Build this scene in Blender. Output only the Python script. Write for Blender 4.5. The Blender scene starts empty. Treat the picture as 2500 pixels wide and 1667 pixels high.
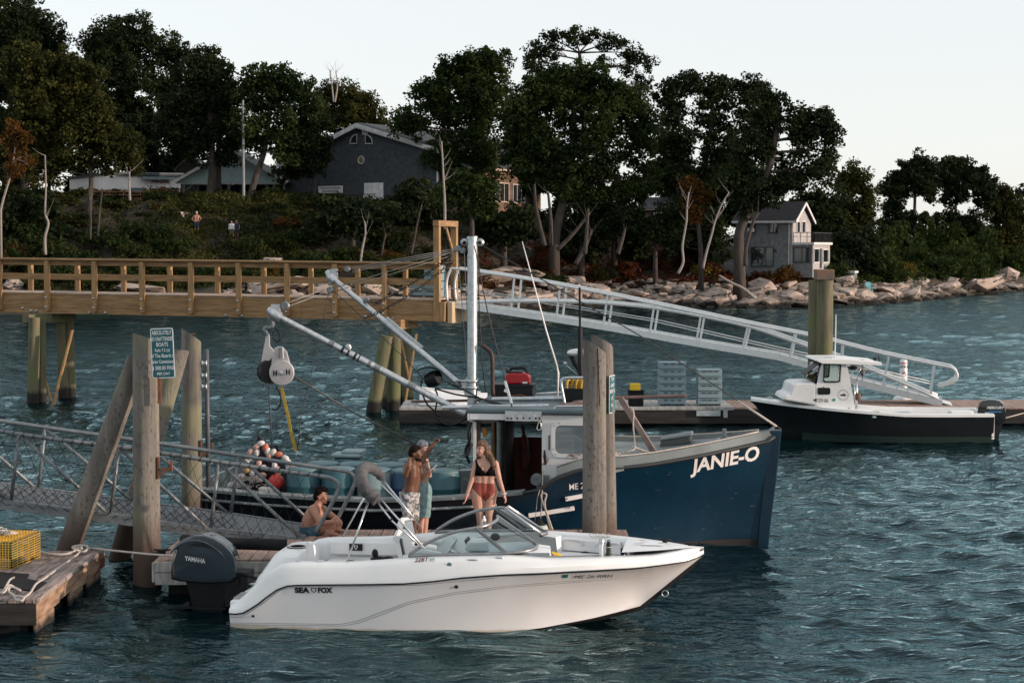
import bpy, bmesh, math, random
import numpy as np
from mathutils import Vector, Matrix
R = math.radians
SC = bpy.context.scene
COL = SC.collection
# ---------------------------------------------------------------- camera
HC, FP, PITCH = 5.25, 4200.0, math.atan(233.5 / 4200)
cam_d = bpy.data.cameras.new("camera")
cam_d.sensor_width = 36.0
cam_d.lens = 36.0 * FP / 2500
cam_d.clip_start, cam_d.clip_end = 0.5, 6000
cam = bpy.data.objects.new("camera", cam_d)
COL.objects.link(cam)
cam.location = (0, 0, HC)
cam.rotation_euler = (math.pi / 2 - PITCH, 0, 0)
SC.camera = cam
# ---------------------------------------------------------------- sky, sun, exposure
SUN_AZ, SUN_EL = R(104), R(9.5)
world = bpy.data.worlds.new("World")
SC.world = world
world.use_nodes = True
wn, wl = world.node_tree.nodes, world.node_tree.links
wn.clear()
w_out = wn.new("ShaderNodeOutputWorld")
w_bg = wn.new("ShaderNodeBackground")
w_sky = wn.new("ShaderNodeTexSky")
w_sky.sky_type = 'NISHITA'
w_sky.sun_disc = False
w_sky.sun_elevation, w_sky.sun_rotation = SUN_EL, SUN_AZ
w_sky.air_density, w_sky.dust_density, w_sky.ozone_density = 1.0, 0.8, 2.0
w_hsv = wn.new("ShaderNodeHueSaturation")
w_hsv.inputs["Saturation"].default_value = 0.55
w_hsv.inputs["Hue"].default_value = 0.495
w_bg.inputs["Strength"].default_value = 0.15
wl.new(w_sky.outputs[0], w_hsv.inputs["Color"])
w_mix = wn.new("ShaderNodeMix")
w_mix.data_type = 'RGBA'
w_mix.inputs["Factor"].default_value = .72   # thin high haze whitens the whole sky
w_mix.inputs["B"].default_value = (2.72, 2.74, 2.76, 1)
wl.new(w_hsv.outputs[0], w_mix.inputs["A"])
wl.new(w_mix.outputs["Result"], w_bg.inputs["Color"])
wl.new(w_bg.outputs[0], w_out.inputs[0])
sun_d = bpy.data.lights.new("sun", 'SUN')
sun_d.energy, sun_d.angle, sun_d.color = 2.0, R(0.6), (1.0, 0.76, 0.61)
sun = bpy.data.objects.new("sun", sun_d)
COL.objects.link(sun)
sdir = Vector((math.sin(SUN_AZ) * math.cos(SUN_EL), math.cos(SUN_AZ) * math.cos(SUN_EL), math.sin(SUN_EL)))
sun.rotation_euler = sdir.to_track_quat('Z', 'Y').to_euler()
sun.location = sdir * 200
vs = SC.view_settings
vs.view_transform, vs.look, vs.gamma, vs.use_curve_mapping = 'Standard', 'None', 1.0, False
vs.exposure = 1.15
SC.render.engine = 'CYCLES'
SC.cycles.use_denoising = True
SC.cycles.max_bounces = 6
SC.cycles.transparent_max_bounces = 12
SC.cycles.caustics_reflective = SC.cycles.caustics_refractive = False
# ---------------------------------------------------------------- helpers
rng = np.random.default_rng(7)
random.seed(7)
def ray(px, py):
	u, v = (px - 1250) / FP, (833.5 - py) / FP
	c, s = math.cos(PITCH), math.sin(PITCH)
	return u, c + v * s, -s + v * c
def at(px, py, Y):
	"world point seen at photo pixel (px, py), at world distance Y"
	dx, dy, dz = ray(px, py)
	t = Y / dy
	return Vector((dx * t, Y, HC + dz * t))
def atz(px, py, z):
	"world point seen at photo pixel (px, py), on the level z"
	dx, dy, dz = ray(px, py)
	t = (z - HC) / dz
	return Vector((dx * t, dy * t, z))
def V(*a):
	return Vector(a)
class MB:
	"collects shapes into one mesh"
	def __init__(s):
		s.v, s.f = [], []
	def add(s, vs, fs):
		n = len(s.v)
		s.v += [tuple(p) for p in vs]
		s.f += [tuple(i + n for i in f) for f in fs]
		return s
	def box(s, c, size, rot=None, taper=1.0):
		hx, hy, hz = size[0] / 2, size[1] / 2, size[2] / 2
		vs = [Vector((x * (taper if z > 0 else 1), y * (taper if z > 0 else 1), z)) for z in (-hz, hz) for y in (-hy, hy) for x in (-hx, hx)]
		if rot is not None:
			vs = [rot @ p for p in vs]
		c = Vector(c)
		return s.add([p + c for p in vs], [(0, 2, 3, 1), (4, 5, 7, 6), (0, 1, 5, 4), (2, 6, 7, 3), (0, 4, 6, 2), (1, 3, 7, 5)])
	def box2(s, a, b):
		a, b = Vector(a), Vector(b)
		return s.box((a + b) / 2, [abs(b[i] - a[i]) for i in range(3)])
	def beam(s, p, q, w, h, up=(0, 0, 1)):
		"bar of width w and height h from p to q"
		p, q = Vector(p), Vector(q)
		d = q - p
		x = d.normalized()
		y = Vector(up).cross(x)
		if y.length < 1e-4:
			y = Vector((1, 0, 0)).cross(x)
		y.normalize()
		z = x.cross(y)
		return s.box((p + q) / 2, (d.length, w, h), Matrix((x, y, z)).transposed())
	def tube(s, pts, r, n=8, caps=True, closed=False):
		pts = [Vector(p) for p in pts]
		m = len(pts)
		rs = r if isinstance(r, (list, tuple)) else [r] * m
		vs, fs = [], []
		up = None
		for i, p in enumerate(pts):
			a = pts[(i - 1) % m] if (i or closed) else p
			b = pts[(i + 1) % m] if (i < m - 1 or closed) else p
			d = (b - a)
			d = d.normalized() if d.length > 1e-9 else Vector((0, 0, 1))
			if up is None:
				up = Vector((0, 0, 1)) if abs(d.z) < .9 else Vector((1, 0, 0))
			x = (up - d * up.dot(d))
			if x.length < 1e-5:
				x = Vector((0, 1, 0)).cross(d)
			x.normalize()
			up = x
			y = d.cross(x)
			for k in range(n):
				t = 2 * math.pi * k / n
				vs.append(p + x * (rs[i] * math.cos(t)) + y * (rs[i] * math.sin(t)))
		for i in range(m - (0 if closed else 1)):
			j = (i + 1) % m
			for k in range(n):
				fs.append((i * n + k, i * n + (k + 1) % n, j * n + (k + 1) % n, j * n + k))
		if caps and not closed:
			fs.append(tuple(range(n))[::-1])
			fs.append(tuple(range((m - 1) * n, m * n)))
		return s.add(vs, fs)
	def lathe(s, prof, c=(0, 0, 0), n=16, rot=None):
		"profile [(radius, height), ...] turned about z"
		vs, fs = [], []
		c = Vector(c)
		for r_, z in prof:
			for k in range(n):
				t = 2 * math.pi * k / n
				p = Vector((r_ * math.cos(t), r_ * math.sin(t), z))
				vs.append((rot @ p if rot is not None else p) + c)
		for i in range(len(prof) - 1):
			for k in range(n):
				fs.append((i * n + k, i * n + (k + 1) % n, (i + 1) * n + (k + 1) % n, (i + 1) * n + k))
		if prof[0][0] > 1e-4:
			fs.append(tuple(range(n))[::-1])
		if prof[-1][0] > 1e-4:
			fs.append(tuple(range((len(prof) - 1) * n, len(prof) * n)))
		return s.add(vs, fs)
	def ball(s, c, r, n=12, rot=None):
		r = (r, r, r) if isinstance(r, (int, float)) else r
		m = max(4, n // 2)
		c = Vector(c)
		vs, fs = [], []
		for i in range(m + 1):
			a = math.pi * i / m
			for k in range(n):
				t = 2 * math.pi * k / n
				p = Vector((r[0] * math.sin(a) * math.cos(t), r[1] * math.sin(a) * math.sin(t), r[2] * math.cos(a)))
				vs.append((rot @ p if rot is not None else p) + c)
		for i in range(m):
			for k in range(n):
				fs.append((i * n + k, (i + 1) * n + k, (i + 1) * n + (k + 1) % n, i * n + (k + 1) % n))
		return s.add(vs, fs)
	def prism(s, poly, d):
		"polygon (3-D points, planar) pushed along vector d"
		n = len(poly)
		d = Vector(d)
		poly = [Vector(p) for p in poly]
		return s.add(poly + [p + d for p in poly], [tuple(range(n))[::-1], tuple(range(n, 2 * n))] + [(i, (i + 1) % n, n + (i + 1) % n, n + i) for i in range(n)])
	def grid(s, rows, close=False):
		"rows of points of equal length"
		n = len(rows[0])
		vs = [p for r_ in rows for p in r_]
		fs = []
		for i in range(len(rows) - 1):
			for k in range(n if close else n - 1):
				fs.append((i * n + k, i * n + (k + 1) % n, (i + 1) * n + (k + 1) % n, (i + 1) * n + k))
		return s.add(vs, fs)
	def quad(s, a, b, c, d):
		return s.add([a, b, c, d], [(0, 1, 2, 3)])
	def mesh(s, name, mats, smooth=False):
		me = bpy.data.meshes.new(name)
		me.from_pydata(s.v, [], s.f)
		bm = bmesh.new()
		bm.from_mesh(me)
		bmesh.ops.remove_doubles(bm, verts=bm.verts, dist=1e-5)
		bmesh.ops.recalc_face_normals(bm, faces=bm.faces)
		bm.to_mesh(me)
		bm.free()
		for m in (mats if isinstance(mats, (list, tuple)) else [mats]):
			me.materials.append(m)
		if smooth:
			me.shade_smooth()
			if smooth != 'all':
				me.set_sharp_from_angle(angle=R(38))
		return me
LOCAL = {}
def put(name, me, parent=None):
	o = bpy.data.objects.new(name, me)
	COL.objects.link(o)
	if parent is not None:
		o.parent = parent
		if parent.parent is None and not LOCAL.get(parent.name):
			o.matrix_parent_inverse = parent.matrix_basis.inverted()
	return o
def part(name, mb, m, parent, smooth=False, bevel=0, label=None):
	o = put(name, mb.mesh(name, m, smooth), parent)
	if bevel:
		bv = o.modifiers.new("edge", 'BEVEL')
		bv.width, bv.segments, bv.limit_method, bv.angle_limit = bevel, 2, 'ANGLE', R(40)
		bv.harden_normals = False
	if label:
		o["label"] = label
	return o
def tag(o, label, cat, group=None, kind=None):
	o["label"], o["category"] = label, cat
	if group:
		o["group"] = group
	if kind:
		o["kind"] = kind
	return o
def thing(name, label, cat, loc=(0, 0, 0), rz=0, group=None, local=False):
	o = bpy.data.objects.new(name, None)
	COL.objects.link(o)
	o.empty_display_size = .2
	o.location = loc
	o.rotation_euler = (0, 0, rz)
	o.matrix_basis = Matrix.Translation(Vector(loc)) @ Matrix.Rotation(rz, 4, 'Z')
	if local:
		LOCAL[o.name] = True
	return tag(o, label, cat, group)
def solo(name, mb, m, label, cat, group=None, smooth=False, bevel=0, base=None):
	"a thing that is one mesh; its origin goes to the middle of its foot"
	me = mb.mesh(name, m, smooth)
	co = np.empty(len(me.vertices) * 3)
	me.vertices.foreach_get("co", co)
	co = co.reshape(-1, 3)
	b = Vector(base) if base is not None else Vector(((co[:, 0].min() + co[:, 0].max()) / 2, (co[:, 1].min() + co[:, 1].max()) / 2, co[:, 2].min()))
	me.transform(Matrix.Translation(-b))
	o = put(name, me)
	o.location = b
	if bevel:
		bv = o.modifiers.new("edge", 'BEVEL')
		bv.width, bv.segments, bv.limit_method, bv.angle_limit = bevel, 2, 'ANGLE', R(40)
	return tag(o, label, cat, group)
def copy_tree(o, parent=None):
	c = o.copy()
	COL.objects.link(c)
	if parent is not None:
		c.parent = parent
	for ch in list(o.children):
		copy_tree(ch, c)
	return c
def structure(o):
	o["kind"] = "structure"
	return o
def bez(a, b, c, n=8):
	a, b, c = Vector(a), Vector(b), Vector(c)
	return [a * (1 - t) ** 2 + b * (2 * t * (1 - t)) + c * t * t for t in [i / n for i in range(n + 1)]]
def sag(a, b, s, n=10):
	a, b = Vector(a), Vector(b)
	return [a.lerp(b, i / n) - Vector((0, 0, s * 4 * (i / n) * (1 - i / n))) for i in range(n + 1)]
def crv(pts, n=6):
	"smooth curve through points"
	pts = [Vector(p) for p in pts]
	out = []
	for i in range(len(pts) - 1):
		p0, p1, p2, p3 = pts[max(i - 1, 0)], pts[i], pts[i + 1], pts[min(i + 2, len(pts) - 1)]
		for k in range(n):
			t = k / n
			out.append(.5 * ((2 * p1) + (p2 - p0) * t + (2 * p0 - 5 * p1 + 4 * p2 - p3) * t * t + (3 * p1 - p0 - 3 * p2 + p3) * t ** 3))
	return out + [pts[-1]]
def interp(x, tab):
	return float(np.interp(x, [a for a, b in tab], [b for a, b in tab]))
# ---------------------------------------------------------------- materials
def mat(name, col, rough=.6, metal=0.0, col2=None, scale=3.0, stretch=(1, 1, 1), bump=0.0, bscale=25.0, spec=.5, coat=0.0, contrast=(.35, .65), detail=4.0):
	m = bpy.data.materials.new(name)
	m.use_nodes = True
	nt = m.node_tree
	n, l = nt.nodes, nt.links
	b = n["Principled BSDF"]
	b.inputs["Roughness"].default_value = rough
	b.inputs["Metallic"].default_value = metal
	b.inputs["Specular IOR Level"].default_value = spec
	b.inputs["Coat Weight"].default_value = coat
	tc = n.new("ShaderNodeTexCoord")
	mp = n.new("ShaderNodeMapping")
	mp.inputs["Scale"].default_value = stretch
	l.new(tc.outputs["Object"], mp.inputs[0])
	nz = n.new("ShaderNodeTexNoise")
	nz.inputs["Scale"].default_value = scale
	nz.inputs["Detail"].default_value = detail
	l.new(mp.outputs[0], nz.inputs[0])
	cr = n.new("ShaderNodeValToRGB")
	c2 = col2 if col2 is not None else tuple(c * .78 for c in col)
	cr.color_ramp.elements[0].position, cr.color_ramp.elements[1].position = contrast
	cr.color_ramp.elements[0].color = (*c2, 1)
	cr.color_ramp.elements[1].color = (*col, 1)
	l.new(nz.outputs[0], cr.inputs[0])
	l.new(cr.outputs[0], b.inputs["Base Color"])
	if bump:
		n2 = n.new("ShaderNodeTexNoise")
		n2.inputs["Scale"].default_value = bscale
		n2.inputs["Detail"].default_value = 5
		l.new(mp.outputs[0], n2.inputs[0])
		bp = n.new("ShaderNodeBump")
		bp.inputs["Strength"].default_value = bump
		bp.inputs["Distance"].default_value = .02
		l.new(n2.outputs[0], bp.inputs["Height"])
		l.new(bp.outputs[0], b.inputs["Normal"])
	m["ramp"] = cr.name
	return m
def over(m, col, scale, lo, hi, stretch=(1, 1, 1), zband=None, vor=False):
	"a second stain over a material: noise between lo and hi, or a band of world height"
	nt = m.node_tree
	n, l = nt.nodes, nt.links
	b = n["Principled BSDF"]
	src = b.inputs["Base Color"].links[0].from_socket
	if zband:
		ge = n.new("ShaderNodeNewGeometry")
		sp = n.new("ShaderNodeSeparateXYZ")
		l.new(ge.outputs["Position"], sp.inputs[0])
		nz = n.new("ShaderNodeTexNoise")
		nz.inputs["Scale"].default_value = scale
		l.new(ge.outputs["Position"], nz.inputs[0])
		ma = n.new("ShaderNodeMath")
		ma.operation = 'MULTIPLY_ADD'
		ma.inputs[1].default_value = zband[2]
		l.new(nz.outputs[0], ma.inputs[0])
		l.new(sp.outputs["Z"], ma.inputs[2])
		mr = n.new("ShaderNodeMapRange")
		mr.inputs[1].default_value, mr.inputs[2].default_value = zband[0], zband[1]
		mr.inputs[3].default_value, mr.inputs[4].default_value = 1, 0
		l.new(ma.outputs[0], mr.inputs[0])
		fac = mr.outputs[0]
	else:
		tc = n.new("ShaderNodeTexCoord")
		mp = n.new("ShaderNodeMapping")
		mp.inputs["Scale"].default_value = stretch
		l.new(tc.outputs["Object"], mp.inputs[0])
		nz = n.new("ShaderNodeTexVoronoi" if vor else "ShaderNodeTexNoise")
		nz.inputs["Scale"].default_value = scale
		l.new(mp.outputs[0], nz.inputs[0])
		mr = n.new("ShaderNodeMapRange")
		mr.inputs[1].default_value, mr.inputs[2].default_value = lo, hi
		l.new(nz.outputs[0], mr.inputs[0])
		fac = mr.outputs[0]
	mx = n.new("ShaderNodeMix")
	mx.data_type = 'RGBA'
	mx.inputs["B"].default_value = (*col, 1)
	l.new(fac, mx.inputs["Factor"])
	l.new(src, mx.inputs["A"])
	l.new(mx.outputs["Result"], b.inputs["Base Color"])
	return m
def glass_mat(name, tint=(.9, .97, .97), refl=1.0, rough=.02):
	m = bpy.data.materials.new(name)
	m.use_nodes = True
	n, l = m.node_tree.nodes, m.node_tree.links
	n.clear()
	o = n.new("ShaderNodeOutputMaterial")
	t = n.new("ShaderNodeBsdfTransparent")
	t.inputs[0].default_value = (*tint, 1)
	g = n.new("ShaderNodeBsdfGlossy")
	g.inputs["Roughness"].default_value = rough
	fr = n.new("ShaderNodeFresnel")
	fr.inputs[0].default_value = 1.5
	mu = n.new("ShaderNodeMath")
	mu.operation = 'MULTIPLY'
	mu.inputs[1].default_value = refl
	l.new(fr.outputs[0], mu.inputs[0])
	mx = n.new("ShaderNodeMixShader")
	l.new(mu.outputs[0], mx.inputs[0])
	l.new(t.outputs[0], mx.inputs[1])
	l.new(g.outputs[0], mx.inputs[2])
	l.new(mx.outputs[0], o.inputs[0])
	return m
def leaf_mat(name, c_lo, c_hi, scale=.35, trans=.32):
	m = bpy.data.materials.new(name)
	m.use_nodes = True
	n, l = m.node_tree.nodes, m.node_tree.links
	n.clear()
	o = n.new("ShaderNodeOutputMaterial")
	tc = n.new("ShaderNodeTexCoord")
	n1 = n.new("ShaderNodeTexNoise")
	n1.inputs["Scale"].default_value = scale
	n1.inputs["Detail"].default_value = 3
	l.new(tc.outputs["Object"], n1.inputs[0])
	ge = n.new("ShaderNodeNewGeometry")
	ad = n.new("ShaderNodeMath")
	ad.operation = 'MULTIPLY_ADD'
	ad.inputs[1].default_value = .22
	l.new(ge.outputs["Random Per Island"], ad.inputs[0])
	l.new(n1.outputs[0], ad.inputs[2])
	cr = n.new("ShaderNodeValToRGB")
	cr.color_ramp.elements[0].position, cr.color_ramp.elements[1].position = .42, .85
	cr.color_ramp.elements[0].color, cr.color_ramp.elements[1].color = (*c_lo, 1), (*c_hi, 1)
	l.new(ad.outputs[0], cr.inputs[0])
	d = n.new("ShaderNodeBsdfPrincipled")
	d.inputs["Roughness"].default_value = .85
	d.inputs["Specular IOR Level"].default_value = .08
	l.new(cr.outputs[0], d.inputs["Base Color"])
	t = n.new("ShaderNodeBsdfTranslucent")
	l.new(cr.outputs[0], t.inputs[0])
	mx = n.new("ShaderNodeMixShader")
	mx.inputs[0].default_value = trans
	l.new(d.outputs[0], mx.inputs[1])
	l.new(t.outputs[0], mx.inputs[2])
	l.new(mx.outputs[0], o.inputs[0])
	return m
# ================================================================ water
def water_mat():
	m = bpy.data.materials.new("sea_water")
	m.use_nodes = True
	n, l = m.node_tree.nodes, m.node_tree.links
	n.clear()
	out = n.new("ShaderNodeOutputMaterial")
	df = n.new("ShaderNodeBsdfDiffuse")
	df.inputs[0].default_value = (.0012, .0075, .010, 1)
	gl = n.new("ShaderNodeBsdfGlossy")
	gl.inputs[0].default_value = (.57, .80, .84, 1)
	gl.inputs["Roughness"].default_value = .055
	fr = n.new("ShaderNodeFresnel")
	fr.inputs[0].default_value = 1.333
	mx = n.new("ShaderNodeMixShader")
	l.new(fr.outputs[0], mx.inputs[0])
	l.new(df.outputs[0], mx.inputs[1])
	l.new(gl.outputs[0], mx.inputs[2])
	l.new(mx.outputs[0], out.inputs[0])
	ge = n.new("ShaderNodeNewGeometry")
	mp = n.new("ShaderNodeMapping")
	mp.inputs["Scale"].default_value = (.62, 1.45, 1)
	mp.inputs["Rotation"].default_value = (0, 0, R(12))
	l.new(ge.outputs["Position"], mp.inputs[0])
	prev = None
	for sc, st, di in ((2.6, .72, .11), (5.5, .62, .05)):
		nz = n.new("ShaderNodeTexNoise")
		nz.inputs["Scale"].default_value = sc
		nz.inputs["Detail"].default_value = 3
		nz.inputs["Distortion"].default_value = .4
		l.new(mp.outputs[0], nz.inputs[0])
		bp = n.new("ShaderNodeBump")
		bp.inputs["Strength"].default_value = st
		bp.inputs["Distance"].default_value = di
		l.new(nz.outputs[0], bp.inputs["Height"])
		if prev:
			l.new(prev.outputs[0], bp.inputs["Normal"])
		prev = bp
	for q in (df, gl, fr):
		l.new(prev.outputs[0], q.inputs["Normal"])
	return m
M_WATER = water_mat()
def build_water():
	ys = [12.0]
	while ys[-1] < 330:
		ys.append(ys[-1] + max(.08, .0047 * ys[-1]))
	ys = np.array(ys)
	nx = 500
	s = np.linspace(-1, 1, nx)
	hw = 10 + .40 * ys
	X = s[None, :] * hw[:, None] + 2
	Y = np.repeat(ys[:, None], nx, 1)
	r = np.random.default_rng(3)
	Z, DX, DY = np.zeros_like(X), np.zeros_like(X), np.zeros_like(X)
	env = .75 + .35 * np.sin(X * .11 + Y * .07) * np.sin(Y * .13 - X * .05 + 1)
	for lam, amp, num in ((6.0, .020, 5), (2.6, .015, 9), (1.25, .0120, 14), (.62, .0098, 22)):
		for i in range(num):
			L = lam * r.uniform(.7, 1.4)
			a = amp * r.uniform(.5, 1.2) * (L / lam)
			th = R(248) + r.normal() * .62
			k = 2 * math.pi / L
			ph = r.uniform(0, 6.28)
			fade = np.clip((L * 520 / Y.clip(1) - 1.2) / 4, 0, 1) * np.clip(1.3 - Y / 80, .3, 1) if lam < 2 else 1.0
			arg = k * (X * math.cos(th) + Y * math.sin(th)) + ph
			Z += a * np.cos(arg) * fade * env
			DX -= .75 * a * math.cos(th) * np.sin(arg) * fade
			DY -= .75 * a * math.sin(th) * np.sin(arg) * fade
	co = np.stack([X + DX, Y + DY, Z], -1).reshape(-1, 3)
	ny = len(ys)
	i = np.arange((ny - 1) * (nx - 1))
	a0 = (i // (nx - 1)) * nx + i % (nx - 1)
	f = np.stack([a0, a0 + 1, a0 + nx + 1, a0 + nx], -1)
	me = quads_mesh("water", co, f)
	me.materials.append(M_WATER)
	me.shade_smooth()
	structure(put("water", me))
	mb = MB()
	mb.quad((-3000, -300, -.35), (3000, -300, -.35), (3000, 4000, -.35), (-3000, 4000, -.35))
	structure(put("sea", mb.mesh("sea", M_WATER)))
def quads_mesh(name, co, f):
	me = bpy.data.meshes.new(name)
	me.vertices.add(len(co))
	me.vertices.foreach_set("co", np.ascontiguousarray(co, dtype=np.float32).ravel())
	nf = len(f)
	me.loops.add(nf * 4)
	me.loops.foreach_set("vertex_index", np.ascontiguousarray(f, dtype=np.int32).ravel())
	me.polygons.add(nf)
	me.polygons.foreach_set("loop_start", np.arange(0, nf * 4, 4, dtype=np.int32))
	me.update(calc_edges=True)
	return me
build_water()
# ================================================================ shore and bank
SHORE = [(-140, 112), (-70, 124), (-40, 131), (-21, 133), (-8, 135), (2, 143), (9, 149), (15, 147), (23, 147), (33, 155), (39, 165), (47, 180), (61, 204), (80, 232), (120, 262), (220, 300)]
TOP = [(-140, 9.5), (-40, 9.6), (-22, 9.6), (-10, 9.0), (-2, 8.6), (4, 7.4), (10, 6.4), (16, 5.0), (21, 3.7), (28, 3.0), (40, 3.0), (60, 3.2), (100, 4), (220, 4)]
SHX, SHY = np.array([a for a, b in SHORE]), np.array([b for a, b in SHORE])
TPX, TPZ = np.array([a for a, b in TOP]), np.array([b for a, b in TOP])
def ground_z(x, y):
	"height of the land at x, y (arrays or numbers)"
	t = y - np.interp(x, SHX, SHY)
	top = np.interp(x, TPX, TPZ)
	ledge = np.clip(t / 5, -1, 1) * 1.7
	w = np.clip((t - 4) / 21, 0, 1)
	z = ledge + (top - 1.7) * (w * w * (3 - 2 * w))
	bumps = .35 * np.sin(x * .7 + 1.3 * np.sin(y * .3)) * np.sin(y * .45 + .4 * x) + .2 * np.sin(x * 1.9 + y * .8)
	return z + bumps * np.clip(t / 6, 0, .8) + np.clip((t - 40) * .03, 0, 2.5)
M_SOIL = mat("bank_soil", (.045, .031, .019), .95, col2=(.018, .016, .010), scale=.35, bump=.6, bscale=3)
over(M_SOIL, (.02, .028, .012), .16, .5, .62)
xs, ys_ = np.arange(-110, 150, 1.0), np.arange(0, 150, 1.0)
GX = np.repeat(xs[None, :], len(ys_), 0)
GY = np.interp(GX, SHX, SHY) - 6 + ys_[:, None] * (1 + ys_[:, None] * .004)
GZ = ground_z(GX, GY)
_n = len(xs)
_i = np.arange((len(ys_) - 1) * (_n - 1))
_a = (_i // (_n - 1)) * _n + _i % (_n - 1)
_me = quads_mesh("terrain", np.stack([GX, GY, GZ], -1).reshape(-1, 3), np.stack([_a, _a + 1, _a + _n + 1, _a + _n], -1))
_me.materials.append(M_SOIL)
_me.shade_smooth()
structure(put("terrain", _me))
# ---------------------------------------------------------------- rocks
M_ROCK = mat("shore_granite", (.40, .325, .275), .85, col2=(.20, .165, .145), scale=.8, bump=.9, bscale=5, contrast=(.3, .6))
over(M_ROCK, (.13, .11, .10), 2.2, .58, .68, stretch=(1, 1, 2.5))
over(M_ROCK, (.045, .04, .037), 1.3, .60, .63, stretch=(1, .6, 3))
over(M_ROCK, (.022, .018, .014), 1.2, 0, 0, zband=(.75, 1.2, .9))
def rock_mesh(name, seed, flat=.6, cuts=9):
	r = random.Random(seed)
	bm = bmesh.new()
	for _ in range(cuts + 10):
		d = Vector((r.gauss(0, 1), r.gauss(0, 1), r.gauss(0, 1)))
		d /= max(abs(d.x), abs(d.y), abs(d.z)) ** .75 * d.length ** .25
		d *= r.uniform(.8, 1.05)
		bm.verts.new((d.x * 1.25, d.y, d.z * flat))
	g = bmesh.ops.convex_hull(bm, input=bm.verts)
	bmesh.ops.delete(bm, geom=[v for v in g["geom_interior"] if isinstance(v, bmesh.types.BMVert)], context='VERTS')
	bmesh.ops.dissolve_limit(bm, angle_limit=R(14), verts=bm.verts, edges=bm.edges)
	bmesh.ops.bevel(bm, geom=bm.edges[:], offset=.07, segments=2, profile=.6, affect='EDGES')
	bmesh.ops.triangulate(bm, faces=bm.faces)
	for v in bm.verts:
		p = v.co
		v.co = p * (1 + .03 * math.sin(p.x * 7 + seed) * math.sin(p.y * 8 + p.z * 9))
	me = bpy.data.meshes.new(name)
	bm.to_mesh(me)
	bm.free()
	me.materials.append(M_ROCK)
	me.shade_smooth()
	me.set_sharp_from_angle(angle=R(24))
	return me
def near(px):
	return ("behind the pier's left half" if px < 500 else "behind the pier's right half" if px < 1040 else "behind the gangway's upper end" if px < 1330 else "behind the middle of the gangway" if px < 1600 else "below the white birches" if px < 1790
			else "below the grey house" if px < 2060 else "below the green mounds" if px < 2250 else "below the umbrella pines" if px < 2420 else "at the photo's right edge")
ROCKS = [rock_mesh("boulder_shape", 11 + i, (.55, .7, .5, .8, .62, .9, .45, .66)[i], 8 + i % 4) for i in range(8)]
def rock(px, py, w, h=None, label=None, grp="rocks along the shore", Y=None, t=0.0, k=None):
	"a rock seen about pixel (px, py), w pixels wide"
	for q in range(80):
		y = 128 + q
		x = (px - 1250) / FP * y
		z = at(px, py, y).z
		if y - float(np.interp(x, SHX, SHY)) > 0 and float(ground_z(x, y)) >= z - .12 * w / FP * y:
			break
	s = w / FP * y / 2
	o = put("rock", ROCKS[random.randrange(8) if k is None else k])
	o.location = (x, y, z)
	o.rotation_euler = (random.uniform(-.25, .25), random.uniform(-.25, .25), random.choice((0, math.pi)) + random.uniform(-.6, .6))
	hz = s * (h / w if h else random.uniform(.5, .8)) * .8
	o.scale = (s / 1.15, s * random.uniform(.8, 1.1), hz / .55)
	return tag(o, label or "weathered pale granite rock in the broken ledge along the waterline", "rock", grp)
for a in [  # the rocks one can pick out: pixel, width, height, label
		(1180, 682, 150, 64, "broad smooth pink granite slab behind the gangway's upper end"), (1262, 672, 120, 60, "pale block of granite right of the broad slab, under the bushes"),
		(1395, 690, 90, 60, "square-edged granite block with a dark crack on its left"), (1455, 705, 95, 45, "long pale granite block below the reddish bushes"),
		(1540, 722, 80, 40, "low cream rock right of the long pale block"), (1640, 708, 85, 50, "pale boulder in the middle of the ledge below the birch"),
		(1705, 685, 75, 70, "tall grey-brown boulder below the two white birches"), (1745, 720, 100, 40, "rounded tan boulder at the water below the tall grey one"),
		(1790, 705, 60, 45, "grey wedge rock beside the driftwood log"), (1865, 705, 85, 50, "striped round-backed boulder under the grey house"),
		(1925, 725, 90, 45, "dark-sided boulder at the water left of the capped piling"), (1965, 700, 70, 40, "light boulder just left of the capped piling"),
		(2060, 715, 70, 45, "sharp-ridged pale boulder right of the capped piling"), (2105, 722, 90, 50, "big ridged boulder pointing left near the beach chair"),
		(2165, 730, 70, 45, "flat-topped rock at the water below the beach chair"), (2215, 725, 90, 50, "rounded warm brown boulder at the point's water edge"),
		(2190, 705, 60, 30, "grey boulder wedged above the rounded brown boulder"), (2300, 702, 80, 36, "smooth round rock midway along the right shore"),
		(2270, 742, 22, 12, "small dark rock awash off the point"), (2390, 700, 130, 46, "long layered ledge rising toward the right shore"),
		(2460, 672, 70, 40, "steep pale rock above the layered ledge"), (690, 700, 140, 50, "wide pale slab seen through the pier rail"),
		(800, 706, 110, 40, "cream ledge behind the middle of the pier"), (905, 705, 60, 40, "round cream boulder behind the pier near the totes"),
		(345, 705, 120, 34, "flat grey ledge seen under the pier's mid rail"), (30, 700, 60, 50, "brown boulder behind the pier's first posts"),
		(620, 700, 40, 52, "dark standing block beside the wide slab"), (665, 708, 46, 44, "black-faced block at the foot of the wide slab"), (270, 690, 50, 34, "tawny boulder behind the pier rail, left of the flat ledge")]:
	rock(a[0], a[1], a[2] * (.82 if a[2] < 110 else 1), a[3] * .8, a[4], "named rocks of the ledge", t=random.uniform(0, 2.5))
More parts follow.
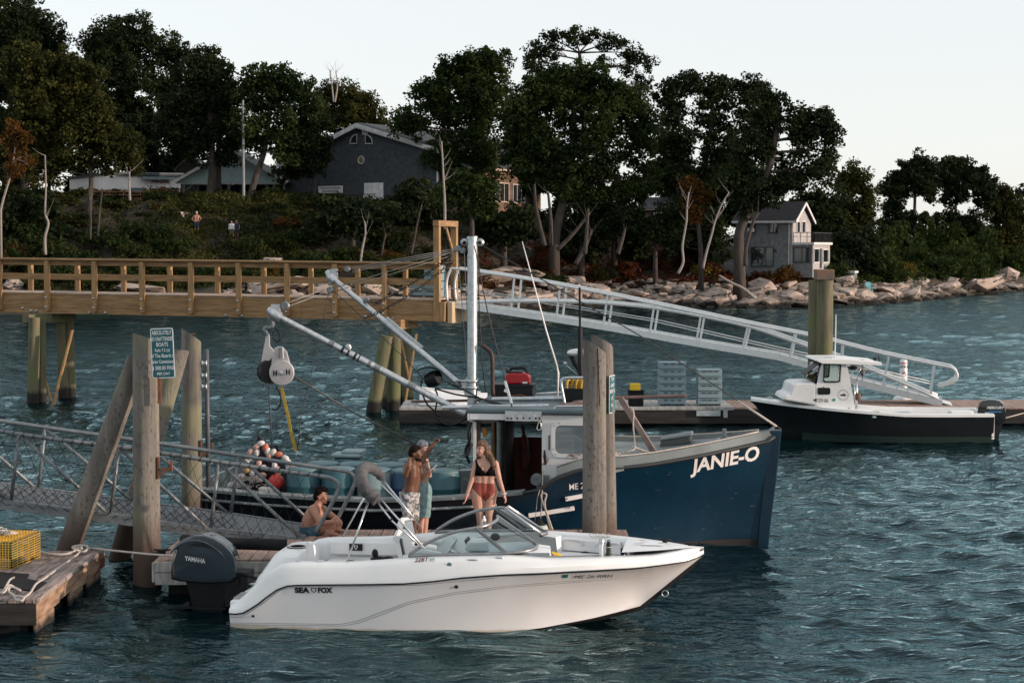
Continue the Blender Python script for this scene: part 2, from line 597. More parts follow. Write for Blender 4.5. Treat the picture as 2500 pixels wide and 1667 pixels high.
for i in range(250):
	px = random.choice((random.uniform(560, 1050), random.uniform(1050, 2050), random.uniform(1300, 2050), random.uniform(1900, 2650)))
	t = abs(random.gauss(0, 1)) * 3.4
	x = (px - 1250) / FP * 150
	y = float(np.interp(x, SHX, SHY)) + t
	x = (px - 1250) / FP * y
	y = float(np.interp(x, SHX, SHY)) + t
	zz = float(ground_z(x, y))
	q = at(px, 700, y)
	sc = random.uniform(.3, .85) * (1.2 if t < 3 else .8)
	o = put("rock", ROCKS[random.randrange(8)])
	o.location = (x, y, zz + .1)
	o.rotation_euler = (random.uniform(-.3, .3), random.uniform(-.3, .3), random.uniform(0, 6.28))
	o.scale = (sc * random.uniform(1.0, 1.9), sc, sc * random.uniform(.45, .85))
	wd = "low flat" if o.scale.z < .6 * o.scale.x else "blocky"
	sz = "small " if sc < .5 else ("middling " if sc < .75 else "large ")
	tag(o, sz + wd + " granite rock " + ("at the water " if t < 2 else ("in the ledge " if t < 4.5 else "high on the ledge ")) + near(px), "rock", "rocks along the shore")
_rb = MB()
for i in range(1900):  # rubble and cobbles between the rocks
	px = random.uniform(520, 2650)
	t = abs(random.gauss(0, 1)) * 3 - .8
	x = (px - 1250) / FP * 150
	for _ in range(3):
		y = float(np.interp(x, SHX, SHY)) + t
		x = (px - 1250) / FP * y
	c, s = V(x, y, float(ground_z(x, y)) + .05), random.uniform(.1, .38)
	q = [c + V(random.uniform(.6, 1.5) * s * a, random.uniform(.6, 1) * s * b, random.uniform(.35, .9) * s * k) for k in (-.4, 1) for b in (-1, 1) for a in (-1, 1)]
	_rb.add(q, [(0, 2, 3, 1), (4, 5, 7, 6), (0, 1, 5, 4), (2, 6, 7, 3), (0, 4, 6, 2), (1, 3, 7, 5)])
_me = bpy.data.meshes.new("shore_rubble")
_me.from_pydata([tuple(v) for v in _rb.v], [], _rb.f)
_me.materials.append(M_ROCK)
tag(put("shore_rubble", _me), "loose cobbles and rubble between the rocks along the shore", "rubble", kind="stuff")
rock(330 * 2, 645, 70, 40, "grey rock outcrop bedded in the wooded bank above the pier", "rocks in the bank")
rock(441, 525, 40, 22, "small grey rock on the slope beside the shirtless man", "rocks in the bank")
# ================================================================ leaves
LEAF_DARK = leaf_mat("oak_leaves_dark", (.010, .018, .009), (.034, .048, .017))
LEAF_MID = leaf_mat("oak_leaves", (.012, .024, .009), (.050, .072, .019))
LEAF_OLIVE = leaf_mat("olive_leaves", (.017, .024, .008), (.072, .072, .019))
LEAF_RUST = leaf_mat("autumn_leaves", (.05, .030, .009), (.15, .066, .017))
LEAF_RED = leaf_mat("rust_red_leaves", (.050, .020, .011), (.13, .040, .020), scale=.9)
LEAF_BUSH = leaf_mat("bush_leaves", (.011, .023, .006), (.042, .060, .014), scale=.8)
LEAF_GOLD = leaf_mat("yellowing_leaves", (.055, .050, .010), (.16, .105, .018), scale=.8)
BARK = mat("bark", (.062, .05, .043), .9, col2=(.028, .023, .02), scale=6, stretch=(1, 1, .25), bump=.8, bscale=14)
BIRCH = mat("birch_bark", (.26, .235, .215), .8, col2=(.075, .065, .058), scale=9, stretch=(.4, .4, 2.5), contrast=(.32, .42))
def leaf_quads(cs, rad, n, size, squash=.75, up=.35, seed=0):
	"cs: cluster centres (k,3), rad (k,), n leaves each -> vertices and quads"
	r = np.random.default_rng(seed)
	k = len(cs)
	c = np.repeat(cs, n, 0)
	rr = np.repeat(rad, n)
	d = r.normal(size=(k * n, 3))
	d /= np.linalg.norm(d, axis=1, keepdims=True)
	p = c + d * (rr * r.uniform(.05, 1, k * n) ** .5)[:, None] * np.array([1, 1, squash])
	nrm = d * .5 + r.normal(size=(k * n, 3)) * .6 + np.array([0, 0, up])
	nrm /= np.linalg.norm(nrm, axis=1, keepdims=True)
	t = np.cross(nrm, r.normal(size=(k * n, 3)))
	t /= np.linalg.norm(t, axis=1, keepdims=True)
	b = np.cross(nrm, t)
	a = size * r.uniform(.6, 1.4, k * n)[:, None]
	w = a * r.uniform(.5, .75, k * n)[:, None]
	co = np.stack([p + t * a, p + b * w + nrm * w * .25, p - t * a, p - b * w + nrm * w * .25], 1).reshape(-1, 3)
	return co, np.arange(k * n * 4).reshape(-1, 4)
TREE_N = [0]
def tree(name, label, Y, blobs, trunk, leaf, grp="oaks and maples on the bank", cat="tree", dens=1.0, leaf_n=50, size=.15, tr=.3, limbs=True, bark=None, depth=.8, rc=(.4, .95), hollow=.3, fill=True):
	"""blobs: (px, py, r) of the crown's masses in photo pixels at distance Y; trunk: list of (px, py) from the foot up"""
	TREE_N[0] += 1
	sd = TREE_N[0] * 31
	r = np.random.default_rng(sd)
	k = Y / FP
	base = at(trunk[0][0], trunk[0][1], Y)
	base.z = min(base.z, float(ground_z(base.x, base.y)) - .1) if trunk[0][1] > 380 else base.z
	T = thing(name, label, cat, base, group=grp)
	cs, rd, cen = [], [], []
	extra = []
	for i, (ax, ay, ar) in enumerate(blobs):
		for d2, bx, by, br in sorted(((ax - x) ** 2 + (ay - y) ** 2, x, y, q) for x, y, q in blobs if (x, y) != (ax, ay))[:2]:
			if fill and d2 < (ar + br) ** 2 * 1.5:
				extra.append((ax * .5 + bx * .5, ay * .5 + by * .5 + 3, min(ar, br) * .72))
	for px, py, rp in list(blobs) + extra:
		Rb = rp * k
		c = np.array(at(px, py, Y + r.uniform(-.35, .35) * Rb))
		if (px, py, rp) in blobs:
			cen.append((Vector(c), Rb))
		m = max(5, int(dens * 9.2 * Rb ** 2))
		d = r.normal(size=(m, 3))
		d /= np.linalg.norm(d, axis=1, keepdims=True)
		q = c + d * (Rb * (hollow + (1 - hollow) * r.uniform(0, 1, m) ** .6))[:, None] * np.array([1, depth, .92])
		cs.append(q)
		rd.append(r.uniform(rc[0], rc[1], m))
	cs, rd = np.concatenate(cs), np.concatenate(rd)
	co, f = leaf_quads(cs, rd, leaf_n, size, seed=sd)
	me = quads_mesh("crown", co, f)
	me.materials.append(leaf)
	put("crown", me, T)
	mb = MB()
	tp = crv([at(a, b, Y) for a, b in trunk], 4)
	if trunk[0][1] > 380:
		tp[0].z = base.z
	nt = len(tp)
	mb.tube(tp, [tr * (1.25 if i == 0 else 1 - .55 * i / nt) for i in range(nt)], 8)
	if limbs:
		top = tp[-1]
		for c, Rb in cen:
			j = min(range(nt // 3, nt), key=lambda q: (tp[q] - c).length + (3 if tp[q].z > c.z else 0))
			a = tp[j]
			mid = a.lerp(c, .5) + Vector((random.uniform(-.4, .4), random.uniform(-.4, .4), Rb * .15))
			L = bez(a, mid, c, 6)
			mb.tube(L, [tr * (.30 - .22 * i / 6) for i in range(7)], 5)
			for _ in range(5):
				d = Vector((random.gauss(0, 1), random.gauss(0, .8), random.gauss(.3, .7))).normalized()
				s0 = L[random.randrange(2, 6)]
				e = c + d * Rb * .85
				mb.tube(bez(s0, s0.lerp(e, .5) + Vector((0, 0, .4)), e, 4), [tr * .11, tr * .09, tr * .07, tr * .05, tr * .03], 4)
	put("trunk", mb.mesh("trunk", bark or BARK, 'all'), T)
	return T
# ================================================================ trees: crown masses in photo pixels
OAKS = "oaks and maples on the bank"
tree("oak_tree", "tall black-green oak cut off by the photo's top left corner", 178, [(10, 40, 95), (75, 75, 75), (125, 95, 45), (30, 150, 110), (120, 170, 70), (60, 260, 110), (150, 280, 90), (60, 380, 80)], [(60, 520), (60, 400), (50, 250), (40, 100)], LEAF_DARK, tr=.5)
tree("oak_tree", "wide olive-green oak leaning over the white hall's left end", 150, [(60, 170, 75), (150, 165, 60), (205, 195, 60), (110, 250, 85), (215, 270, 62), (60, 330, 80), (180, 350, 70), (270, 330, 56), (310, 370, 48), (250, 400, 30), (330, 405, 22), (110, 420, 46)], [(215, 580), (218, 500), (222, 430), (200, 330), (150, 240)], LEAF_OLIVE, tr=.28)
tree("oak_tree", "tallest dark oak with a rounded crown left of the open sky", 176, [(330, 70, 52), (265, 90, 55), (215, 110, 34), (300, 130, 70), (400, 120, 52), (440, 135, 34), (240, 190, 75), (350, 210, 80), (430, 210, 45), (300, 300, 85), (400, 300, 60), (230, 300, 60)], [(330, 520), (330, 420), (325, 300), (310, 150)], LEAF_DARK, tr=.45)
tree("maple_tree", "dark maple over the pavilion with two straight trunks", 158, [(505, 140, 42), (470, 175, 40), (535, 175, 42), (500, 220, 62), (450, 250, 55), (560, 240, 50), (480, 310, 65), (560, 320, 55), (420, 330, 55), (500, 375, 42), (560, 385, 28)], [(508, 585), (510, 500), (518, 400), (512, 260), (505, 160)], LEAF_DARK, tr=.42)
tree("maple_tree", "second straight grey trunk just right of the maple over the pavilion", 162, [(530, 250, 50), (545, 320, 50)], [(533, 545), (532, 470), (533, 400), (535, 280)], LEAF_DARK, tr=.42)
tree("maple_tree", "spreading maple with a leaning trunk beside the pavilion", 156, [(625, 180, 40), (680, 195, 42), (730, 205, 36), (590, 220, 40), (650, 240, 55), (725, 255, 50), (765, 265, 34), (600, 300, 45), (680, 310, 55), (755, 310, 45), (785, 300, 22), (620, 355, 34), (700, 360, 40), (750, 350, 34)], [(590, 575), (605, 510), (622, 440), (645, 370), (655, 300), (660, 230)], LEAF_MID, tr=.36, dens=.85)
tree("oak_tree", "rounded brownish oak rising behind the playhouse roof", 205, [(790, 230, 38), (840, 225, 40), (885, 255, 42), (915, 285, 34), (850, 285, 55), (780, 300, 50), (920, 315, 24)], [(850, 430), (848, 350), (845, 260)], LEAF_OLIVE, tr=.35)
tree("spruce_tree", "dark ragged tree standing before the playhouse's left half", 160, [(755, 345, 45), (715, 365, 40), (790, 350, 26), (742, 400, 38), (785, 400, 22), (700, 420, 34)], [(768, 560), (768, 480), (770, 400), (780, 330)], LEAF_DARK, tr=.2, dens=.8)
tree("oak_tree", "broad oak whose left limb reaches over the playhouse ridge", 158, [(1165, 150, 42), (1105, 160, 40), (1215, 150, 42), (1080, 205, 42), (1150, 210, 60), (1030, 230, 34), (1000, 285, 40), (965, 305, 22), (1070, 270, 52), (1140, 285, 60), (1210, 240, 60), (1020, 320, 30), (1090, 345, 52), (1170, 355, 55), (1110, 410, 45), (1060, 395, 32), (1185, 420, 44)], [(1145, 560), (1150, 480), (1160, 400), (1150, 300), (1145, 200)], LEAF_MID, tr=.4)
tree("oak_tree", "thin umbrella-crowned oak showing sky through its underside", 172, [(1310, 118, 28), (1350, 95, 30), (1400, 90, 30), (1450, 100, 30), (1500, 105, 28), (1545, 130, 28), (1580, 155, 22), (1340, 135, 24), (1540, 165, 24), (1480, 150, 16), (1300, 150, 28), (1570, 200, 26)], [(1430, 520), (1430, 380), (1420, 230), (1415, 130)], LEAF_DARK, tr=.34, dens=1.0, rc=(.45, .8), fill=False)
tree("oak_tree", "largest dense oak with its right side greener, middle of the bank", 152, [(1400, 185, 50), (1340, 195, 50), (1460, 205, 52), (1530, 230, 48), (1290, 240, 55), (1380, 260, 75), (1480, 280, 70), (1560, 290, 46), (1270, 320, 60), (1350, 350, 75), (1450, 370, 75), (1550, 360, 52), (1590, 330, 24), (1280, 410, 55), (1380, 440, 60), (1480, 450, 60), (1570, 430, 46), (1540, 490, 40), (1440, 500, 40), (1600, 440, 24)], [(1352, 610), (1362, 545), (1385, 450), (1400, 330), (1400, 220)], LEAF_MID, tr=.46, dens=1.1)
tree("oak_tree", "open-branched oak right of the largest oak with sky gaps at mid height", 162, [(1670, 205, 34), (1620, 225, 32), (1720, 210, 36), (1780, 215, 36), (1830, 205, 30), (1855, 215, 18), (1640, 270, 38), (1740, 275, 55), (1820, 265, 44), (1680, 330, 40), (1760, 350, 52), (1620, 345, 26), (1840, 330, 40), (1660, 400, 34), (1730, 420, 40)], [(1705, 600), (1702, 520), (1715, 420), (1735, 320), (1740, 230)], LEAF_DARK, tr=.34, dens=.85)
tree("oak_tree", "massive dark oak with a forked trunk in front of the grey house", 149, [(1890, 255, 34), (1860, 245, 30), (1940, 290, 36), (2000, 290, 34), (2030, 320, 28), (1870, 310, 50), (1960, 345, 52), (2030, 365, 26), (1840, 380, 55), (1930, 420, 56), (2010, 420, 44), (1800, 440, 44), (1870, 470, 44), (1930, 455, 34), (1815, 505, 30)], [(1806, 655), (1803, 600), (1810, 550), (1850, 480), (1880, 400), (1900, 300)], LEAF_DARK, tr=.5)
tree("oak_tree", "rounded oak with brown-tipped crown right of the grey house", 178, [(2080, 425, 34), (2110, 445, 30), (2060, 460, 40), (2100, 500, 44), (2050, 530, 46), (2110, 560, 40), (2125, 480, 20), (2040, 590, 36)], [(2080, 660), (2080, 570), (2080, 470)], LEAF_OLIVE, tr=.3)
tree("oak_tree", "bushy dark tree filling the gap right behind the grey house's gable", 174, [(1995, 490, 38), (2030, 530, 40), (1985, 550, 44), (2050, 480, 26), (2020, 590, 38), (1950, 500, 34)], [(2010, 640), (2008, 560), (2005, 490)], LEAF_DARK, tr=.25)
tree("pine_tree", "umbrella pine, left one of the pair on the far right shore", 222, [(2245, 395, 26), (2210, 415, 26), (2275, 405, 22), (2185, 440, 28), (2240, 435, 40), (2160, 465, 22), (2200, 470, 30), (2270, 460, 34), (2180, 520, 34), (2240, 550, 40), (2170, 570, 34)], [(2230, 660), (2232, 560), (2235, 420)], LEAF_DARK, tr=.3, size=.2)
tree("pine_tree", "umbrella pine, right one of the pair on the far right shore", 225, [(2320, 400, 26), (2355, 405, 24), (2385, 425, 26), (2300, 430, 28), (2350, 440, 40), (2410, 450, 24), (2330, 480, 32), (2400, 480, 28), (2310, 550, 42), (2380, 550, 44), (2340, 600, 34)], [(2330, 670), (2332, 560), (2335, 430)], LEAF_DARK, tr=.3, size=.2)
tree("pine_tree", "ragged pine at the photo's right edge sloping to the water", 228, [(2440, 470, 24), (2465, 490, 24), (2430, 510, 34), (2490, 520, 26), (2460, 550, 36), (2510, 560, 30), (2430, 590, 34), (2490, 610, 34)], [(2455, 680), (2455, 580), (2450, 490)], LEAF_OLIVE, tr=.25, size=.2)
tree("birch_tree", "small birch with golden autumn leaves at the photo's left edge", 138, [(30, 340, 34), (50, 390, 34), (20, 420, 30), (70, 330, 18), (35, 300, 14)], [(0, 520), (10, 480), (28, 420), (38, 350)], LEAF_RUST, tr=.11, bark=BIRCH, dens=.9, leaf_n=30, size=.12, rc=(.35, .7), grp="slender birches on the bank")
tree("maple_tree", "young bright-leaved tree in front of the shingled wing", 147, [(1110, 440, 40), (1160, 460, 34), (1080, 480, 26), (1140, 510, 36), (1200, 470, 22), (1190, 520, 20)], [(1150, 590), (1152, 540), (1140, 460)], LEAF_MID, tr=.26)
tree("maple_tree", "rust-tinged small tree between the two white birches", 150, [(1690, 455, 30), (1715, 480, 24), (1680, 500, 26), (1700, 530, 18)], [(1712, 620), (1705, 550), (1698, 470)], LEAF_RUST, tr=.22, dens=.9)
tree("bush_tree", "low spreading dark tree under the right-hand oaks", 152, [(1640, 520, 46), (1590, 560, 40), (1530, 540, 46), (1650, 580, 36), (1740, 560, 36), (1760, 620, 30), (1460, 560, 40)], [(1600, 640), (1600, 580), (1600, 530)], LEAF_DARK, tr=.2)
# woods further back that fill the gaps between the big trunks
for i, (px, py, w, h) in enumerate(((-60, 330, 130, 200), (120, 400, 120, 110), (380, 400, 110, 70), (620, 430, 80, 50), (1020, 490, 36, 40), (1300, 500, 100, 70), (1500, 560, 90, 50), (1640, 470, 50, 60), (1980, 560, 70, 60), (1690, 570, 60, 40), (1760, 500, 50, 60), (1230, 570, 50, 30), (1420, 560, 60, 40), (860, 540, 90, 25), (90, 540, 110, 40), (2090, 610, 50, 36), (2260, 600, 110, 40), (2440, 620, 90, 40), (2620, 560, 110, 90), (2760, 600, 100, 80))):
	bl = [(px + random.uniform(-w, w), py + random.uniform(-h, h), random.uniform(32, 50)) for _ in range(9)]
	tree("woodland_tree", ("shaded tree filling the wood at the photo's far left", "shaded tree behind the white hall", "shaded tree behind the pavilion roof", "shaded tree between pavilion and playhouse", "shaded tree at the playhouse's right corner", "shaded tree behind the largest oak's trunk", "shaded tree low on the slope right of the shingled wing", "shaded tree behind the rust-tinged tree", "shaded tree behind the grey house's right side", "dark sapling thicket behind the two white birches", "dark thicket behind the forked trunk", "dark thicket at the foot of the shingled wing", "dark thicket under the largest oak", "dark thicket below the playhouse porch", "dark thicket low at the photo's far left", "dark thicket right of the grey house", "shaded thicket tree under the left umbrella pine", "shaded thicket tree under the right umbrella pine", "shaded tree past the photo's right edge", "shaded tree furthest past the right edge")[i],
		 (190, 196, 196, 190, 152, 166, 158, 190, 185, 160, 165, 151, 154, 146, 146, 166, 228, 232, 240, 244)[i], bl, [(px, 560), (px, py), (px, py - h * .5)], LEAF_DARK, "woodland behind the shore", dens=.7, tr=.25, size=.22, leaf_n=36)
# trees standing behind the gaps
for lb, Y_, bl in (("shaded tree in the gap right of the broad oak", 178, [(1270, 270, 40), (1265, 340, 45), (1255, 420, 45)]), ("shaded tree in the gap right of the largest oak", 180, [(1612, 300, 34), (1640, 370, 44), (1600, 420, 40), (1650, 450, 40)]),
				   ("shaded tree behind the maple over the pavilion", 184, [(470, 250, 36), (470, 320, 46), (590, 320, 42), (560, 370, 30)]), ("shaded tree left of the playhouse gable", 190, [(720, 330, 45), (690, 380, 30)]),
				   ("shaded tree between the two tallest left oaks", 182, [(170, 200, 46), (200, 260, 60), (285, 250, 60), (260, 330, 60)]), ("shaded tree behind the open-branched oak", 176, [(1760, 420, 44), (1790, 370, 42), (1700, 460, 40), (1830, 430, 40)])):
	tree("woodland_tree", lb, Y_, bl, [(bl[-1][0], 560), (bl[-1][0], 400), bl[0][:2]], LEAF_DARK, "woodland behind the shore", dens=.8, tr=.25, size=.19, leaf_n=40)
# ================================================================ lettering
def text_mb(txt, h, shear=0.0, sx=1.0, bold=0.0, align='LEFT', depth=0.0, space=1.0, res=3):
	"letters as flat faces: list of (x, y) vertices and faces, capital height h"
	cu = bpy.data.curves.new("letters", 'FONT')
	cu.body = txt
	cu.align_x = align
	cu.size = 1.0
	cu.shear = shear
	cu.offset = bold
	cu.space_character = space
	cu.resolution_u = res
	cu.fill_mode = 'FRONT'
	o = bpy.data.objects.new("letters", cu)
	me = o.to_mesh()
	k = h / .70
	vs = [(v.co.x * k * sx, v.co.y * k) for v in me.vertices]
	fs = [tuple(p.vertices) for p in me.polygons]
	o.to_mesh_clear()
	bpy.data.objects.remove(o)
	bpy.data.curves.remove(cu)
	return vs, fs
def letters(name, txt, h, m, parent, place, **kw):
	"place(x, y) -> point: lays the letters on a surface"
	vs, fs = text_mb(txt, h, **kw)
	mb = MB()
	mb.add([place(x, y) for x, y in vs], fs)
	me = bpy.data.meshes.new(name)
	me.from_pydata([tuple(p) for p in mb.v], [], mb.f)
	me.materials.append(m)
	return put(name, me, parent)
def flat(o, ex, ey):
	o, ex, ey = Vector(o), Vector(ex).normalized(), Vector(ey).normalized()
	return lambda x, y: o + ex * x + ey * y
M_RUST = mat("rusty_steel", (.20, .075, .03), .85, col2=(.09, .04, .022), scale=12, bump=.3)
# ================================================================ bare trunks, birches, shrubs
def stick(name, label, Y, path, r, m, cat="tree", grp=None, twigs=0):
	mb = MB()
	p = crv([at(a, b, Y) for a, b in path], 4)
	n = len(p)
	mb.tube(p, [r * (1 - .6 * i / n) for i in range(n)], 6)
	T = thing(name, label, cat, p[0], group=grp)
	part("trunk", mb, m, T, 'all')
	if twigs:
		for _ in range(twigs):
			mt = MB()
			a = p[random.randrange(n // 2, n)]
			e = a + Vector((random.uniform(-1, 1) * 1.1, random.uniform(-1, 1), random.uniform(.4, 1.6)))
			mt.tube(bez(a, a.lerp(e, .5) + Vector((0, 0, -.15)), e, 4), [r * .22, r * .18, r * .13, r * .09, r * .05], 4)
			part("branch", mt, m, T, 'all')
	return T
BG = "slender birches on the bank"
stick("birch_tree", "crooked white birch trunk above the pier's left end", 139, [(111, 622), (110, 580), (118, 545), (110, 520), (112, 460), (110, 380)], .13, BIRCH, grp=BG, twigs=6)
stick("birch_tree", "forked pale birch rising beside the pier's tall end frame", 140, [(1086, 560), (1086, 500), (1083, 440), (1080, 380), (1078, 345)], .12, BIRCH, grp=BG, twigs=9)
stick("birch_tree", "bent white birch right of the largest oak", 146, [(1655, 668), (1668, 640), (1666, 600), (1676, 540), (1677, 505), (1682, 470)], .13, BIRCH, grp=BG, twigs=9)
stick("birch_tree", "forked white birch left of the grey house", 147, [(1716, 655), (1725, 615), (1738, 570), (1746, 540), (1762, 500), (1780, 470)], .12, BIRCH, grp=BG, twigs=9)
stick("birch_tree", "pair of bare white stems poking above the brown oak", 200, [(815, 250), (812, 225), (809, 200), (806, 172)], .12, BIRCH, grp=BG, twigs=12)
stick("birch_tree", "bare white stem beside the pair above the brown oak", 200, [(817, 250), (822, 225), (824, 200), (820, 178)], .12, BIRCH, grp=BG, twigs=12)
for i, (pth, lb) in enumerate([([(220, 585), (221, 520), (218, 470), (225, 440)], "thin grey sapling left of the white hall's picnic table"), ([(238, 590), (243, 520), (250, 460)], "thin grey sapling leaning right by the picnic table"),
		([(317, 490), (316, 455), (316, 420)], "short white sapling against the white hall"), ([(880, 645), (884, 610), (892, 570), (890, 540)], "thin pale sapling above the pier's middle"), ([(930, 640), (935, 600), (942, 570)], "leaning sapling right of the pier's middle"),
		([(1000, 640), (1010, 590), (1020, 540), (1030, 500)], "tall thin sapling left of the pier's end frame"), ([(1330, 600), (1320, 560), (1308, 500), (1305, 450)], "grey trunk leaning left beside the shingled wing"), ([(1345, 600), (1345, 540), (1338, 470)], "straight dark trunk beside the shingled wing"),
		([(1360, 610), (1400, 570), (1440, 520)], "dark trunk leaning right at the foot of the largest oak"), ([(1428, 620), (1432, 570), (1436, 510)], "warm-lit upright trunk right of the largest oak's foot"), ([(1405, 645), (1430, 600), (1445, 560)], "slim leaning stem over the reddish bushes"),
		([(1508, 620), (1518, 590), (1526, 560)], "short pale sapling in the shade above the ledge"), ([(1820, 650), (1822, 600), (1840, 540), (1852, 520)], "right fork of the trunk before the grey house")]):
	stick("sapling", lb, 144 + i % 3, pth, .12 if i < 6 else .2, BIRCH if i in (2, 3) else BARK, grp="saplings and bare trunks on the bank", twigs=3)
stick("driftwood_log", "bleached driftwood log propped on the rocks under the grey house", 147.5, [(1845, 730), (1815, 705), (1785, 690), (1755, 672)], .17, BIRCH, cat="log")
def shrub_mesh(name, seed, m, n=26, size=.085, leaf_n=36):
	r = np.random.default_rng(seed)
	d = r.normal(size=(n, 3))
	d /= np.linalg.norm(d, axis=1, keepdims=True)
	cs = d * r.uniform(.35, .95, n)[:, None] * np.array([1.1, 1.0, .62]) + np.array([0, 0, .45])
	co, f = leaf_quads(cs, r.uniform(.22, .42, n), leaf_n, size, seed=seed)
	me = quads_mesh(name, co, f)
	me.materials.append(m)
	return me
SHRUB = {k: [shrub_mesh("shrub_" + k, 60 + i * 7 + j, m) for j in range(3)] for i, (k, m) in enumerate((("dark", LEAF_MID), ("olive", LEAF_OLIVE), ("rust", LEAF_RUST), ("red", LEAF_RED), ("green", LEAF_BUSH), ("gold", LEAF_GOLD)))}
def shrub(kind, px, t, w, h=None, label="", name="shrub"):
	x = (px - 1250) / FP * 155
	for _ in range(4):
		y = float(np.interp(x, SHX, SHY)) + t
		x = (px - 1250) / FP * y
	z = float(ground_z(x, y))
	o = put(name, random.choice(SHRUB[kind]))
	s = w / FP * y / 2
	o.location = (x, y, z - .1)
	o.rotation_euler = (0, 0, random.uniform(0, 6.28))
	if t > 15 and px < 1100:
		h = .45
	o.scale = (s, s * random.uniform(.8, 1.1), s * (h or random.uniform(.8, 1.25)))
	where = ("by the photo's left edge" if px < 190 else "below the white hall" if px < 430 else "below the pavilion" if px < 690 else "below the playhouse" if px < 1090 else "below the shingled wing" if px < 1330 else "under the largest oak" if px < 1600
			 else "around the white birches" if px < 1790 else "near the grey house" if px < 2110 else "under the left umbrella pine" if px < 2290 else "under the right umbrella pine" if px < 2430 else "at the photo's right edge")
	how = "near the water" if t < 9 else "halfway up" if t < 16 else "high up"
	return tag(o, label + ", " + how + " " + where, "shrub", "shrubs on the bank")
for _ in range(170):  # left bank, in the shade
	k = random.choices(("dark", "olive", "rust"), (5, 3.5, .9))[0]
	shrub(k, random.choice((random.uniform(-40, 470), random.uniform(600, 1080))), random.uniform(6, 27), random.uniform(50, 105), label={"dark": "dark green shrub on the shaded slope", "olive": "olive shrub on the shaded slope", "rust": "browning shrub on the shaded slope"}[k])
for _ in range(52):  # middle: reddish growth above the ledge
	k = random.choices(("red", "rust", "olive", "dark", "gold"), (4, 3, 3, 2, 1))[0]
	shrub(k, random.uniform(1090, 1960), random.uniform(5.5, 16), random.uniform(45, 85), label={"red": "low rust-red shrub above the rock ledge", "rust": "low orange-brown shrub above the rock ledge", "olive": "low olive shrub above the rock ledge", "dark": "dark green shrub above the rock ledge", "gold": "yellowing shrub above the rock ledge"}[k])
for a in ((500, 8, 90, .8, "dark"), (560, 7, 80, .7, "dark"), (520, 24, 80, .5, "olive"), (545, 9, 70, .7, "olive")):
	shrub(a[4], a[0], a[1], a[2], a[3], label="shrub in front of the men on the slope")
for a in ((1915, 6, 90, 1.0, "rust"), (1960, 7, 80, .9, "gold"), (1880, 7, 70, .8, "rust")):
	shrub(a[4], a[0], a[1], a[2], a[3], label="fiery orange and gold shrub")
for i in range(56):  # right bank: mounded vines and bushes
	px = random.uniform(2030, 2620)
	k = random.choices(("green", "gold", "rust", "dark"), (6, 2.4, .8, 2))[0]
	shrub(k, px, random.uniform(5, 24), random.uniform(60, 110), random.uniform(.8, 1.3), label={"green": "mounded bright green bush on the low bank", "gold": "yellow-green bush on the low bank", "rust": "rusty bush on the low bank", "dark": "deep green bush on the low bank"}[k], name="bush")
for px, t, w, h in ((2130, 12, 150, 1.2), (2230, 10, 140, 1.1), (2330, 10, 150, 1.15), (2290, 16, 150, 1.5), (2400, 14, 130, 1.3), (2070, 14, 130, 1.4), (2190, 18, 150, 1.4)):
	shrub("green", px, t, w, h, label="large vine-covered green mound", name="bush")
# undergrowth: nobody could count it
_r = np.random.default_rng(5)
_N = 10000
_x = _r.uniform(-48, 75, _N)
_x[:2200] = _r.uniform(-31, -18, 2200)
_t = _r.uniform(5, 34, _N)
_y = np.interp(_x, SHX, SHY) + _t
_c = np.stack([_x, _y, ground_z(_x, _y) + .2], -1)
for nm, mm, sel in (("undergrowth", LEAF_OLIVE, _x < -4), ("bracken_undergrowth", LEAF_RED, (_x >= -4) & (_x < 26)), ("vine_undergrowth", LEAF_BUSH, _x >= 26)):
	co, f = leaf_quads(_c[sel], np.full(int(sel.sum()), .7), 12, .135, squash=.6, seed=9)
	me = quads_mesh(nm, co, f)
	me.materials.append(mm)
	o = put(nm, me)
	tag(o, {"undergrowth": "dark leafy undergrowth covering the shaded bank", "bracken_undergrowth": "russet bracken covering the bank above the ledge", "vine_undergrowth": "green vines covering the low right bank"}[nm], "undergrowth", kind="stuff")
# ================================================================ timber pier
M_TIMBER = mat("new_timber", (.33, .20, .09), .75, col2=(.20, .115, .05), scale=5, stretch=(.35, .35, 3.0), bump=.35, bscale=9)
M_TIMBER_V = mat("new_timber_posts", (.38, .23, .10), .75, col2=(.24, .14, .06), scale=5, stretch=(3, 3, .35), bump=.35, bscale=9)
M_PLANK = mat("deck_plank", (.46, .36, .28), .85, col2=(.30, .22, .17), scale=4, bump=.3)
M_GALV = mat("galvanised_steel", (.55, .58, .60), .42, .75, col2=(.40, .43, .45), scale=14)
M_PILE = mat("treated_pile", (.155, .14, .085), .9, col2=(.08, .075, .048), scale=7, stretch=(1, 1, .12), bump=.5, bscale=10)
over(M_PILE, (.11, .13, .055), 1.5, .45, .62)
over(M_PILE, (.012, .011, .009), 3, 0, 0, zband=(.42, .55, .25))
PA, PB = at(0, 700, 59.0), at(1070, 700, 54.5)
PA.z = PB.z = 0
pd = (PB - PA).normalized()
pn = Vector((-pd.y, pd.x, 0))
PW, PLEN = 1.7, (PB - PA).length
def pz(s):
	return 3.69 + (3.575 - 3.69) * s / PLEN
def pier_s(px):
	k = (px - 1250) / FP
	return (k * PA.y - PA.x) / (pd.x - k * pd.y)
def pp(s, off, dz):
	return PA + pd * s + pn * off + Vector((0, 0, pz(s) + dz))
pier = thing("timber_pier", "raw yellow timber pier with railed sides standing on piles", "pier", (PA.x, PA.y, 0))
S0, S1 = -7.5, PLEN
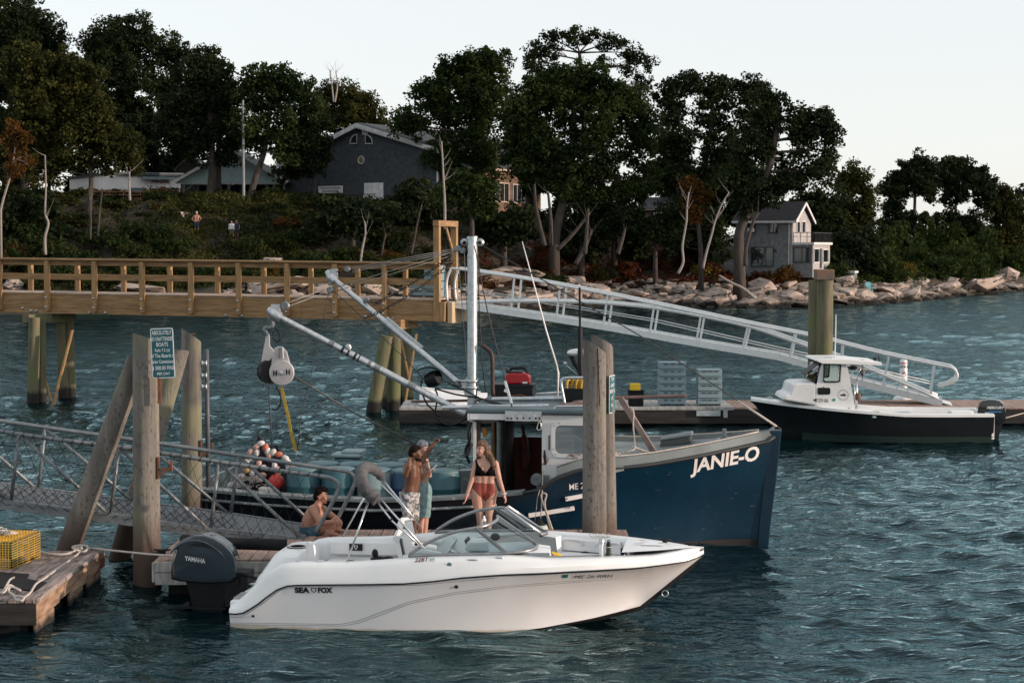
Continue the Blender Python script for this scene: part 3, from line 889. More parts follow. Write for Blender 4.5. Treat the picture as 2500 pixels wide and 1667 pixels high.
for off, nm in ((0, "girder"), (PW, "girder")):
	for a, b in ((S0, 2.2), (2.2, 11.2), (11.2, S1 - .02)):
		part("girder", MB().beam(pp(a + .006, off, -.29), pp(b, off, -.29), .14, .46), M_TIMBER, pier, bevel=.008)
		part("lower_girder", MB().beam(pp(a + .006, off + .01, -.62), pp(b, off + .01, -.62), .16, .19), M_TIMBER, pier, bevel=.008)
mb = MB()
s = S0
while s < S1 - .1:
	mb.beam(pp(s + .07, -.09, -.03), pp(s + .07, PW + .09, -.03), .134, .045)
	s += .142
o = part("deck_boards", mb, M_PLANK, pier)
o["kind"] = "stuff"
FR = [-110, 5, 122, 237, 353, 472, 588, 706, 823, 943]
for px in FR:
	s = pier_s(px)
	part("post", MB().beam(pp(s, -.16, -.62), pp(s, -.16, 1.06), .15, .17, up=pn), M_TIMBER_V, pier, bevel=.01)
	for dz in (-.18, -.50):
		part("bolt", MB().lathe([(.05, 0), (.05, .012), (.022, .014), (.022, .04)], pp(s, -.235, dz), 10, Matrix.Rotation(R(90), 3, 'X')), M_GALV, pier, 'all')
	part("inner_post", MB().beam(pp(s, PW + .10, -.5), pp(s, PW + .10, 1.06), .14, .16, up=pn), M_TIMBER_V, pier, bevel=.01)
for px, dz in ((58, -.56), (79, -.64), (92, -.64), (114, -.5), (222, -.66), (259, -.66), (554, -.66), (592, -.66), (960, -.66), (895, -.6)):
	part("bolt", MB().lathe([(.05, 0), (.05, .012), (.022, .014), (.022, .04)], pp(pier_s(px), -.085, dz), 10, Matrix.Rotation(R(90), 3, 'X')), M_GALV, pier, 'all')
for off in (-.05, PW + .02):
	part("cap_rail", MB().beam(pp(S0, off - .06, 1.115), pp(S1, off - .06, 1.115), .24, .045), M_TIMBER, pier, bevel=.006)
	part("upper_rail", MB().beam(pp(S0, off, 1.0), pp(S1, off, 1.0), .05, .17), M_TIMBER, pier, bevel=.006)
	part("middle_rail", MB().beam(pp(S0, off, .51), pp(S1, off, .51), .05, .17), M_TIMBER, pier, bevel=.006)
for off in (-.05, PW - .02):
	part("end_post", MB().beam(pp(S1 - .02, off, -.72), pp(S1 - .02, off, 2.28), .2, .18, up=pn), M_TIMBER_V, pier, bevel=.012)
part("end_header", MB().beam(pp(S1 - .02, -.18, 2.38), pp(S1 - .02, PW + .1, 2.38), .2, .19), M_TIMBER, pier, bevel=.012)
part("end_brace", MB().beam(pp(S1 - .05, PW * .55, 2.25), pp(S1 - .05, PW - .1, 1.5), .05, .12), M_TIMBER, pier)
part("end_block", MB().beam(pp(S1 + .1, -.05, -.40), pp(S1 + .28, -.05, -.40), .3, .62), M_TIMBER_V, pier, bevel=.012)
part("end_girder", MB().beam(pp(S1 + .42, -.1, -.43), pp(S1 + .42, PW, -.43), .16, .66), mat("pale_timber", (.55, .42, .27), .8, scale=6, stretch=(3, 3, .4)), pier, bevel=.012)
def pile(a, b, r0, r1=None, m=None, parent=None, name="pile"):
	return part(name, MB().tube([a, Vector(a).lerp(Vector(b), .5), b], [r0, r0 * 1.03, r1 or r0 * 1.08], 14), m or M_PILE, parent, True)
for ax, ay, bx, by, r, Y in ((84, 775, 79, 1010, .19, 57.6), (100, 775, 101, 1005, .165, 58.0), (148, 775, 157, 985, .165, 59.2), (167, 775, 175, 985, .17, 59.4),
							 (944, 820, 900, 1030, .22, 54.2), (965, 785, 960, 1030, .2, 54.6), (992, 785, 990, 1030, .21, 56.0), (962, 850, 940, 1010, .2, 55.6), (985, 800, 1001, 1020, .18, 55.4)):
	a, b = at(ax, ay, Y), at(bx, by, Y)
	b.z = -.8
	pile(a, b, r, parent=pier)
part("pile_cap", MB().beam(at(62, 778, 57.6), at(178, 776, 59.6), .3, .28), M_PILE, pier, bevel=.01)
part("pile_cap", MB().beam(at(968, 792, 54.3), at(1010, 790, 55.6), .3, .30), M_TIMBER, pier, bevel=.01)
for ax, ay, bx, by, Y, w in ((177, 806, 130, 990, 57.2, .17), (104, 900, 126, 985, 58.2, .13), (1017, 815, 985, 1010, 54.0, .17), (979, 830, 1000, 930, 54.2, .09)):
	part("cross_brace", MB().beam(at(ax, ay, Y), at(bx, by, Y), .06, w, up=(0, 1, 0)), M_TIMBER_V, pier, bevel=.006)
# grey insulated fish totes stacked on the pier's end, and on the far float
M_TOTE = mat("tote_plastic", (.22, .31, .34), .55, col2=(.18, .26, .285), scale=2)
M_DARK = mat("black_plastic", (.009, .0095, .011), .7, col2=(.014, .0145, .016), scale=4, spec=.15)
def tote_stack(c, rz, w, d, h, n, label, grp, lid=True):
	for i in range(n):
		T = thing("fish_tote", label(i), "crate", Vector(c) + Vector((0, 0, i * h)), rz, grp, local=True)
		mb = MB()
		mb.box((0, 0, h * .53), (w, d, h * .9), taper=1.02)
		part("body", mb, M_TOTE, T, bevel=.012)
		mb = MB()
		mb.box((0, 0, h * .955), (w * 1.045, d * 1.045, h * .085))
		part("rim", mb, M_TOTE, T, bevel=.008)
		for k in (-.26, 0, .26):
			part("hand_hold", MB().tube([(k * w - .05, -d / 2 - .012, h * .86), (k * w - .035, -d / 2 - .02, h * .76), (k * w + .035, -d / 2 - .02, h * .76), (k * w + .05, -d / 2 - .012, h * .86)], .012, 6), M_DARK, T)
		if i == 0:
			mb = MB()
			for k in range(9):
				mb.box(((k - 4) * w / 10, -d / 2 - .012, h * .16), (w / 17, .02, h * .22))
			part("foot_slot", mb, M_DARK, T)["kind"] = "stuff"
e = pp(pier_s(1035), PW * .62, 0)
yaw_p = math.atan2(pd.y, pd.x)
tote_stack(e, yaw_p, .55, .5, .26, 4, lambda i: f"blue-grey fish tote on the pier's end behind the rail, " + ("bottom of the taller stack", "second up in the taller stack", "third up in the taller stack", "top of the taller stack")[i], "fish totes on the pier's end")
tote_stack(pp(pier_s(996), PW * .62, 0), yaw_p, .5, .5, .26, 2, lambda i: ("lower", "upper")[i] + " blue-grey fish tote in the short stack left of the taller one", "fish totes on the pier's end")
# ================================================================ far white gangway
M_ALU = mat("white_aluminium", (.62, .66, .67), .45, .2, col2=(.55, .59, .60), scale=6)
gx0, gx1, gY0, gY1 = 1095, 2300, 54.6, 51.2
def gY(px):
	return gY0 + (gY1 - gY0) * (px - gx0) / (gx1 - gx0)
def gp(pts):
	return [at(a, b, gY(a)) for a, b in pts]
low = gp([(1095, 742), (1200, 756), (1350, 778), (1500, 802), (1700, 838), (1900, 871), (1975, 891), (2077, 929), (2190, 957), (2300, 985)])
hand = gp([(1092, 735), (1090, 690), (1100, 660), (1112, 656), (1200, 668), (1300, 684), (1417, 705), (1599, 742), (1829, 790), (2005, 825), (2053, 838), (2163, 865), (2300, 893), (2325, 899), (2337, 914), (2328, 932), (2290, 946)])
arch = gp([(1112, 743), (1166, 737), (1300, 735), (1417, 737), (1492, 741), (1600, 752), (1715, 772), (1829, 797), (1900, 820), (2005, 857), (2121, 900), (2290, 972)])
gd = (low[-1] - low[0])
gn = Vector((-gd.y, gd.x, 0)).normalized()
gang = thing("aluminium_gangway", "long white arched aluminium gangway sloping from the pier to the far float", "gangway", (low[0].x, low[0].y, 0))
VERT = [(1247, 1256), (1358, 1368), (1473, 1484), (1587, 1598), (1700, 1713), (1813, 1828), (1928, 1942), (2052, 2058), (2157, 2173), (2274, 2285)]
def yat(pts, px):
	q = sorted((FP * p.x / p.y + 1250, p) for p in pts)
	for (a, p), (b, r_) in zip(q, q[1:]):
		if a <= px <= b:
			return p.lerp(r_, (px - a) / max(b - a, 1e-6))
	return q[-1][1]
for off in (0, 1.05):
	o3 = gn * off
	mb = MB()
	for a, b in zip(low, low[1:]):
		mb.beam(a + o3, b + o3, .07, .2)
	part("bottom_chord", mb, M_ALU, gang)
	part("handrail", MB().tube(crv([p + o3 for p in hand], 4), .042, 8), M_ALU, gang, 'all')
	part("arched_chord", MB().tube(crv([p + o3 for p in arch], 4), .05, 6), M_ALU, gang, 'all')
	for b, t in VERT:
		part("upright", MB().beam(yat(low, b) + o3, yat(hand[3:14], t) + o3, .06, .06), M_ALU, gang)
	part("middle_wire", MB().tube([a.lerp(b, .45) + o3 for a, b in ((low[0], hand[3]), (yat(low, 1587), yat(hand[3:14], 1598)), (yat(low, 2274), yat(hand[3:14], 2285)))], .014, 6), M_ALU, gang, 'all')
for a, b in zip(low, low[1:]):
	n = max(2, int((b - a).length / .3))
	for i in range(n):
		p, q = a.lerp(b, i / n), a.lerp(b, (i + .86) / n)
		part("tread", MB().beam(p + gn * .525 + V(0, 0, .03), q + gn * .525 + V(0, 0, .03), .95, .035), M_ALU, gang)
part("toe_plate", MB().prism([low[-1] + V(0, 0, .02), low[-1] + gn * 1.05 + V(0, 0, .02), low[-1] + gn * 1.05 + V(1.05, -.1, -.3), low[-1] + V(1.05, -.1, -.3)], (0, 0, .02)), M_ALU, gang)
# ================================================================ far float
M_FLOATSIDE = mat("float_side_wood", (.035, .031, .029), .9, col2=(.014, .013, .012), scale=3, stretch=(.4, 1, 4), bump=.5)
over(M_FLOATSIDE, (.010, .010, .010), 2, 0, 0, zband=(.1, .2, .15))
M_PLANK_PINK = mat("float_plank", (.36, .25, .20), .85, col2=(.22, .15, .125), scale=5, stretch=(3, .4, 1), bump=.3)
M_PLANK_GREY = mat("grey_float_plank", (.42, .42, .40), .85, col2=(.26, .25, .24), scale=5, stretch=(3, .4, 1), bump=.3)
fl = thing("float_dock", "long low wooden float dock beyond the boats, under the white gangway", "dock", (6, 51.3, 0))
FX0, FX1, FXM = -3.3, 18.6, 6.5
n = int((FX1 - FX0) / .21)
for i in range(n):
	x = FX0 + .21 * i
	yb, zb = (50.3, .50)
	part("plank", MB().box((x + .1, yb + 1.35 + random.uniform(-.01, .01), zb - .02 + random.uniform(-.004, .004)), (.198, 2.7, .04)), M_PLANK_PINK if x > FXM else M_PLANK_GREY, fl)
part("front_fascia", MB().box2((FX0, 50.22, .05), (FX1, 50.295, .44)), M_FLOATSIDE, fl)
part("edge_strip", MB().box2((FX0, 50.20, .445), (FXM, 50.29, .535)), M_PLANK_GREY, fl, bevel=.01)
part("rear_fascia", MB().box2((FX0, 53.0, .05), (FX1, 53.08, .44)), M_FLOATSIDE, fl)
for i in range(7):
	part("flotation_drum", MB().box((FX0 + 1.4 + i * 3.1, 51.6, -.05), (2.2, 2.3, .7)), M_DARK, fl)
solo("mooring_fitting", MB().box((at(1730, 1015, 50.1).x, 50.17, .36), (.7, .06, .16)).box((at(1730, 1015, 50.1).x + .5, 50.165, .34), (.12, .05, .22)), M_GALV, "grey steel bracket bolted to the far float's front edge", "bracket")
def on_float(px):
	return at(px, 985, 51.0).x
tote_stack((on_float(1642), 51.3, .5), 0, .78, .62, .215, 6, lambda i: "grey fish tote on the far float, tall stack, " + ("bottom one", "second from below", "third from below", "third from top", "second from top", "topmost")[i], "fish totes on the far float")
tote_stack((on_float(1733), 51.3, .5), 0, .70, .62, .215, 5, lambda i: "grey fish tote on the far float, shorter stack, " + ("bottom one", "second from below", "middle one", "second from top", "topmost")[i], "fish totes on the far float")
x = on_float(1552)
solo("black_bin", MB().box((x, 51.0, .72), (.42, .42, .44), taper=1.08).box((x, 51.0, .955), (.50, .50, .04)), M_DARK, "square black bin on the far float under the yellow box", "bin", bevel=.012)
M_YELLOW = mat("yellow_plastic", (.85, .55, .02), .5, col2=(.72, .44, .015), scale=3)
solo("yellow_box", MB().box((x - .02, 51.0, 1.07), (.30, .26, .19)).box((x - .02, 50.865, 1.07), (.02, .012, .19)), M_YELLOW, "small bright yellow box on top of the black bin", "box", bevel=.01)
M_WHITE = mat("white_paint", (.78, .79, .79), .4, col2=(.70, .71, .71), scale=3)
M_RED = mat("red_paint", (.55, .03, .025), .5, col2=(.45, .025, .02), scale=4)
p = at(2205, 968, 53.9)
buoy = thing("danger_buoy", "white DANGER spar buoy with red diamond behind the white gangway", "buoy", (p.x, p.y, -.2))
part("float_collar", MB().lathe([(.0, 0), (.30, .02), (.34, .2), (.33, .42), (.26, .52), (.0, .54)], (p.x, p.y, 0), 20), M_WHITE, buoy, True)
part("spar", MB().lathe([(.11, .4), (.118, .5), (.118, 1.62), (.10, 1.68), (0, 1.70)], (p.x, p.y, 0), 20), M_WHITE, buoy, True)
part("red_band", MB().lathe([(.1195, 1.555), (.1195, 1.59)], (p.x, p.y, 0), 20), M_RED, buoy, True)
M_BLACKPRINT = mat("black_print", (.012, .012, .014), .5, scale=5)
bx, by = p.x, p.y
letters("lettering", "DANGER", .085, M_BLACKPRINT, buoy, lambda x, y: V(bx + .121 * math.sin(x / .12), by - .121 * math.cos(x / .12), 1.43 + y), align='CENTER', bold=.02)
mb = MB()
for s_ in (1, -1):
	cz = 1.10
	for (a, b) in (((-.085, .03), (0, .16)), ((0, .16), (.085, .03))):
		for q in range(2):
			x0, x1 = a[0] + (b[0] - a[0]) * q / 2, a[0] + (b[0] - a[0]) * (q + 1) / 2
			z0, z1 = a[1] + (b[1] - a[1]) * q / 2, a[1] + (b[1] - a[1]) * (q + 1) / 2
			f = lambda x, z: V(bx + .1215 * math.sin(x / .12), by - .1215 * math.cos(x / .12), cz + s_ * (z + .02))
			mb.quad(f(x0, z0), f(x1, z1), f(x1, z1 + .055), f(x0, z0 + .055))
part("diamond_mark", mb, M_RED, buoy)
# capped mooring piling
pl = at(2014, 668, 49.6)
mp_ = thing("capped_piling", "tall brown mooring piling with a square cap behind the small black boat", "piling", (pl.x, pl.y, -1))
part("shaft", MB().tube([V(pl.x, pl.y, -1), V(pl.x, pl.y, 2), V(pl.x + .01, pl.y, 4.3)], [.25, .245, .235], 20), M_PILE, mp_, True)
part("second_shaft", MB().tube([V(pl.x - .2, pl.y + .3, -1), V(pl.x - .2, pl.y + .3, 4.25)], .22, 16), M_PILE, mp_, True)
part("cap", MB().box((pl.x - .03, pl.y, 4.42), (.52, .5, .3)), mat("rusty_cap", (.19, .10, .055), .85, col2=(.10, .09, .085), scale=2.5, bump=.4), mp_, bevel=.02)
# ================================================================ buildings on the bank
class Frame(object):
	"a building's frame: right-hand wall in plane y = 0, left-hand wall in plane x = 0"
	def __init__(s, px, Y, yaw):
		p = at(px, 600, Y)
		s.P, s.yaw = Vector((p.x, p.y, 0)), yaw
		s.hx, s.hy = Vector((math.cos(yaw), math.sin(yaw), 0)), Vector((-math.sin(yaw), math.cos(yaw), 0))
	def _hit(s, a, b, n, c):
		d = Vector(ray(a, b))
		t = (s.P.dot(n) + c) / d.dot(n)
		w = d * t + Vector((0, 0, HC)) - s.P
		return Vector((w.dot(s.hx), w.dot(s.hy), w.z))
	def r(s, a, b, y=0.0):
		return s._hit(a, b, s.hy, y)
	def l(s, a, b, x=0.0):
		return s._hit(a, b, s.hx, x)
def coursed(name, col, pitch=.14, dark=.55, rough=.9, scale=2.0, vert=False):
	"wall of shingle or clapboard courses: fine relief too far away to pick apart"
	m = mat(name, col, rough, spec=.12, col2=tuple(c * .72 for c in col), scale=scale, contrast=(.3, .7))
	nt = m.node_tree
	n, l = nt.nodes, nt.links
	b = n["Principled BSDF"]
	src = b.inputs["Base Color"].links[0].from_socket
	tc = n.new("ShaderNodeTexCoord")
	br = n.new("ShaderNodeTexBrick")
	br.inputs["Scale"].default_value = 1.0
	br.inputs["Brick Width"].default_value = .22 if not vert else 3
	br.inputs["Row Height"].default_value = pitch
	br.inputs["Mortar Size"].default_value = .014
	br.inputs["Color1"].default_value = (1, 1, 1, 1)
	br.inputs["Color2"].default_value = (.74, .74, .74, 1)
	br.inputs["Mortar"].default_value = (dark, dark, dark, 1)
	sp = n.new("ShaderNodeSeparateXYZ")
	l.new(tc.outputs["Object"], sp.inputs[0])
	ad = n.new("ShaderNodeMath")
	l.new(sp.outputs["X"], ad.inputs[0])
	l.new(sp.outputs["Y"], ad.inputs[1])
	cb = n.new("ShaderNodeCombineXYZ")
	if vert:
		l.new(sp.outputs["Z"], cb.inputs["X"])
		l.new(ad.outputs[0], cb.inputs["Y"])
	else:
		l.new(ad.outputs[0], cb.inputs["X"])
		l.new(sp.outputs["Z"], cb.inputs["Y"])
	l.new(cb.outputs[0], br.inputs["Vector"])
	mx = n.new("ShaderNodeMix")
	mx.data_type, mx.blend_type = 'RGBA', 'MULTIPLY'
	mx.inputs["Factor"].default_value = 1
	l.new(src, mx.inputs["A"])
	l.new(br.outputs["Color"], mx.inputs["B"])
	l.new(mx.outputs["Result"], b.inputs["Base Color"])
	return m
M_SHINGLE = coursed("grey_shingle", (.085, .097, .108), .16)
M_SHINGLE_LIT = coursed("sunlit_shingle", (.22, .15, .11), .16)  # sun-side copy of the shingle, warm sunlight put into its colour
M_CLAP = coursed("grey_clapboard", (.24, .255, .27), .17, dark=.7)
M_PANEL = coursed("tan_panel", (.23, .185, .13), .22, dark=.6, vert=True)
M_ROOFG = coursed("grey_roof_shingle", (.10, .108, .115), .2, dark=.75)
M_ROOFD = coursed("dark_roof_shingle", (.035, .036, .042), .2, dark=.75)
M_TRIM = mat("white_trim", (.66, .66, .66), .6, scale=2)
M_PALEBLUE = mat("pale_blue_board", (.40, .52, .53), .7, col2=(.34, .45, .46), scale=2)
M_HALL = mat("hall_white", (.72, .69, .68), .7, col2=(.64, .61, .60), scale=1)
M_SHUT = mat("shutter_grey", (.13, .17, .18), .6, scale=2)
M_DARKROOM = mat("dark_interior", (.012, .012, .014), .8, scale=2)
M_PANE = mat("window_glass", (.02, .025, .03), .06, scale=2, coat=1.0)
def window(T, o, ex, w, h, n, fm=None, pm=None, name="window", sub=(1, 0)):
	"a window centred at o in the wall whose outward normal is n (local frame)"
	ex, n = Vector(ex), Vector(n)
	f = .09
	mb = MB()
	c = Vector(o) + n * .04
	for s_ in (-1, 1):
		mb.beam(c + ex * (s_ * w / 2) - V(0, 0, h / 2 + f / 2), c + ex * (s_ * w / 2) + V(0, 0, h / 2 + f / 2), .08, f, up=n)
		mb.beam(c - ex * w / 2 + V(0, 0, s_ * h / 2), c + ex * w / 2 + V(0, 0, s_ * h / 2), .08, f)
	for k in range(sub[0]):
		x = (k + 1) / (sub[0] + 1) - .5
		mb.beam(c + ex * (x * w) - V(0, 0, h / 2), c + ex * (x * w) + V(0, 0, h / 2), .06, .06, up=n)
	wf = part(name, mb, fm or M_TRIM, T)
	me = MB().prism([Vector(o) + n * .012 + ex * a + V(0, 0, b) for a, b in ((-w / 2, -h / 2), (w / 2, -h / 2), (w / 2, h / 2), (-w / 2, h / 2))], n * .012).mesh("pane", pm or M_PANE)
	p = put("pane", me)
	p.parent = wf
	return wf
# ---- playhouse
PH = Frame(1069, 158, math.atan2(.83, .557))
ph = thing("playhouse", "large grey shingled playhouse with a wide gable and two quarter-round windows", "building", (PH.P.x, PH.P.y, 0), PH.yaw, local=True)
yl = PH.l(690, 400).y
yk, zk_ = PH.l(877, 303).y, PH.l(877, 303).z
ze_r, ze_l = PH.l(1066, 362).z, PH.l(692, 400).z
D_ = 16.0
part("front_wall", MB().prism([V(0, 0, 4), V(0, yl, 6), V(0, yl, ze_l), V(0, yk, zk_ - .1), V(0, 0, ze_r)], (.3, 0, 0)), M_SHINGLE, ph)
part("right_wall", MB().box2((.3, 0, 4), (D_, .3, ze_r)), M_SHINGLE_LIT, ph)
part("left_wall", MB().box2((.3, yl - .3, 6), (D_, yl, ze_l)), M_SHINGLE, ph)
for y0, z0, nm in ((-.5, ze_r - .12, "roof_slope"), (yl + .5, ze_l - .12, "roof_slope")):
	part(nm, MB().prism([V(-.45, yk, zk_ + .12), V(D_, yk, zk_ + .12), V(D_, y0, z0 + .1), V(-.45, y0, z0 + .1)], (0, 0, -.2)), M_ROOFG, ph)
	part("barge_board", MB().beam(V(-.48, yk, zk_ - .1), V(-.48, y0, z0 - .12), .05, .3), M_TRIM, ph)
	mb = MB()
	n = 44
	for k in range(n):
		t = (k + .5) / n
		mb.box(V(-.50, yk + (y0 - yk) * t, zk_ - .30 + (z0 - zk_) * t), (.03, .16, .2))
	part("scalloped_trim", mb, M_TRIM, ph)["kind"] = "stuff"
part("corner_board", MB().box2((-.04, -.06, 4.5), (.12, .10, ze_r - .2)), M_TRIM, ph)
q = PH.l(891, 320)
window(ph, q, (0, 1, 0), .5, .62, (-1, 0, 0), pm=M_PALEBLUE, name="gable_vent", sub=(0, 0))
for a, sg in ((864, 1), (901, -1)):
	q = PH.l(a, 351)
	pts = [V(-.06, q.y + sg * .36 * (1 - 2 * 0), q.z)]
	arc = [V(-.05, q.y - sg * .40 + sg * .85 * math.cos(t), q.z + .85 * math.sin(t)) for t in [k * math.pi / 12 for k in range(7)]]
	wf = part("quarter_round_window", MB().tube([V(-.05, q.y - sg * .40, q.z)] + arc, .06, 6, closed=True), M_TRIM, ph, 'all')
	p = put("pane", MB().prism([V(-.03, q.y - sg * .40, q.z)] + [V(-.03, v.y, v.z) for v in arc], (.02, 0, 0)).mesh("pane", M_PANE))
	p.parent = wf
q = PH.l(882, 391)
RY = Matrix.Rotation(R(-90), 3, 'Y')
part("round_emblem", MB().lathe([(0, .05), (.30, .05), (.31, .0)], q, 20, RY), mat("emblem_gold", (.24, .19, .07), .6, scale=3), ph)
part("emblem_ring", MB().lathe([(.33, .03), (.36, .07), (.40, .03)], q, 20, RY), M_TRIM, ph, True)
letters("emblem_letter", "L", .32, mat("emblem_navy", (.02, .03, .06), .5, scale=3), ph, lambda x, y: q + V(-.06, .12 - x, y - .16), bold=.03)
q = PH.l(808, 463)
part("sign_board", MB().box(q + V(-.06, 0, 0), (.06, 3.0, .68)), M_TRIM, ph)
letters("sign_lettering", "Greenwood Garden", .20, M_BLACKPRINT, ph, lambda x, y: q + V(-.10, -x, y + .06), align='CENTER', bold=.02, sx=1.05)
letters("sign_lettering", "PLAYHOUSE", .22, M_BLACKPRINT, ph, lambda x, y: q + V(-.10, -x, y - .27), align='CENTER', bold=.03, sx=1.1)
q0, q1 = PH.l(890, 478), PH.l(936, 446)
part("door", MB().box2((-.05, q1.y, q0.z - .6), (-.005, q0.y, q1.z)), M_TRIM, ph)
fz_ = PH.l(800, 505, -2.2).z
part("porch_deck", MB().box2((-2.2, 5.5, fz_ - .3), (-.01, yl, fz_)), M_FLOATSIDE, ph)
y = 5.6
while y < yl:
	part("railing_slat", MB().box2((-2.2, y, fz_), (-2.15, y + .1, fz_ + 1.05)), M_FLOATSIDE if not (PH.l(922, 490, -2.2).y < y < PH.l(887, 490, -2.2).y) else M_TRIM, ph)
	y += .21
part("railing_top", MB().box2((-2.23, 5.5, fz_ + 1.05), (-2.12, yl, fz_ + 1.12)), M_FLOATSIDE, ph)
# shingled wing on the sunny side
wy = -2.5
ez = PH.r(1245, 416, wy).z
xa_, xb_ = .8, 13.5
part("wing_wall", MB().box2((xa_, wy, PH.r(1250, 522, wy).z), (xb_, -.01, ez)), M_SHINGLE_LIT, ph)
part("wing_base", MB().box2((xa_ + .02, wy + .06, 3.5), (xb_ - .02, -.02, PH.r(1250, 522, wy).z - .005)), M_PANEL, ph)
part("wing_roof", MB().prism([V(xa_ - .3, wy - .5, ez - .02), V(xb_ + .3, wy - .5, ez - .02), V(xb_ + .3, .0, ez + 1.0), V(xa_ - .3, .0, ez + 1.0)], (0, 0, .16)), M_ROOFG, ph)
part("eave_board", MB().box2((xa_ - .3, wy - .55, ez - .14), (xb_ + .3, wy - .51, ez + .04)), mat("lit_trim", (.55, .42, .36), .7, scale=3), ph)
for a0, a1, b0, b1 in ((1186, 1199, 446, 490), (1208, 1241, 448, 492), (1251, 1282, 452, 494)):
	p0, p1 = PH.r(a0, b1, wy), PH.r(a1, b0, wy)
	window(ph, V((p0.x + p1.x) / 2, wy, (p0.z + p1.z) / 2), (1, 0, 0), p1.x - p0.x, p1.z - p0.z, (0, -1, 0), sub=(2, 0), fm=mat("cream_frame", (.50, .44, .38), .6, scale=2) if "cream_frame" not in bpy.data.materials else bpy.data.materials["cream_frame"])
p0, p1 = PH.r(1234, 548, wy), PH.r(1246, 528, wy)
part("cellar_hatch", MB().box2((p0.x, wy - .03, p0.z), (p1.x, wy - .005, p1.z)), mat("hatch_tan", (.30, .24, .16), .8, scale=2), ph)
# ---- white hall
WH = Frame(262, 174, R(30))
wh = thing("white_hall", "low white flat-roofed hall with red letters AND LIONS over shuttered windows", "building", (WH.P.x, WH.P.y, 0), WH.yaw, local=True)
zt_ = WH.r(300, 428).z
xe = WH.r(441, 450).x
yl2 = WH.l(170, 450).y
part("lit_wall", MB().box2((0, 0, 8.5), (xe, .3, zt_)), M_HALL, wh)
part("side_wall", MB().box2((0, .3, 8.5), (.3, yl2, zt_)), M_HALL, wh)
part("end_wall", MB().box2((xe - .3, .3, 8.5), (xe, yl2, zt_)), M_HALL, wh)
part("flat_roof", MB().box2((-.2, -.3, zt_), (xe + .2, yl2, zt_ + .22)), M_ROOFG, wh)
part("roof_edge", MB().box2((-.22, -.34, zt_ + .22), (xe + .22, -.2, zt_ + .32)), M_SHUT, wh)
p0, p1 = WH.r(345, 437), WH.r(420, 430)
part("awning", MB().prism([V(p0.x, -.01, p1.z), V(p1.x, -.01, p1.z), V(p1.x, -.7, p0.z), V(p0.x, -.7, p0.z)], (0, 0, -.08)), M_SHUT, wh)
M_LIONRED = mat("letter_red", (.35, .04, .05), .6, scale=3)
p0, p1 = WH.r(369, 447, -.01), WH.r(413, 447, -.01)
vs_, _ = text_mb("AND LIONS", .36, bold=.02)
w_ = max(v[0] for v in vs_)
letters("hall_lettering", "AND LIONS", .36, M_LIONRED, wh, lambda x, y: V(p0.x + (p1.x - p0.x) * x / w_, -.02, p0.z + y), bold=.02)
for a0, a1 in ((318, 353), (395, 435)):
	p0, p1 = WH.r(a0, 480), WH.r(a1, 460)
	window(wh, V((p0.x + p1.x) / 2, 0, (p0.z + p1.z) / 2), (1, 0, 0), p1.x - p0.x, p1.z - p0.z, (0, -1, 0), pm=M_SHUT, fm=M_SHUT, sub=(0, 0), name="shuttered_window")
q = WH.r(374, 463)
part("small_notice", MB().box(V(q.x, -.02, q.z), (.25, .03, .25)), M_RUST, wh)
# ---- pavilion
PV = Frame(432, 165, 0)
pv = thing("pavilion", "open-sided pavilion with a pale blue gable and grey shingled roof", "building", (PV.P.x, PV.P.y, 0), 0, local=True)
A, K, Bq = PV.r(432, 446), PV.r(566, 369), PV.r(697, 446)
part("gable_board", MB().prism([V(A.x, 0, A.z), V(Bq.x, 0, Bq.z), V(K.x, 0, K.z)], (0, .15, 0)), M_PALEBLUE, pv)
for e in (A, Bq):
	part("roof_slope", MB().prism([V(K.x, -.4, K.z + .15), V(K.x, 9, K.z + .15), V(e.x + (e.x - K.x) * .05, 9, e.z), V(e.x + (e.x - K.x) * .05, -.4, e.z)], (0, 0, .16)), M_ROOFG, pv)
	part("barge_board", MB().beam(V(K.x, -.43, K.z + .16), V(e.x + (e.x - K.x) * .05, -.43, e.z + .02), .05, .28), M_TRIM, pv)
mb = MB()
for k in range(60):
	mb.box(V(A.x + (Bq.x - A.x) * (k + .5) / 60, -.05, A.z - .09), (.1, .05, .16))
part("scalloped_trim", mb, M_TRIM, pv)["kind"] = "stuff"
for a in (447, 558, 668, 693):
	for yy in (.1, 7.5):
		x_ = PV.r(a, 460).x
		part("post", MB().box2((x_ - .11, yy, 9.0), (x_ + .11, yy + .2, A.z - .02)), M_SHUT, pv)
for a in (447, 668):
	x_ = PV.r(a, 460).x
	part("knee_brace", MB().beam(V(x_, .2, A.z - 1.0), V(x_ + (.9 if a < 500 else -.9), .2, A.z - .1), .1, .1), M_SHUT, pv)
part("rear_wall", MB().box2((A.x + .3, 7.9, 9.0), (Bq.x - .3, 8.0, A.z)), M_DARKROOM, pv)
part("rolled_screen", MB().tube([V(A.x + .8, .15, PV.r(500, 478).z), V(Bq.x - .8, .15, PV.r(500, 478).z)], .16, 8), M_SHUT, pv, True)
# ---- small gable behind
SG = Frame(460, 186, 0)
sg_ = thing("cottage", "small dark gabled roof behind the pavilion's left side", "building", (SG.P.x, SG.P.y, 0), 0, local=True)
a, k, b = SG.r(428, 416), SG.r(463, 384), SG.r(500, 416)
part("gable_wall", MB().prism([V(a.x, 0, 9), V(b.x, 0, 9), V(b.x, 0, b.z), V(k.x, 0, k.z), V(a.x, 0, a.z)], (0, 6, 0)), M_FLOATSIDE, sg_)
for e in (a, b):
	part("roof_slope", MB().prism([V(k.x, -.4, k.z), V(k.x, 6.4, k.z), V(e.x * 1.08, 6.4, e.z - .1), V(e.x * 1.08, -.4, e.z - .1)], (0, 0, .2)), M_ROOFG, sg_)
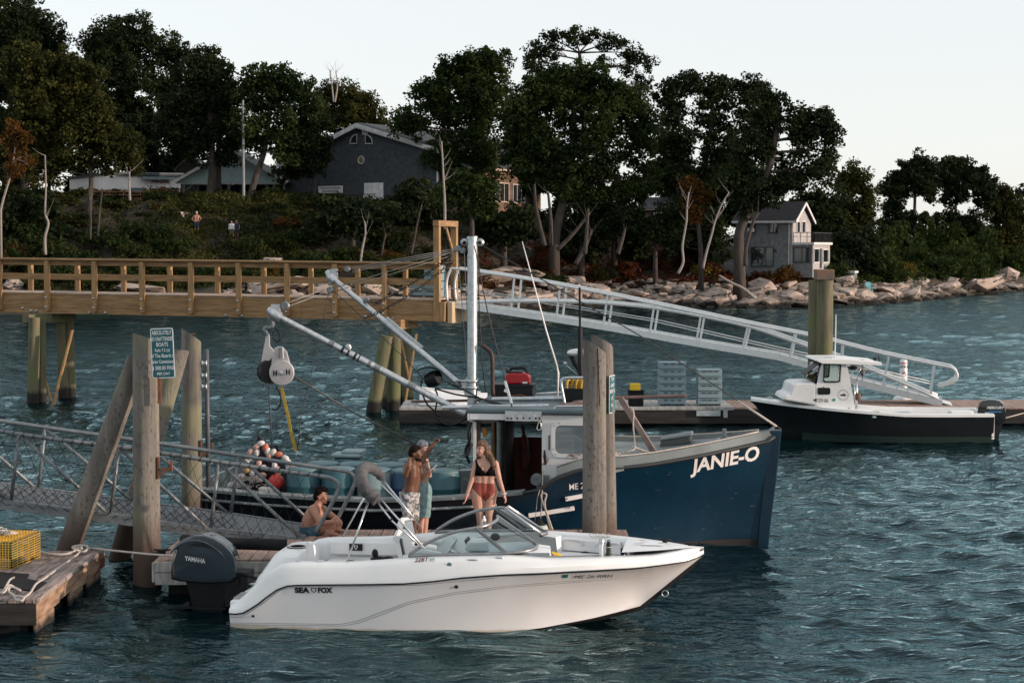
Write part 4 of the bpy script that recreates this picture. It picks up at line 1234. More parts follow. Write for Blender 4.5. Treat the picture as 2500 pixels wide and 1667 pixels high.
# ---- cottage glimpsed between the right-hand oaks
CG = Frame(1580, 178, 0)
cg = thing("cottage", "brown cottage glimpsed between the right-hand oaks, with one white window", "building", (CG.P.x, CG.P.y, 0), 0, local=True)
a, b = CG.r(1572, 560), CG.r(1690, 512)
part("wall", MB().box2((a.x, 0, 4), (b.x, 5, b.z)), mat("brown_wall", (.07, .045, .04), .9, scale=2), cg)
part("roof", MB().prism([V(a.x - .3, -.4, b.z), V(b.x + .3, -.4, b.z), V(b.x + .3, 2.6, b.z + 1.2), V(a.x - .3, 2.6, b.z + 1.2)], (0, 0, .15)), M_ROOFG, cg)
window(cg, CG.r(1609, 526), (1, 0, 0), 1.0, .55, (0, -1, 0), sub=(0, 0))
# ---- grey waterside house
GH = Frame(1935, 155, math.atan2(.93, .37))
gh = thing("grey_house", "grey two-storey house by the rocks with a white balcony and steep gable", "building", (GH.P.x, GH.P.y, 0), GH.yaw, local=True)
ze_ = GH.l(1934, 540).z
yf = GH.l(1796, 560).y
gx_ = GH.r(1980, 545).x
zb_ = 2.4
zk2 = GH.r(1959, 499).z
part("front_wall", MB().box2((0, .2, zb_), (.2, yf, ze_)), M_CLAP, gh)
M_CLAPLIT = coursed("sunlit_clapboard", (.46, .45, .44), .17, dark=.78)  # lighter copy of the clapboard for sun-facing walls, light put into the colour
part("gable_wall", MB().prism([V(0, 0, zb_), V(gx_, 0, zb_), V(gx_, 0, ze_), V(gx_ / 2, 0, zk2 - .1), V(0, 0, ze_)], (0, .2, 0)), M_CLAPLIT, gh)
part("rear_wall", MB().box2((gx_ - .2, .2, zb_), (gx_, yf, ze_)), M_CLAP, gh)
for x0, xs_ in ((-.35, 1), (gx_ + .35, -1)):
	part("roof_slope", MB().prism([V(gx_ / 2, -.35, zk2 + .1), V(gx_ / 2, yf + .3, zk2 + .1), V(x0, yf + .3, ze_ - .12), V(x0, -.35, ze_ - .12)], (0, 0, .16)), M_ROOFD, gh)
	part("barge_board", MB().beam(V(gx_ / 2, -.38, zk2 + .08), V(x0, -.38, ze_ - .1), .06, .26), M_TRIM, gh)
part("eave_board", MB().box2((-.37, -.3, ze_ - .16), (-.30, yf + .3, ze_ + .04)), M_TRIM, gh)
# lower wing to the left
yw = GH.l(1738, 610).y
part("wing_wall", MB().box2((.1, yf, zb_), (4, yw, GH.l(1740, 600).z)), M_CLAP, gh)
part("wing_roof", MB().prism([V(-.2, yf + .01, GH.l(1792, 580).z), V(4, yf + .01, GH.l(1792, 580).z), V(4, yw + .3, GH.l(1738, 598).z), V(-.2, yw + .3, GH.l(1738, 598).z)], (0, 0, .16)), M_TRIM, gh)
# sunroom and balcony
ys_r = GH.l(1984, 620).y
zbal = GH.l(1950, 595).z
xs_e = GH.r(2026, 620, ys_r).x
part("sunroom_front", MB().box2((0, ys_r, zb_), (.18, -.01, zbal - .1)), M_CLAP, gh)
part("sunroom_side", MB().box2((.18, ys_r, zb_), (xs_e, ys_r + .18, zbal - .1)), M_CLAPLIT, gh)
part("balcony_floor", MB().box2((-.12, ys_r - .15, zbal - .1), (xs_e + .5, .02, zbal + .12)), M_TRIM, gh)
M_RAILB = mat("black_railing", (.02, .02, .022), .5, scale=4)
zr1 = GH.l(1950, 568).z
P_ = [V(-.05, -.1, 0), V(-.05, ys_r - .1, 0), V(xs_e + .4, ys_r - .1, 0), V(xs_e + .4, -.1, 0)]
for a, b in zip(P_, P_[1:]):
	part("balcony_rail", MB().beam(a + V(0, 0, zr1), b + V(0, 0, zr1), .06, .06), M_RAILB, gh)
	n = max(3, int((b - a).length / .55))
	for k in range(n + 1):
		q = a.lerp(b, k / n)
		part("baluster", MB().beam(q + V(0, 0, zbal + .12), q + V(0, 0, zr1), .05, .05), M_RAILB, gh)
for a, b, c, d, nm in ((1827, 568, 1845, 544, "window"), (1878, 568, 1899, 544, "window"), (1834, 650, 1888, 604, "sliding_door"), (1938, 640, 1978, 605, "window"), (1752, 640, 1764, 615, "window")):
	p0, p1 = GH.l(a, b), GH.l(c, d)
	window(gh, V(0 if a > 1790 else .1, (p0.y + p1.y) / 2, (p0.z + p1.z) / 2), (0, 1, 0), abs(p1.y - p0.y), p1.z - p0.z, (-1, 0, 0), fm=M_RAILB, name=nm, sub=(2 if nm[0] == 's' else 1, 0))
q = GH.l(1835, 562)
part("window_air_conditioner", MB().box(q + V(-.2, 0, 0), (.45, .55, .36)), M_TRIM, gh, bevel=.02)
for a, b, c, d in ((1986, 641, 1999, 607), (2008, 641, 2021, 609)):
	p0, p1 = GH.r(a, b, ys_r), GH.r(c, d, ys_r)
	window(gh, V((p0.x + p1.x) / 2, ys_r, (p0.z + p1.z) / 2), (1, 0, 0), p1.x - p0.x, p1.z - p0.z, (0, -1, 0), sub=(0, 0))
p0, p1 = GH.r(2001, 655, ys_r), GH.r(2006, 607, ys_r)
part("door", MB().box2((p0.x, ys_r - .03, p0.z), (p1.x, ys_r - .005, p1.z)), M_RAILB, gh)
for a, b in ((1945, 1952), (1957, 1965)):
	p0, p1 = GH.r(a, 568), GH.r(b, 541)
	window(gh, V((p0.x + p1.x) / 2, 0, (p0.z + p1.z) / 2), (1, 0, 0), p1.x - p0.x, p1.z - p0.z, (0, -1, 0), sub=(0, 0))
zd = 2.7
part("side_deck", MB().box2((xs_e - .2, ys_r - 2.4, zd), (xs_e + 1.6, ys_r - 1.1, zd + .2)), M_TRIM, gh)
part("deck_skirt", MB().box2((xs_e - .1, ys_r - 2.3, .5), (xs_e + 1.5, ys_r - 1.2, zd - .01)), M_SHUT, gh)
for k in range(5):
	part("deck_baluster", MB().box2((xs_e - .15, ys_r - 2.35 + .3 * k, zd + .2), (xs_e - .1, ys_r - 2.3 + .3 * k, zd + 1.15)), M_RAILB, gh)
part("deck_rail", MB().box2((xs_e - .17, ys_r - 2.4, zd + 1.15), (xs_e - .08, ys_r - 1.1, zd + 1.2)), M_RAILB, gh)
part("downpipe", MB().box2((-.06, GH.l(1927, 600).y, zb_), (-.01, GH.l(1927, 600).y + .07, ze_ - .2)), M_TRIM, gh)
for a in (1827, 1893):
	q = GH.l(a, 612)
	part("wall_lamp", MB().box(q + V(-.1, 0, 0), (.16, .16, .26)), M_RAILB, gh)
# ---- small things about the bank
def on_bank(px, py):
	for q in range(140):
		y = 126 + q * .5
		x = (px - 1250) / FP * y
		z = at(px, py, y).z
		if float(ground_z(x, y)) >= z and y > float(np.interp(x, SHX, SHY)):
			return V(x, y, z)
	return at(px, py, 150)
def lawn_chair(px, py, m, label, rz, s=1.0, grp=None):
	p = on_bank(px, py)
	T = thing("lawn_chair", label, "chair", p, rz, grp, local=True)
	part("seat", MB().box((0, 0, .4 * s), (.6 * s, .55 * s, .06)), m, T)
	part("backrest", MB().box((0, .34 * s, .75 * s), (.6 * s, .06, .8 * s), Matrix.Rotation(R(-18), 3, 'X')), m, T)
	for a in (-1, 1):
		part("arm_rest", MB().box((a * .34 * s, .02, .62 * s), (.12, .65 * s, .04)), m, T)
		for b in (-.28, .28):
			part("leg", MB().box((a * .3 * s, b * s, .3 * s), (.06, .06, .6 * s)), m, T)
lawn_chair(1819, 650, M_WHITE, "white lawn chair beside the big forked trunk", R(-20))
M_BROWNCH = mat("brown_chair", (.26, .16, .12), .8, scale=4)
lawn_chair(1876, 651, M_BROWNCH, "brown patio chair by the grey house's sliding door, right of the table", R(60), .9)
lawn_chair(1846, 652, M_BROWNCH, "brown patio chair by the grey house, left of the table", R(-60), .9)
p = on_bank(1861, 652)
T = thing("patio_table", "small brown patio table outside the grey house's sliding door", "table", p, local=True)
part("tabletop", MB().box((0, 0, .75), (1.0, .9, .06)), M_BROWNCH, T)
for a in (-.4, .4):
	for b in (-.35, .35):
		part("leg", MB().box((a, b, .36), (.07, .07, .72)), M_BROWNCH, T)
lawn_chair(2122, 713, mat("turquoise_cloth", (.12, .42, .45), .7, scale=4), "turquoise beach chair on the right-hand rocks", R(10), .8)
def picnic(px, py, label):
	p = on_bank(px, py)
	T = thing("picnic_table", label, "table", p, R(8), "picnic tables", local=True)
	m = bpy.data.materials.get("picnic_red") or mat("picnic_red", (.13, .06, .05), .8, scale=4)
	part("tabletop", MB().box((0, 0, .75), (2.2, .8, .05)), m, T)
	for s_ in (-1, 1):
		part("bench", MB().box((0, s_ * .75, .45), (2.2, .28, .05)), m, T)
		part("leg_frame", MB().beam((s_ * .75, -.7, 0), (s_ * .75, -.25, .74), .05, .1).beam((s_ * .75, .7, 0), (s_ * .75, .25, .74), .05, .1), m, T)
picnic(250, 489, "dark red picnic table before the white hall's shaded side")
picnic(285, 489, "dark red picnic table before the white hall's lit wall")
picnic(326, 489, "dark red picnic table nearest the pavilion")
upz = on_bank(597, 492)
up_ = thing("utility_pole", "grey utility pole in front of the pavilion's gable", "pole", upz)
part("shaft", MB().tube([upz, V(upz.x, upz.y, at(597, 245, upz.y).z)], [.13, .10], 10), mat("pole_grey", (.24, .26, .27), .8, scale=5), up_, True)
for k, y in enumerate((256, 280)):
	solo("power_line", MB().tube(sag(at(597, y, upz.y), at(240, y + 18, 172), .5), .016, 4), M_FLOATSIDE, ("upper" if k == 0 else "lower") + " power line running left from the utility pole", "cable", smooth='all')
for i, (px, y0, y1) in enumerate(((1251, 560, 597), (1299, 570, 603), (1388, 583, 612), (1468, 595, 624), (1582, 607, 647), (1630, 617, 652))):
	p = on_bank(px, y1)
	solo("marker_stake", MB().box(p + V(0, 0, (y1 - y0) / FP * p.y / 2), (.11, .06, (y1 - y0) / FP * p.y), Matrix.Rotation(R((0, 1, 0, 3, 3, -3)[i]), 3, 'Y')), BIRCH, "pale wooden marker stake on the bank, " + ("first from the shingled wing", "second from the shingled wing", "third from the shingled wing", "fourth from the shingled wing", "fifth, leaning, above the pale ledge", "last, beside the bent white birch")[i], "stake", "marker stakes on the bank")
p = on_bank(739, 566)
solo("white_post", MB().box(p + V(-.07, 0, .2), (.08, .06, .42)).box(p + V(.07, 0, .2), (.08, .06, .42)), M_TRIM, "pair of short white posts on the slope above the pier", "post")
p = on_bank(1190, 610)
fg = thing("flag", "small striped red and white flag on a thin staff above the gangway", "flag", p)
fy = p.y
part("staff", MB().tube([p, at(1193, 556, fy)], .03, 6), M_GALV, fg, True)
M_FW, M_FR, M_FB = mat("flag_white", (.62, .60, .60), .8, scale=6), mat("flag_red", (.28, .03, .04), .8, scale=6), mat("flag_navy", (.03, .035, .08), .8, scale=6)
c = [(1196, 562), (1200, 566), (1194, 598), (1188, 594)]
for k in range(9):
	t0, t1_ = k / 9, (k + 1) / 9
	L = lambda t, e: at(c[0][0] + (c[3][0] - c[0][0]) * t, c[0][1] + (c[3][1] - c[0][1]) * t, fy - .1).lerp(at(c[1][0] + (c[2][0] - c[1][0]) * t, c[1][1] + (c[2][1] - c[1][1]) * t, fy - .35), e)
	part("stripe", MB().prism([L(t0, 0), L(t1_, 0), L(t1_, 1), L(t0, 1)], (0, .02, 0)), (M_FB if k < 2 else (M_FR if k % 2 else M_FW)), fg)
# ================================================================ grey weathered pilings
M_GREYPILE = mat("weathered_pile", (.20, .183, .163), .9, col2=(.095, .092, .085), scale=5, stretch=(1.3, 1.3, .1), bump=.6, bscale=16)
over(M_GREYPILE, (.085, .075, .064), 26, .55, .68, stretch=(1, 1, .45))
over(M_GREYPILE, (.17, .17, .11), 1.1, .52, .66)
over(M_GREYPILE, (.075, .05, .038), 3, 0, 0, zband=(.75, 1.35, .4))
def slant_pile(name, label, px, top_l, top_r, Y, r, base=None, cat="piling", grp="weathered mooring pilings", m=None):
	"pile cut off at a slant: top_l, top_r are the pixels of its top rim's left and right"
	a, b = at(*top_l, Y), at(*top_r, Y)
	top = (a + b) / 2
	bot = at(px[0], px[1], px[2] if len(px) > 2 else Y)
	d = (top - bot).normalized()
	bot = bot - d * ((bot.z + 1.0) / d.z)
	n, K = 24, 7
	x = Vector((1, 0, 0)) - d * d.x
	x.normalize()
	y = d.cross(x)
	slope = (b.z - a.z) / (2 * r)
	mb = MB()
	rows = []
	for i in range(K + 1):
		c = bot.lerp(top, i / K)
		rr = r * (1.12 - .12 * i / K)
		row = []
		for k in range(n):
			t = 2 * math.pi * k / n
			wob = 1 + .025 * math.sin(3 * t + i * .6) + .015 * math.sin(7 * t)
			p = c + x * (rr * wob * math.cos(t)) + y * (rr * wob * math.sin(t))
			if i == K:
				p = p + d * (slope * rr * math.cos(t) - .25 * rr * math.sin(t))
			row.append(p)
		rows.append(row)
	mb.grid(rows, close=True)
	nv = len(mb.v)
	mb.f.append(tuple(nv - n + k for k in range(n)))
	T = thing(name, label, cat, (bot.x, bot.y, -1), group=grp)
	part("shaft", mb, m or M_GREYPILE, T, True)
	return T
YA = 26.6
pileA = slant_pile("mooring_piling", "weathered upright piling carrying the green sign", (358, 1410), (326, 815), (385, 838), YA, .195)
pileB = slant_pile("mooring_piling", "upright grey piling with bolt heads right of the green sign", (468, 1200), (443, 802), (491, 834), 29.9, .17)
pileL = slant_pile("mooring_piling", "grey batter piling leaning right against the signed piling", (168, 1335, 27.2), (322, 878), (352, 872), 26.95, .165)
pileR = slant_pile("mooring_piling", "dark batter piling leaning behind the signed piling", (296, 1345, 28.9), (422, 868), (452, 850), 28.9, .165)
for y in (887, 917, 944):
	p = at(491, y, 29.9)
	part("bolt_head", MB().lathe([(.045, 0), (.05, .03), (.03, .05), (.03, .08), (.055, .085), (.055, .1), (0, .105)], p, 10, Matrix.Rotation(R(90), 3, 'Y')), M_GALV, pileB, 'all')
part("cut_top", MB().ball(at(470, 815, 29.9), (.06, .06, .012), 8), M_RUST, pileB)
pileC = slant_pile("mooring_piling", "split grey piling at the middle of the photo, in front of the blue bow", (1450, 1330), (1424, 829), (1480, 865), 27.0, .178)
pileD = slant_pile("mooring_piling", "brown-grey piling just behind the split one", (1478, 1330), (1444, 817), (1497, 848), 27.5, .172)
part("split", MB().beam(at(1459, 850, 26.823), at(1464, 990, 26.82), .004, .012), M_DARK, pileC)
# guide pipe with rusty hoops
gp_ = thing("guide_pipe", "thin grey steel pipe standing beside the bolted piling", "pipe", at(505, 1200, 30.1))
part("pipe", MB().tube([at(504, 853, 30.1), at(509, 1215, 30.1)], .042, 10), mat("dull_steel", (.09, .10, .11), .6, .2, scale=8), gp_, 'all')
def bracket(px, py, Y, T):
	a = at(px, py, Y)
	mb = MB().box(a + V(0, 0, 0), (.03, .06, .34)).beam(a + V(0, 0, -.02), a + V(.2, 0, -.02), .06, .03).box(a + V(.2, 0, .04), (.03, .06, .16)).beam(a + V(0, 0, -.14), a + V(.12, 0, -.03), .04, .03)
	part("rusty_bracket", mb, M_RUST, T)
bracket(490, 1098, 29.8, pileB)
bracket(387, 1142, 26.5, pileA)
# ---------------------------------------------------------------- the two green signs
M_SIGN = mat("sign_green", (.004, .082, .10), .45, col2=(.005, .095, .115), scale=3)
M_SIGNW = mat("sign_white", (.80, .82, .82), .5, col2=(.75, .77, .77), scale=4)
def rrect(w, h, r, n=5):
	out = []
	for cx, cy, a0 in ((w / 2 - r, h / 2 - r, 0), (-w / 2 + r, h / 2 - r, 90), (-w / 2 + r, -h / 2 + r, 180), (w / 2 - r, -h / 2 + r, 270)):
		for i in range(n + 1):
			t = R(a0 + 90 * i / n)
			out.append((cx + r * math.cos(t), cy + r * math.sin(t)))
	return out
def sign(label, o, ex, ey, w, h, lines):
	T = thing("harbour_sign", label, "sign", o)
	en = Vector(ex).cross(Vector(ey)).normalized()
	pl_ = lambda x, y, e=0: Vector(o) + Vector(ex) * x + Vector(ey) * y + en * e
	part("white_border", MB().prism([pl_(x, y, 0) for x, y in rrect(w, h, .03)], -en * .006), M_SIGNW, T)
	part("green_panel", MB().prism([pl_(x, y, .003) for x, y in rrect(w - .026, h - .026, .022)], -en * .002), M_SIGN, T)
	for txt, y, hh, sx, kw in lines:
		letters("lettering", txt, hh, M_SIGNW, T, lambda x, yy: pl_(x, yy + y, .005), sx=sx, align='CENTER', **kw)
	return T
so = at(397, 862, YA - .26)
ex, ey = (at(425, 861, YA - .30) - at(369, 863, YA - .24)).normalized(), (at(399, 803, YA - .26) - at(395, 921, YA - .26)).normalized()
ey = (ey - ex * ex.dot(ey)).normalized()
B_ = dict(bold=.007)
sign("green sign reading ABSOLUTELY NO UNATTENDED BOATS, on the upright piling", so, ex, ey, .365, .765, [
	("ABSOLUTELY", .285, .062, .60, B_), ("NO UNATTENDED", .190, .060, .52, B_), ("BOATS", .105, .060, .72, B_), ("Rule 7.2 (a)", .025, .046, .80, B_),
	("of The Board of", -.065, .056, .74, B_), ("Harbor Commissioners", -.155, .056, .50, B_), ("$ 500.00 FINE", -.255, .060, .72, B_), ("PER DAY", -.335, .042, .9, B_)])
solo("sign_post", MB().box(at(389, 952, YA - .235), (.05, .035, .42)), M_RUST, "short rusty angle iron under the green sign", "post", base=at(389, 980, YA - .235))
ex2 = Vector((.32, .947, 0))
sign("green sign seen almost edge-on, on the right side of the split piling", at(1494.5, 962, 27.38), ex2, Vector((0, 0, 1)), .34, .60, [
	("T OF", .21, .06, .9, B_), ("LAND", .115, .06, .9, B_), ("MOORING", .02, .06, .7, B_), ("LINE", -.085, .055, .9, B_), ("PE-9", -.20, .055, .9, B_)])
# ================================================================ wooden floats
M_OLDWOOD = mat("old_float_plank", (.34, .27, .24), .9, col2=(.17, .135, .12), scale=4, stretch=(4, .5, 1), bump=.7, bscale=12)
over(M_OLDWOOD, (.07, .055, .05), 6, .58, .68, stretch=(2, .35, 1))
M_FASCIA = mat("worn_fascia", (.40, .27, .18), .9, col2=(.17, .10, .065), scale=3, stretch=(3, .7, 4), bump=.9, bscale=9)
over(M_FASCIA, (.018, .015, .013), 4, 0, 0, zband=(.14, .26, .22))
def planks(T, x0, x1, y0, y1, z, w, m, name="plank", gap=.012):
	n = max(1, round((x1 - x0) / w))
	for i in range(n):
		a, b = x0 + (x1 - x0) * i / n, x0 + (x1 - x0) * (i + 1) / n
		part(name, MB().box(((a + b) / 2, (y0 + y1) / 2 + random.uniform(-.015, .015), z - .022 + random.uniform(-.004, .003)), (b - a - gap, y1 - y0, .044)), m, T, bevel=.004)
f1 = thing("float_dock", "old weathered plank float with a torn edge, in the photo's lower left", "dock", (-7.6, 25, 0))
planks(f1, -9.9, -6.62, 23.12, 26.93, .45, .235, M_OLDWOOD)
part("edge_timber", MB().box2((-6.615, 23.1, .40), (-6.44, 26.96, .475)), M_OLDWOOD, f1, bevel=.02)
y = 23.1
for i, (ln, dz) in enumerate(((1.25, .0), (.55, .03), (1.05, -.02), (1.13, .01))):
	part("fascia_board", MB().box2((-6.50 - .01 * (i % 2), y, .17 + dz), (-6.455, y + ln - .012, .395)), M_FASCIA, f1, bevel=.012)
	if i != 1:
		part("lower_fascia_board", MB().box2((-6.52, y + .05, -.12), (-6.475, y + ln * .8, .155 + dz)), M_FASCIA, f1, bevel=.015)
	y += ln
part("front_fascia", MB().box2((-9.9, 23.06, .12), (-6.45, 23.095, .40)), M_FLOATSIDE, f1)
part("underside_float", MB().box2((-9.9, 23.2, -.4), (-6.6, 26.85, .38)), M_DARK, f1)
part("corner_bracket", MB().box2((-6.45, 26.7, .2), (-6.435, 26.9, .36)), M_RUST, f1)
solo("black_sheet", MB().prism([atz(0, 1397, .456), atz(72, 1402, .456), atz(64, 1413, .456), atz(121, 1424, .456), atz(82, 1443, .456), atz(40, 1438, .456), atz(-30, 1432, .456), atz(-30, 1397, .456)], (0, 0, .012)), M_DARK, "ragged flat piece of black rubber lying on the old float's planks", "mat")  # thin near-black sheet with a ragged outline
M_ROPE = mat("pale_rope", (.55, .50, .45), .9, col2=(.36, .32, .29), scale=40, bump=.4, bscale=80)
M_DKROPE = mat("dark_rope", (.05, .05, .052), .85, col2=(.03, .03, .032), scale=30)
def rope(name, label, pts, r, m=None, cat="rope", n=6):
	return solo(name, MB().tube(crv(pts, 5), r, n), m or M_ROPE, label, cat, smooth='all')
def Z1(a, b, dz=.0):
	return atz(a, b, .49 + dz)
rope("mooring_line", "pale line running along the old float from its rear coil to the front knot", [Z1(198, 1344), Z1(180, 1360), Z1(140, 1388), Z1(110, 1410), Z1(88, 1425), Z1(75, 1445), Z1(64, 1455)], .016)
rope("mooring_line", "taut double line from the old float's corner to the dock behind the outboard", [Z1(215, 1337), atz(290, 1345, .55), atz(360, 1352, .6), atz(430, 1357, .62)], .017)
rope("rope_coil", "knotted coil of pale rope at the old float's rear edge", [Z1(100, 1346), Z1(125, 1352), Z1(160, 1352), Z1(185, 1343, .03), Z1(205, 1333, .04), Z1(217, 1338, .03), Z1(205, 1346), Z1(182, 1340, .05), Z1(178, 1334, .04), Z1(195, 1331, .06), Z1(214, 1333, .05), Z1(208, 1345, .02), Z1(188, 1346), Z1(180, 1336, .03), Z1(200, 1338, .06)], .018)
rope("rope_coil", "tangle of pale rope at the old float's front corner", [Z1(62, 1455), Z1(50, 1466), Z1(38, 1462), Z1(42, 1455, .03), Z1(58, 1458, .03), Z1(52, 1467), Z1(40, 1458), Z1(30, 1450), Z1(20, 1442), Z1(28, 1432, .04), Z1(50, 1441), Z1(36, 1434), Z1(22, 1428, .05), Z1(8, 1447), Z1(-12, 1440)], .017)
rope("rope_end", "loose pale rope end sticking up from the flat black sheet", [Z1(6, 1446), Z1(14, 1432), Z1(24, 1415, .03), Z1(36, 1408, .06)], .015)
# lobster trap
M_WIRE = mat("yellow_wire", (.72, .42, .02), .5, col2=(.55, .31, .015), scale=6)
M_NETG = mat("green_mesh", (.035, .09, .06), .8, col2=(.02, .05, .035), scale=30)
F_, G_ = atz(28, 1388, .455), atz(98, 1358, .455)
e1 = (G_ - F_).normalized()
L1 = (G_ - F_).length
e2 = Vector((-e1.y, e1.x, 0))
if e2.x > 0:
	e2 = -e2
L2, L3 = .62, .40
trap = thing("lobster_trap", "yellow wire lobster trap with grey rope on top, on the old float", "lobster trap", F_)
def tp_(a, b, c):
	return F_ + e1 * a + e2 * b + V(0, 0, c)
def wires(name, fa, fb, n):
	mb = MB()
	for i in range(n + 1):
		mb.beam(fa(i / n), fb(i / n), .0075, .0075)
	o = part(name, mb, M_WIRE, trap)
	o["kind"] = "stuff"
wires("side_wires", lambda t: tp_(0, 0, L3 * t), lambda t: tp_(L1, 0, L3 * t), 11)
wires("side_uprights", lambda t: tp_(L1 * t, 0, 0), lambda t: tp_(L1 * t, 0, L3), 5)
wires("end_wires", lambda t: tp_(0, 0, L3 * t), lambda t: tp_(0, L2, L3 * t), 11)
wires("end_uprights", lambda t: tp_(0, L2 * t, 0), lambda t: tp_(0, L2 * t, L3), 14)
wires("top_wires", lambda t: tp_(0, L2 * t, L3), lambda t: tp_(L1, L2 * t, L3), 13)
wires("top_crosswires", lambda t: tp_(L1 * t, 0, L3), lambda t: tp_(L1 * t, L2, L3), 10)
wires("rear_wires", lambda t: tp_(L1, 0, L3 * t), lambda t: tp_(L1, L2, L3 * t), 11)
wires("back_wires", lambda t: tp_(0, L2, L3 * t), lambda t: tp_(L1, L2, L3 * t), 11)
part("mesh_panel", MB().quad(tp_(.03, .012, .02), tp_(L1 * .34, .012, .02), tp_(L1 * .34, .012, L3 - .03), tp_(.03, .012, L3 - .03)), M_NETG, trap)
part("runner", MB().beam(tp_(0, .05, -.012), tp_(L1, .05, -.012), .04, .03).beam(tp_(0, L2 - .05, -.012), tp_(L1, L2 - .05, -.012), .04, .03), M_DARK, trap)
part("bait_head", MB().tube([tp_(.3, .1, .12), tp_(.5, .3, .2), tp_(.7, .5, .12)], [.06, .14, .05], 8), M_NETG, trap)
rope("rope_bundle", "grey rope heaped on top of the yellow lobster trap", [tp_(.15 + .3 * abs(math.sin(i * 1.9)) + .02 * i, .12 + .4 * abs(math.sin(i * 2.7 + 1)), L3 + .03 + .03 * (i % 3)) for i in range(16)], .014)
f2 = thing("float_dock", "plank float between the white speedboat and the blue lobster boat", "dock", (-2, 27, 0))
planks(f2, -5.36, 1.9, 25.62, 28.35, .55, .2, M_PLANK_PINK)
part("end_fascia", MB().box2((-5.41, 25.6, .2), (-5.365, 28.36, .50)), M_PLANK_GREY, f2, bevel=.01)
part("front_fascia_upper", MB().box2((-5.36, 25.575, .36), (1.9, 25.615, .52)), M_PLANK_GREY, f2, bevel=.008)
part("front_fascia_lower", MB().box2((-5.36, 25.58, .17), (1.9, 25.612, .35)), M_PLANK_GREY, f2, bevel=.008)
part("rear_fascia", MB().box2((-5.36, 28.36, .2), (1.9, 28.4, .52)), M_PLANK_GREY, f2)
part("underside_float", MB().box2((-5.2, 25.8, -.4), (1.8, 28.2, .5)), M_DARK, f2)
cl = thing("dock_cleat", "black dock cleat at the plank float's left end", "cleat", atz(395, 1350, .55))
p = atz(396, 1352, .55)
part("horns", MB().tube([p + V(-.13, 0, .07), p + V(0, 0, .055), p + V(.13, 0, .07)], [.012, .022, .012], 8), M_DARK, cl, True)
part("foot", MB().box(p + V(0, 0, .025), (.1, .05, .05)), M_DARK, cl)
solo("bumper_pipe", MB().tube([at(700, 1330, 25.55), at(440, 1322, 25.5)], .09, 12), M_DARK, "black rubber bumper pipe along the plank float's front edge", "bumper", smooth=True)
# ================================================================ grey gangway with the black net
M_GALV2 = mat("dull_galvanised", (.20, .225, .24), .5, .4, col2=(.14, .16, .17), scale=9)
M_GDECK = mat("gangway_deck", (.13, .145, .155), .7, .2, col2=(.16, .17, .18), scale=6)
gw = thing("steel_gangway", "grey pipe-railed gangway with black netting coming down from the left edge", "gangway", at(0, 1230, 27.2))
YN, YF = 27.42, 28.42
topN = [at(a, b, YN) for a, b in ((-260, 1015), (-150, 1030), (0, 1052), (105, 1068), (290, 1091), (390, 1105), (533, 1127), (700, 1151), (790, 1163), (815, 1170), (827, 1184), (822, 1205), (800, 1248), (770, 1300))]
topF = [at(a, b, YF) for a, b in ((-260, 990), (-150, 1006), (0, 1027), (110, 1043), (245, 1062), (390, 1082), (585, 1112), (740, 1135), (838, 1149), (860, 1158), (867, 1173), (860, 1195), (840, 1235), (815, 1285))]
botN = [at(a, b, YN) for a, b in ((-260, 1190), (0, 1229), (324, 1271), (446, 1291), (600, 1308), (742, 1324))]
botF = [at(a, b, YF) for a, b in ((-260, 1150), (0, 1188), (184, 1212), (324, 1232), (485, 1252), (600, 1268), (760, 1292))]
part("near_rail", MB().tube(crv(topN, 4), .034, 10), M_GALV2, gw, 'all')
part("far_rail", MB().tube(crv(topF, 4), .034, 10), M_GALV2, gw, 'all')
for nm, pts in (("near_stringer", botN), ("far_stringer", botF)):
	mb = MB()
	for a, b in zip(pts, pts[1:]):
		mb.beam(a, b, .07, .16)
	part(nm, mb, M_GALV2, gw)
mb = MB()
for (a, b), (c, d) in zip(zip(botN, botN[1:]), zip([at(x, y, YF) for x, y in ((-260, 1150), (0, 1188), (324, 1232), (446, 1247), (600, 1268), (760, 1292))], [at(x, y, YF) for x, y in ((0, 1188), (324, 1232), (446, 1247), (600, 1268), (760, 1292))])):
	up = V(0, 0, .03)
	mb.prism([a + up, b + up, d + up, c + up], (0, 0, .035))
part("deck_plate", mb, M_GDECK, gw)
for a, b, c, d in ((46, 1060, 27, 1222), (290, 1092, 270, 1255), (534, 1128, 514, 1294)):
	part("upright", MB().tube([at(a, b, YN), at(c, d, YN)], .03, 8), M_GALV2, gw, 'all')
for a, b, c, d in ((-200, 1030, 20, 1222), (48, 1062, 262, 1252), (292, 1094, 508, 1290), (536, 1130, 748, 1325)):
	part("diagonal", MB().tube([at(a, b, YN), at(c, d, YN)], .03, 8), M_GALV2, gw, 'all')
for a, b, c, d in ((110, 1044, 94, 1195), (346, 1076, 330, 1228), (582, 1112, 563, 1258)):
	part("far_upright", MB().tube([at(a, b, YF), at(c, d, YF)], .03, 8), M_GALV2, gw, 'all')
for a, b, c, d in ((-120, 1012, 90, 1194), (112, 1046, 328, 1226), (348, 1078, 560, 1256), (584, 1114, 770, 1284)):
	part("far_diagonal", MB().tube([at(a, b, YF), at(c, d, YF)], .03, 8), M_GALV2, gw, 'all')
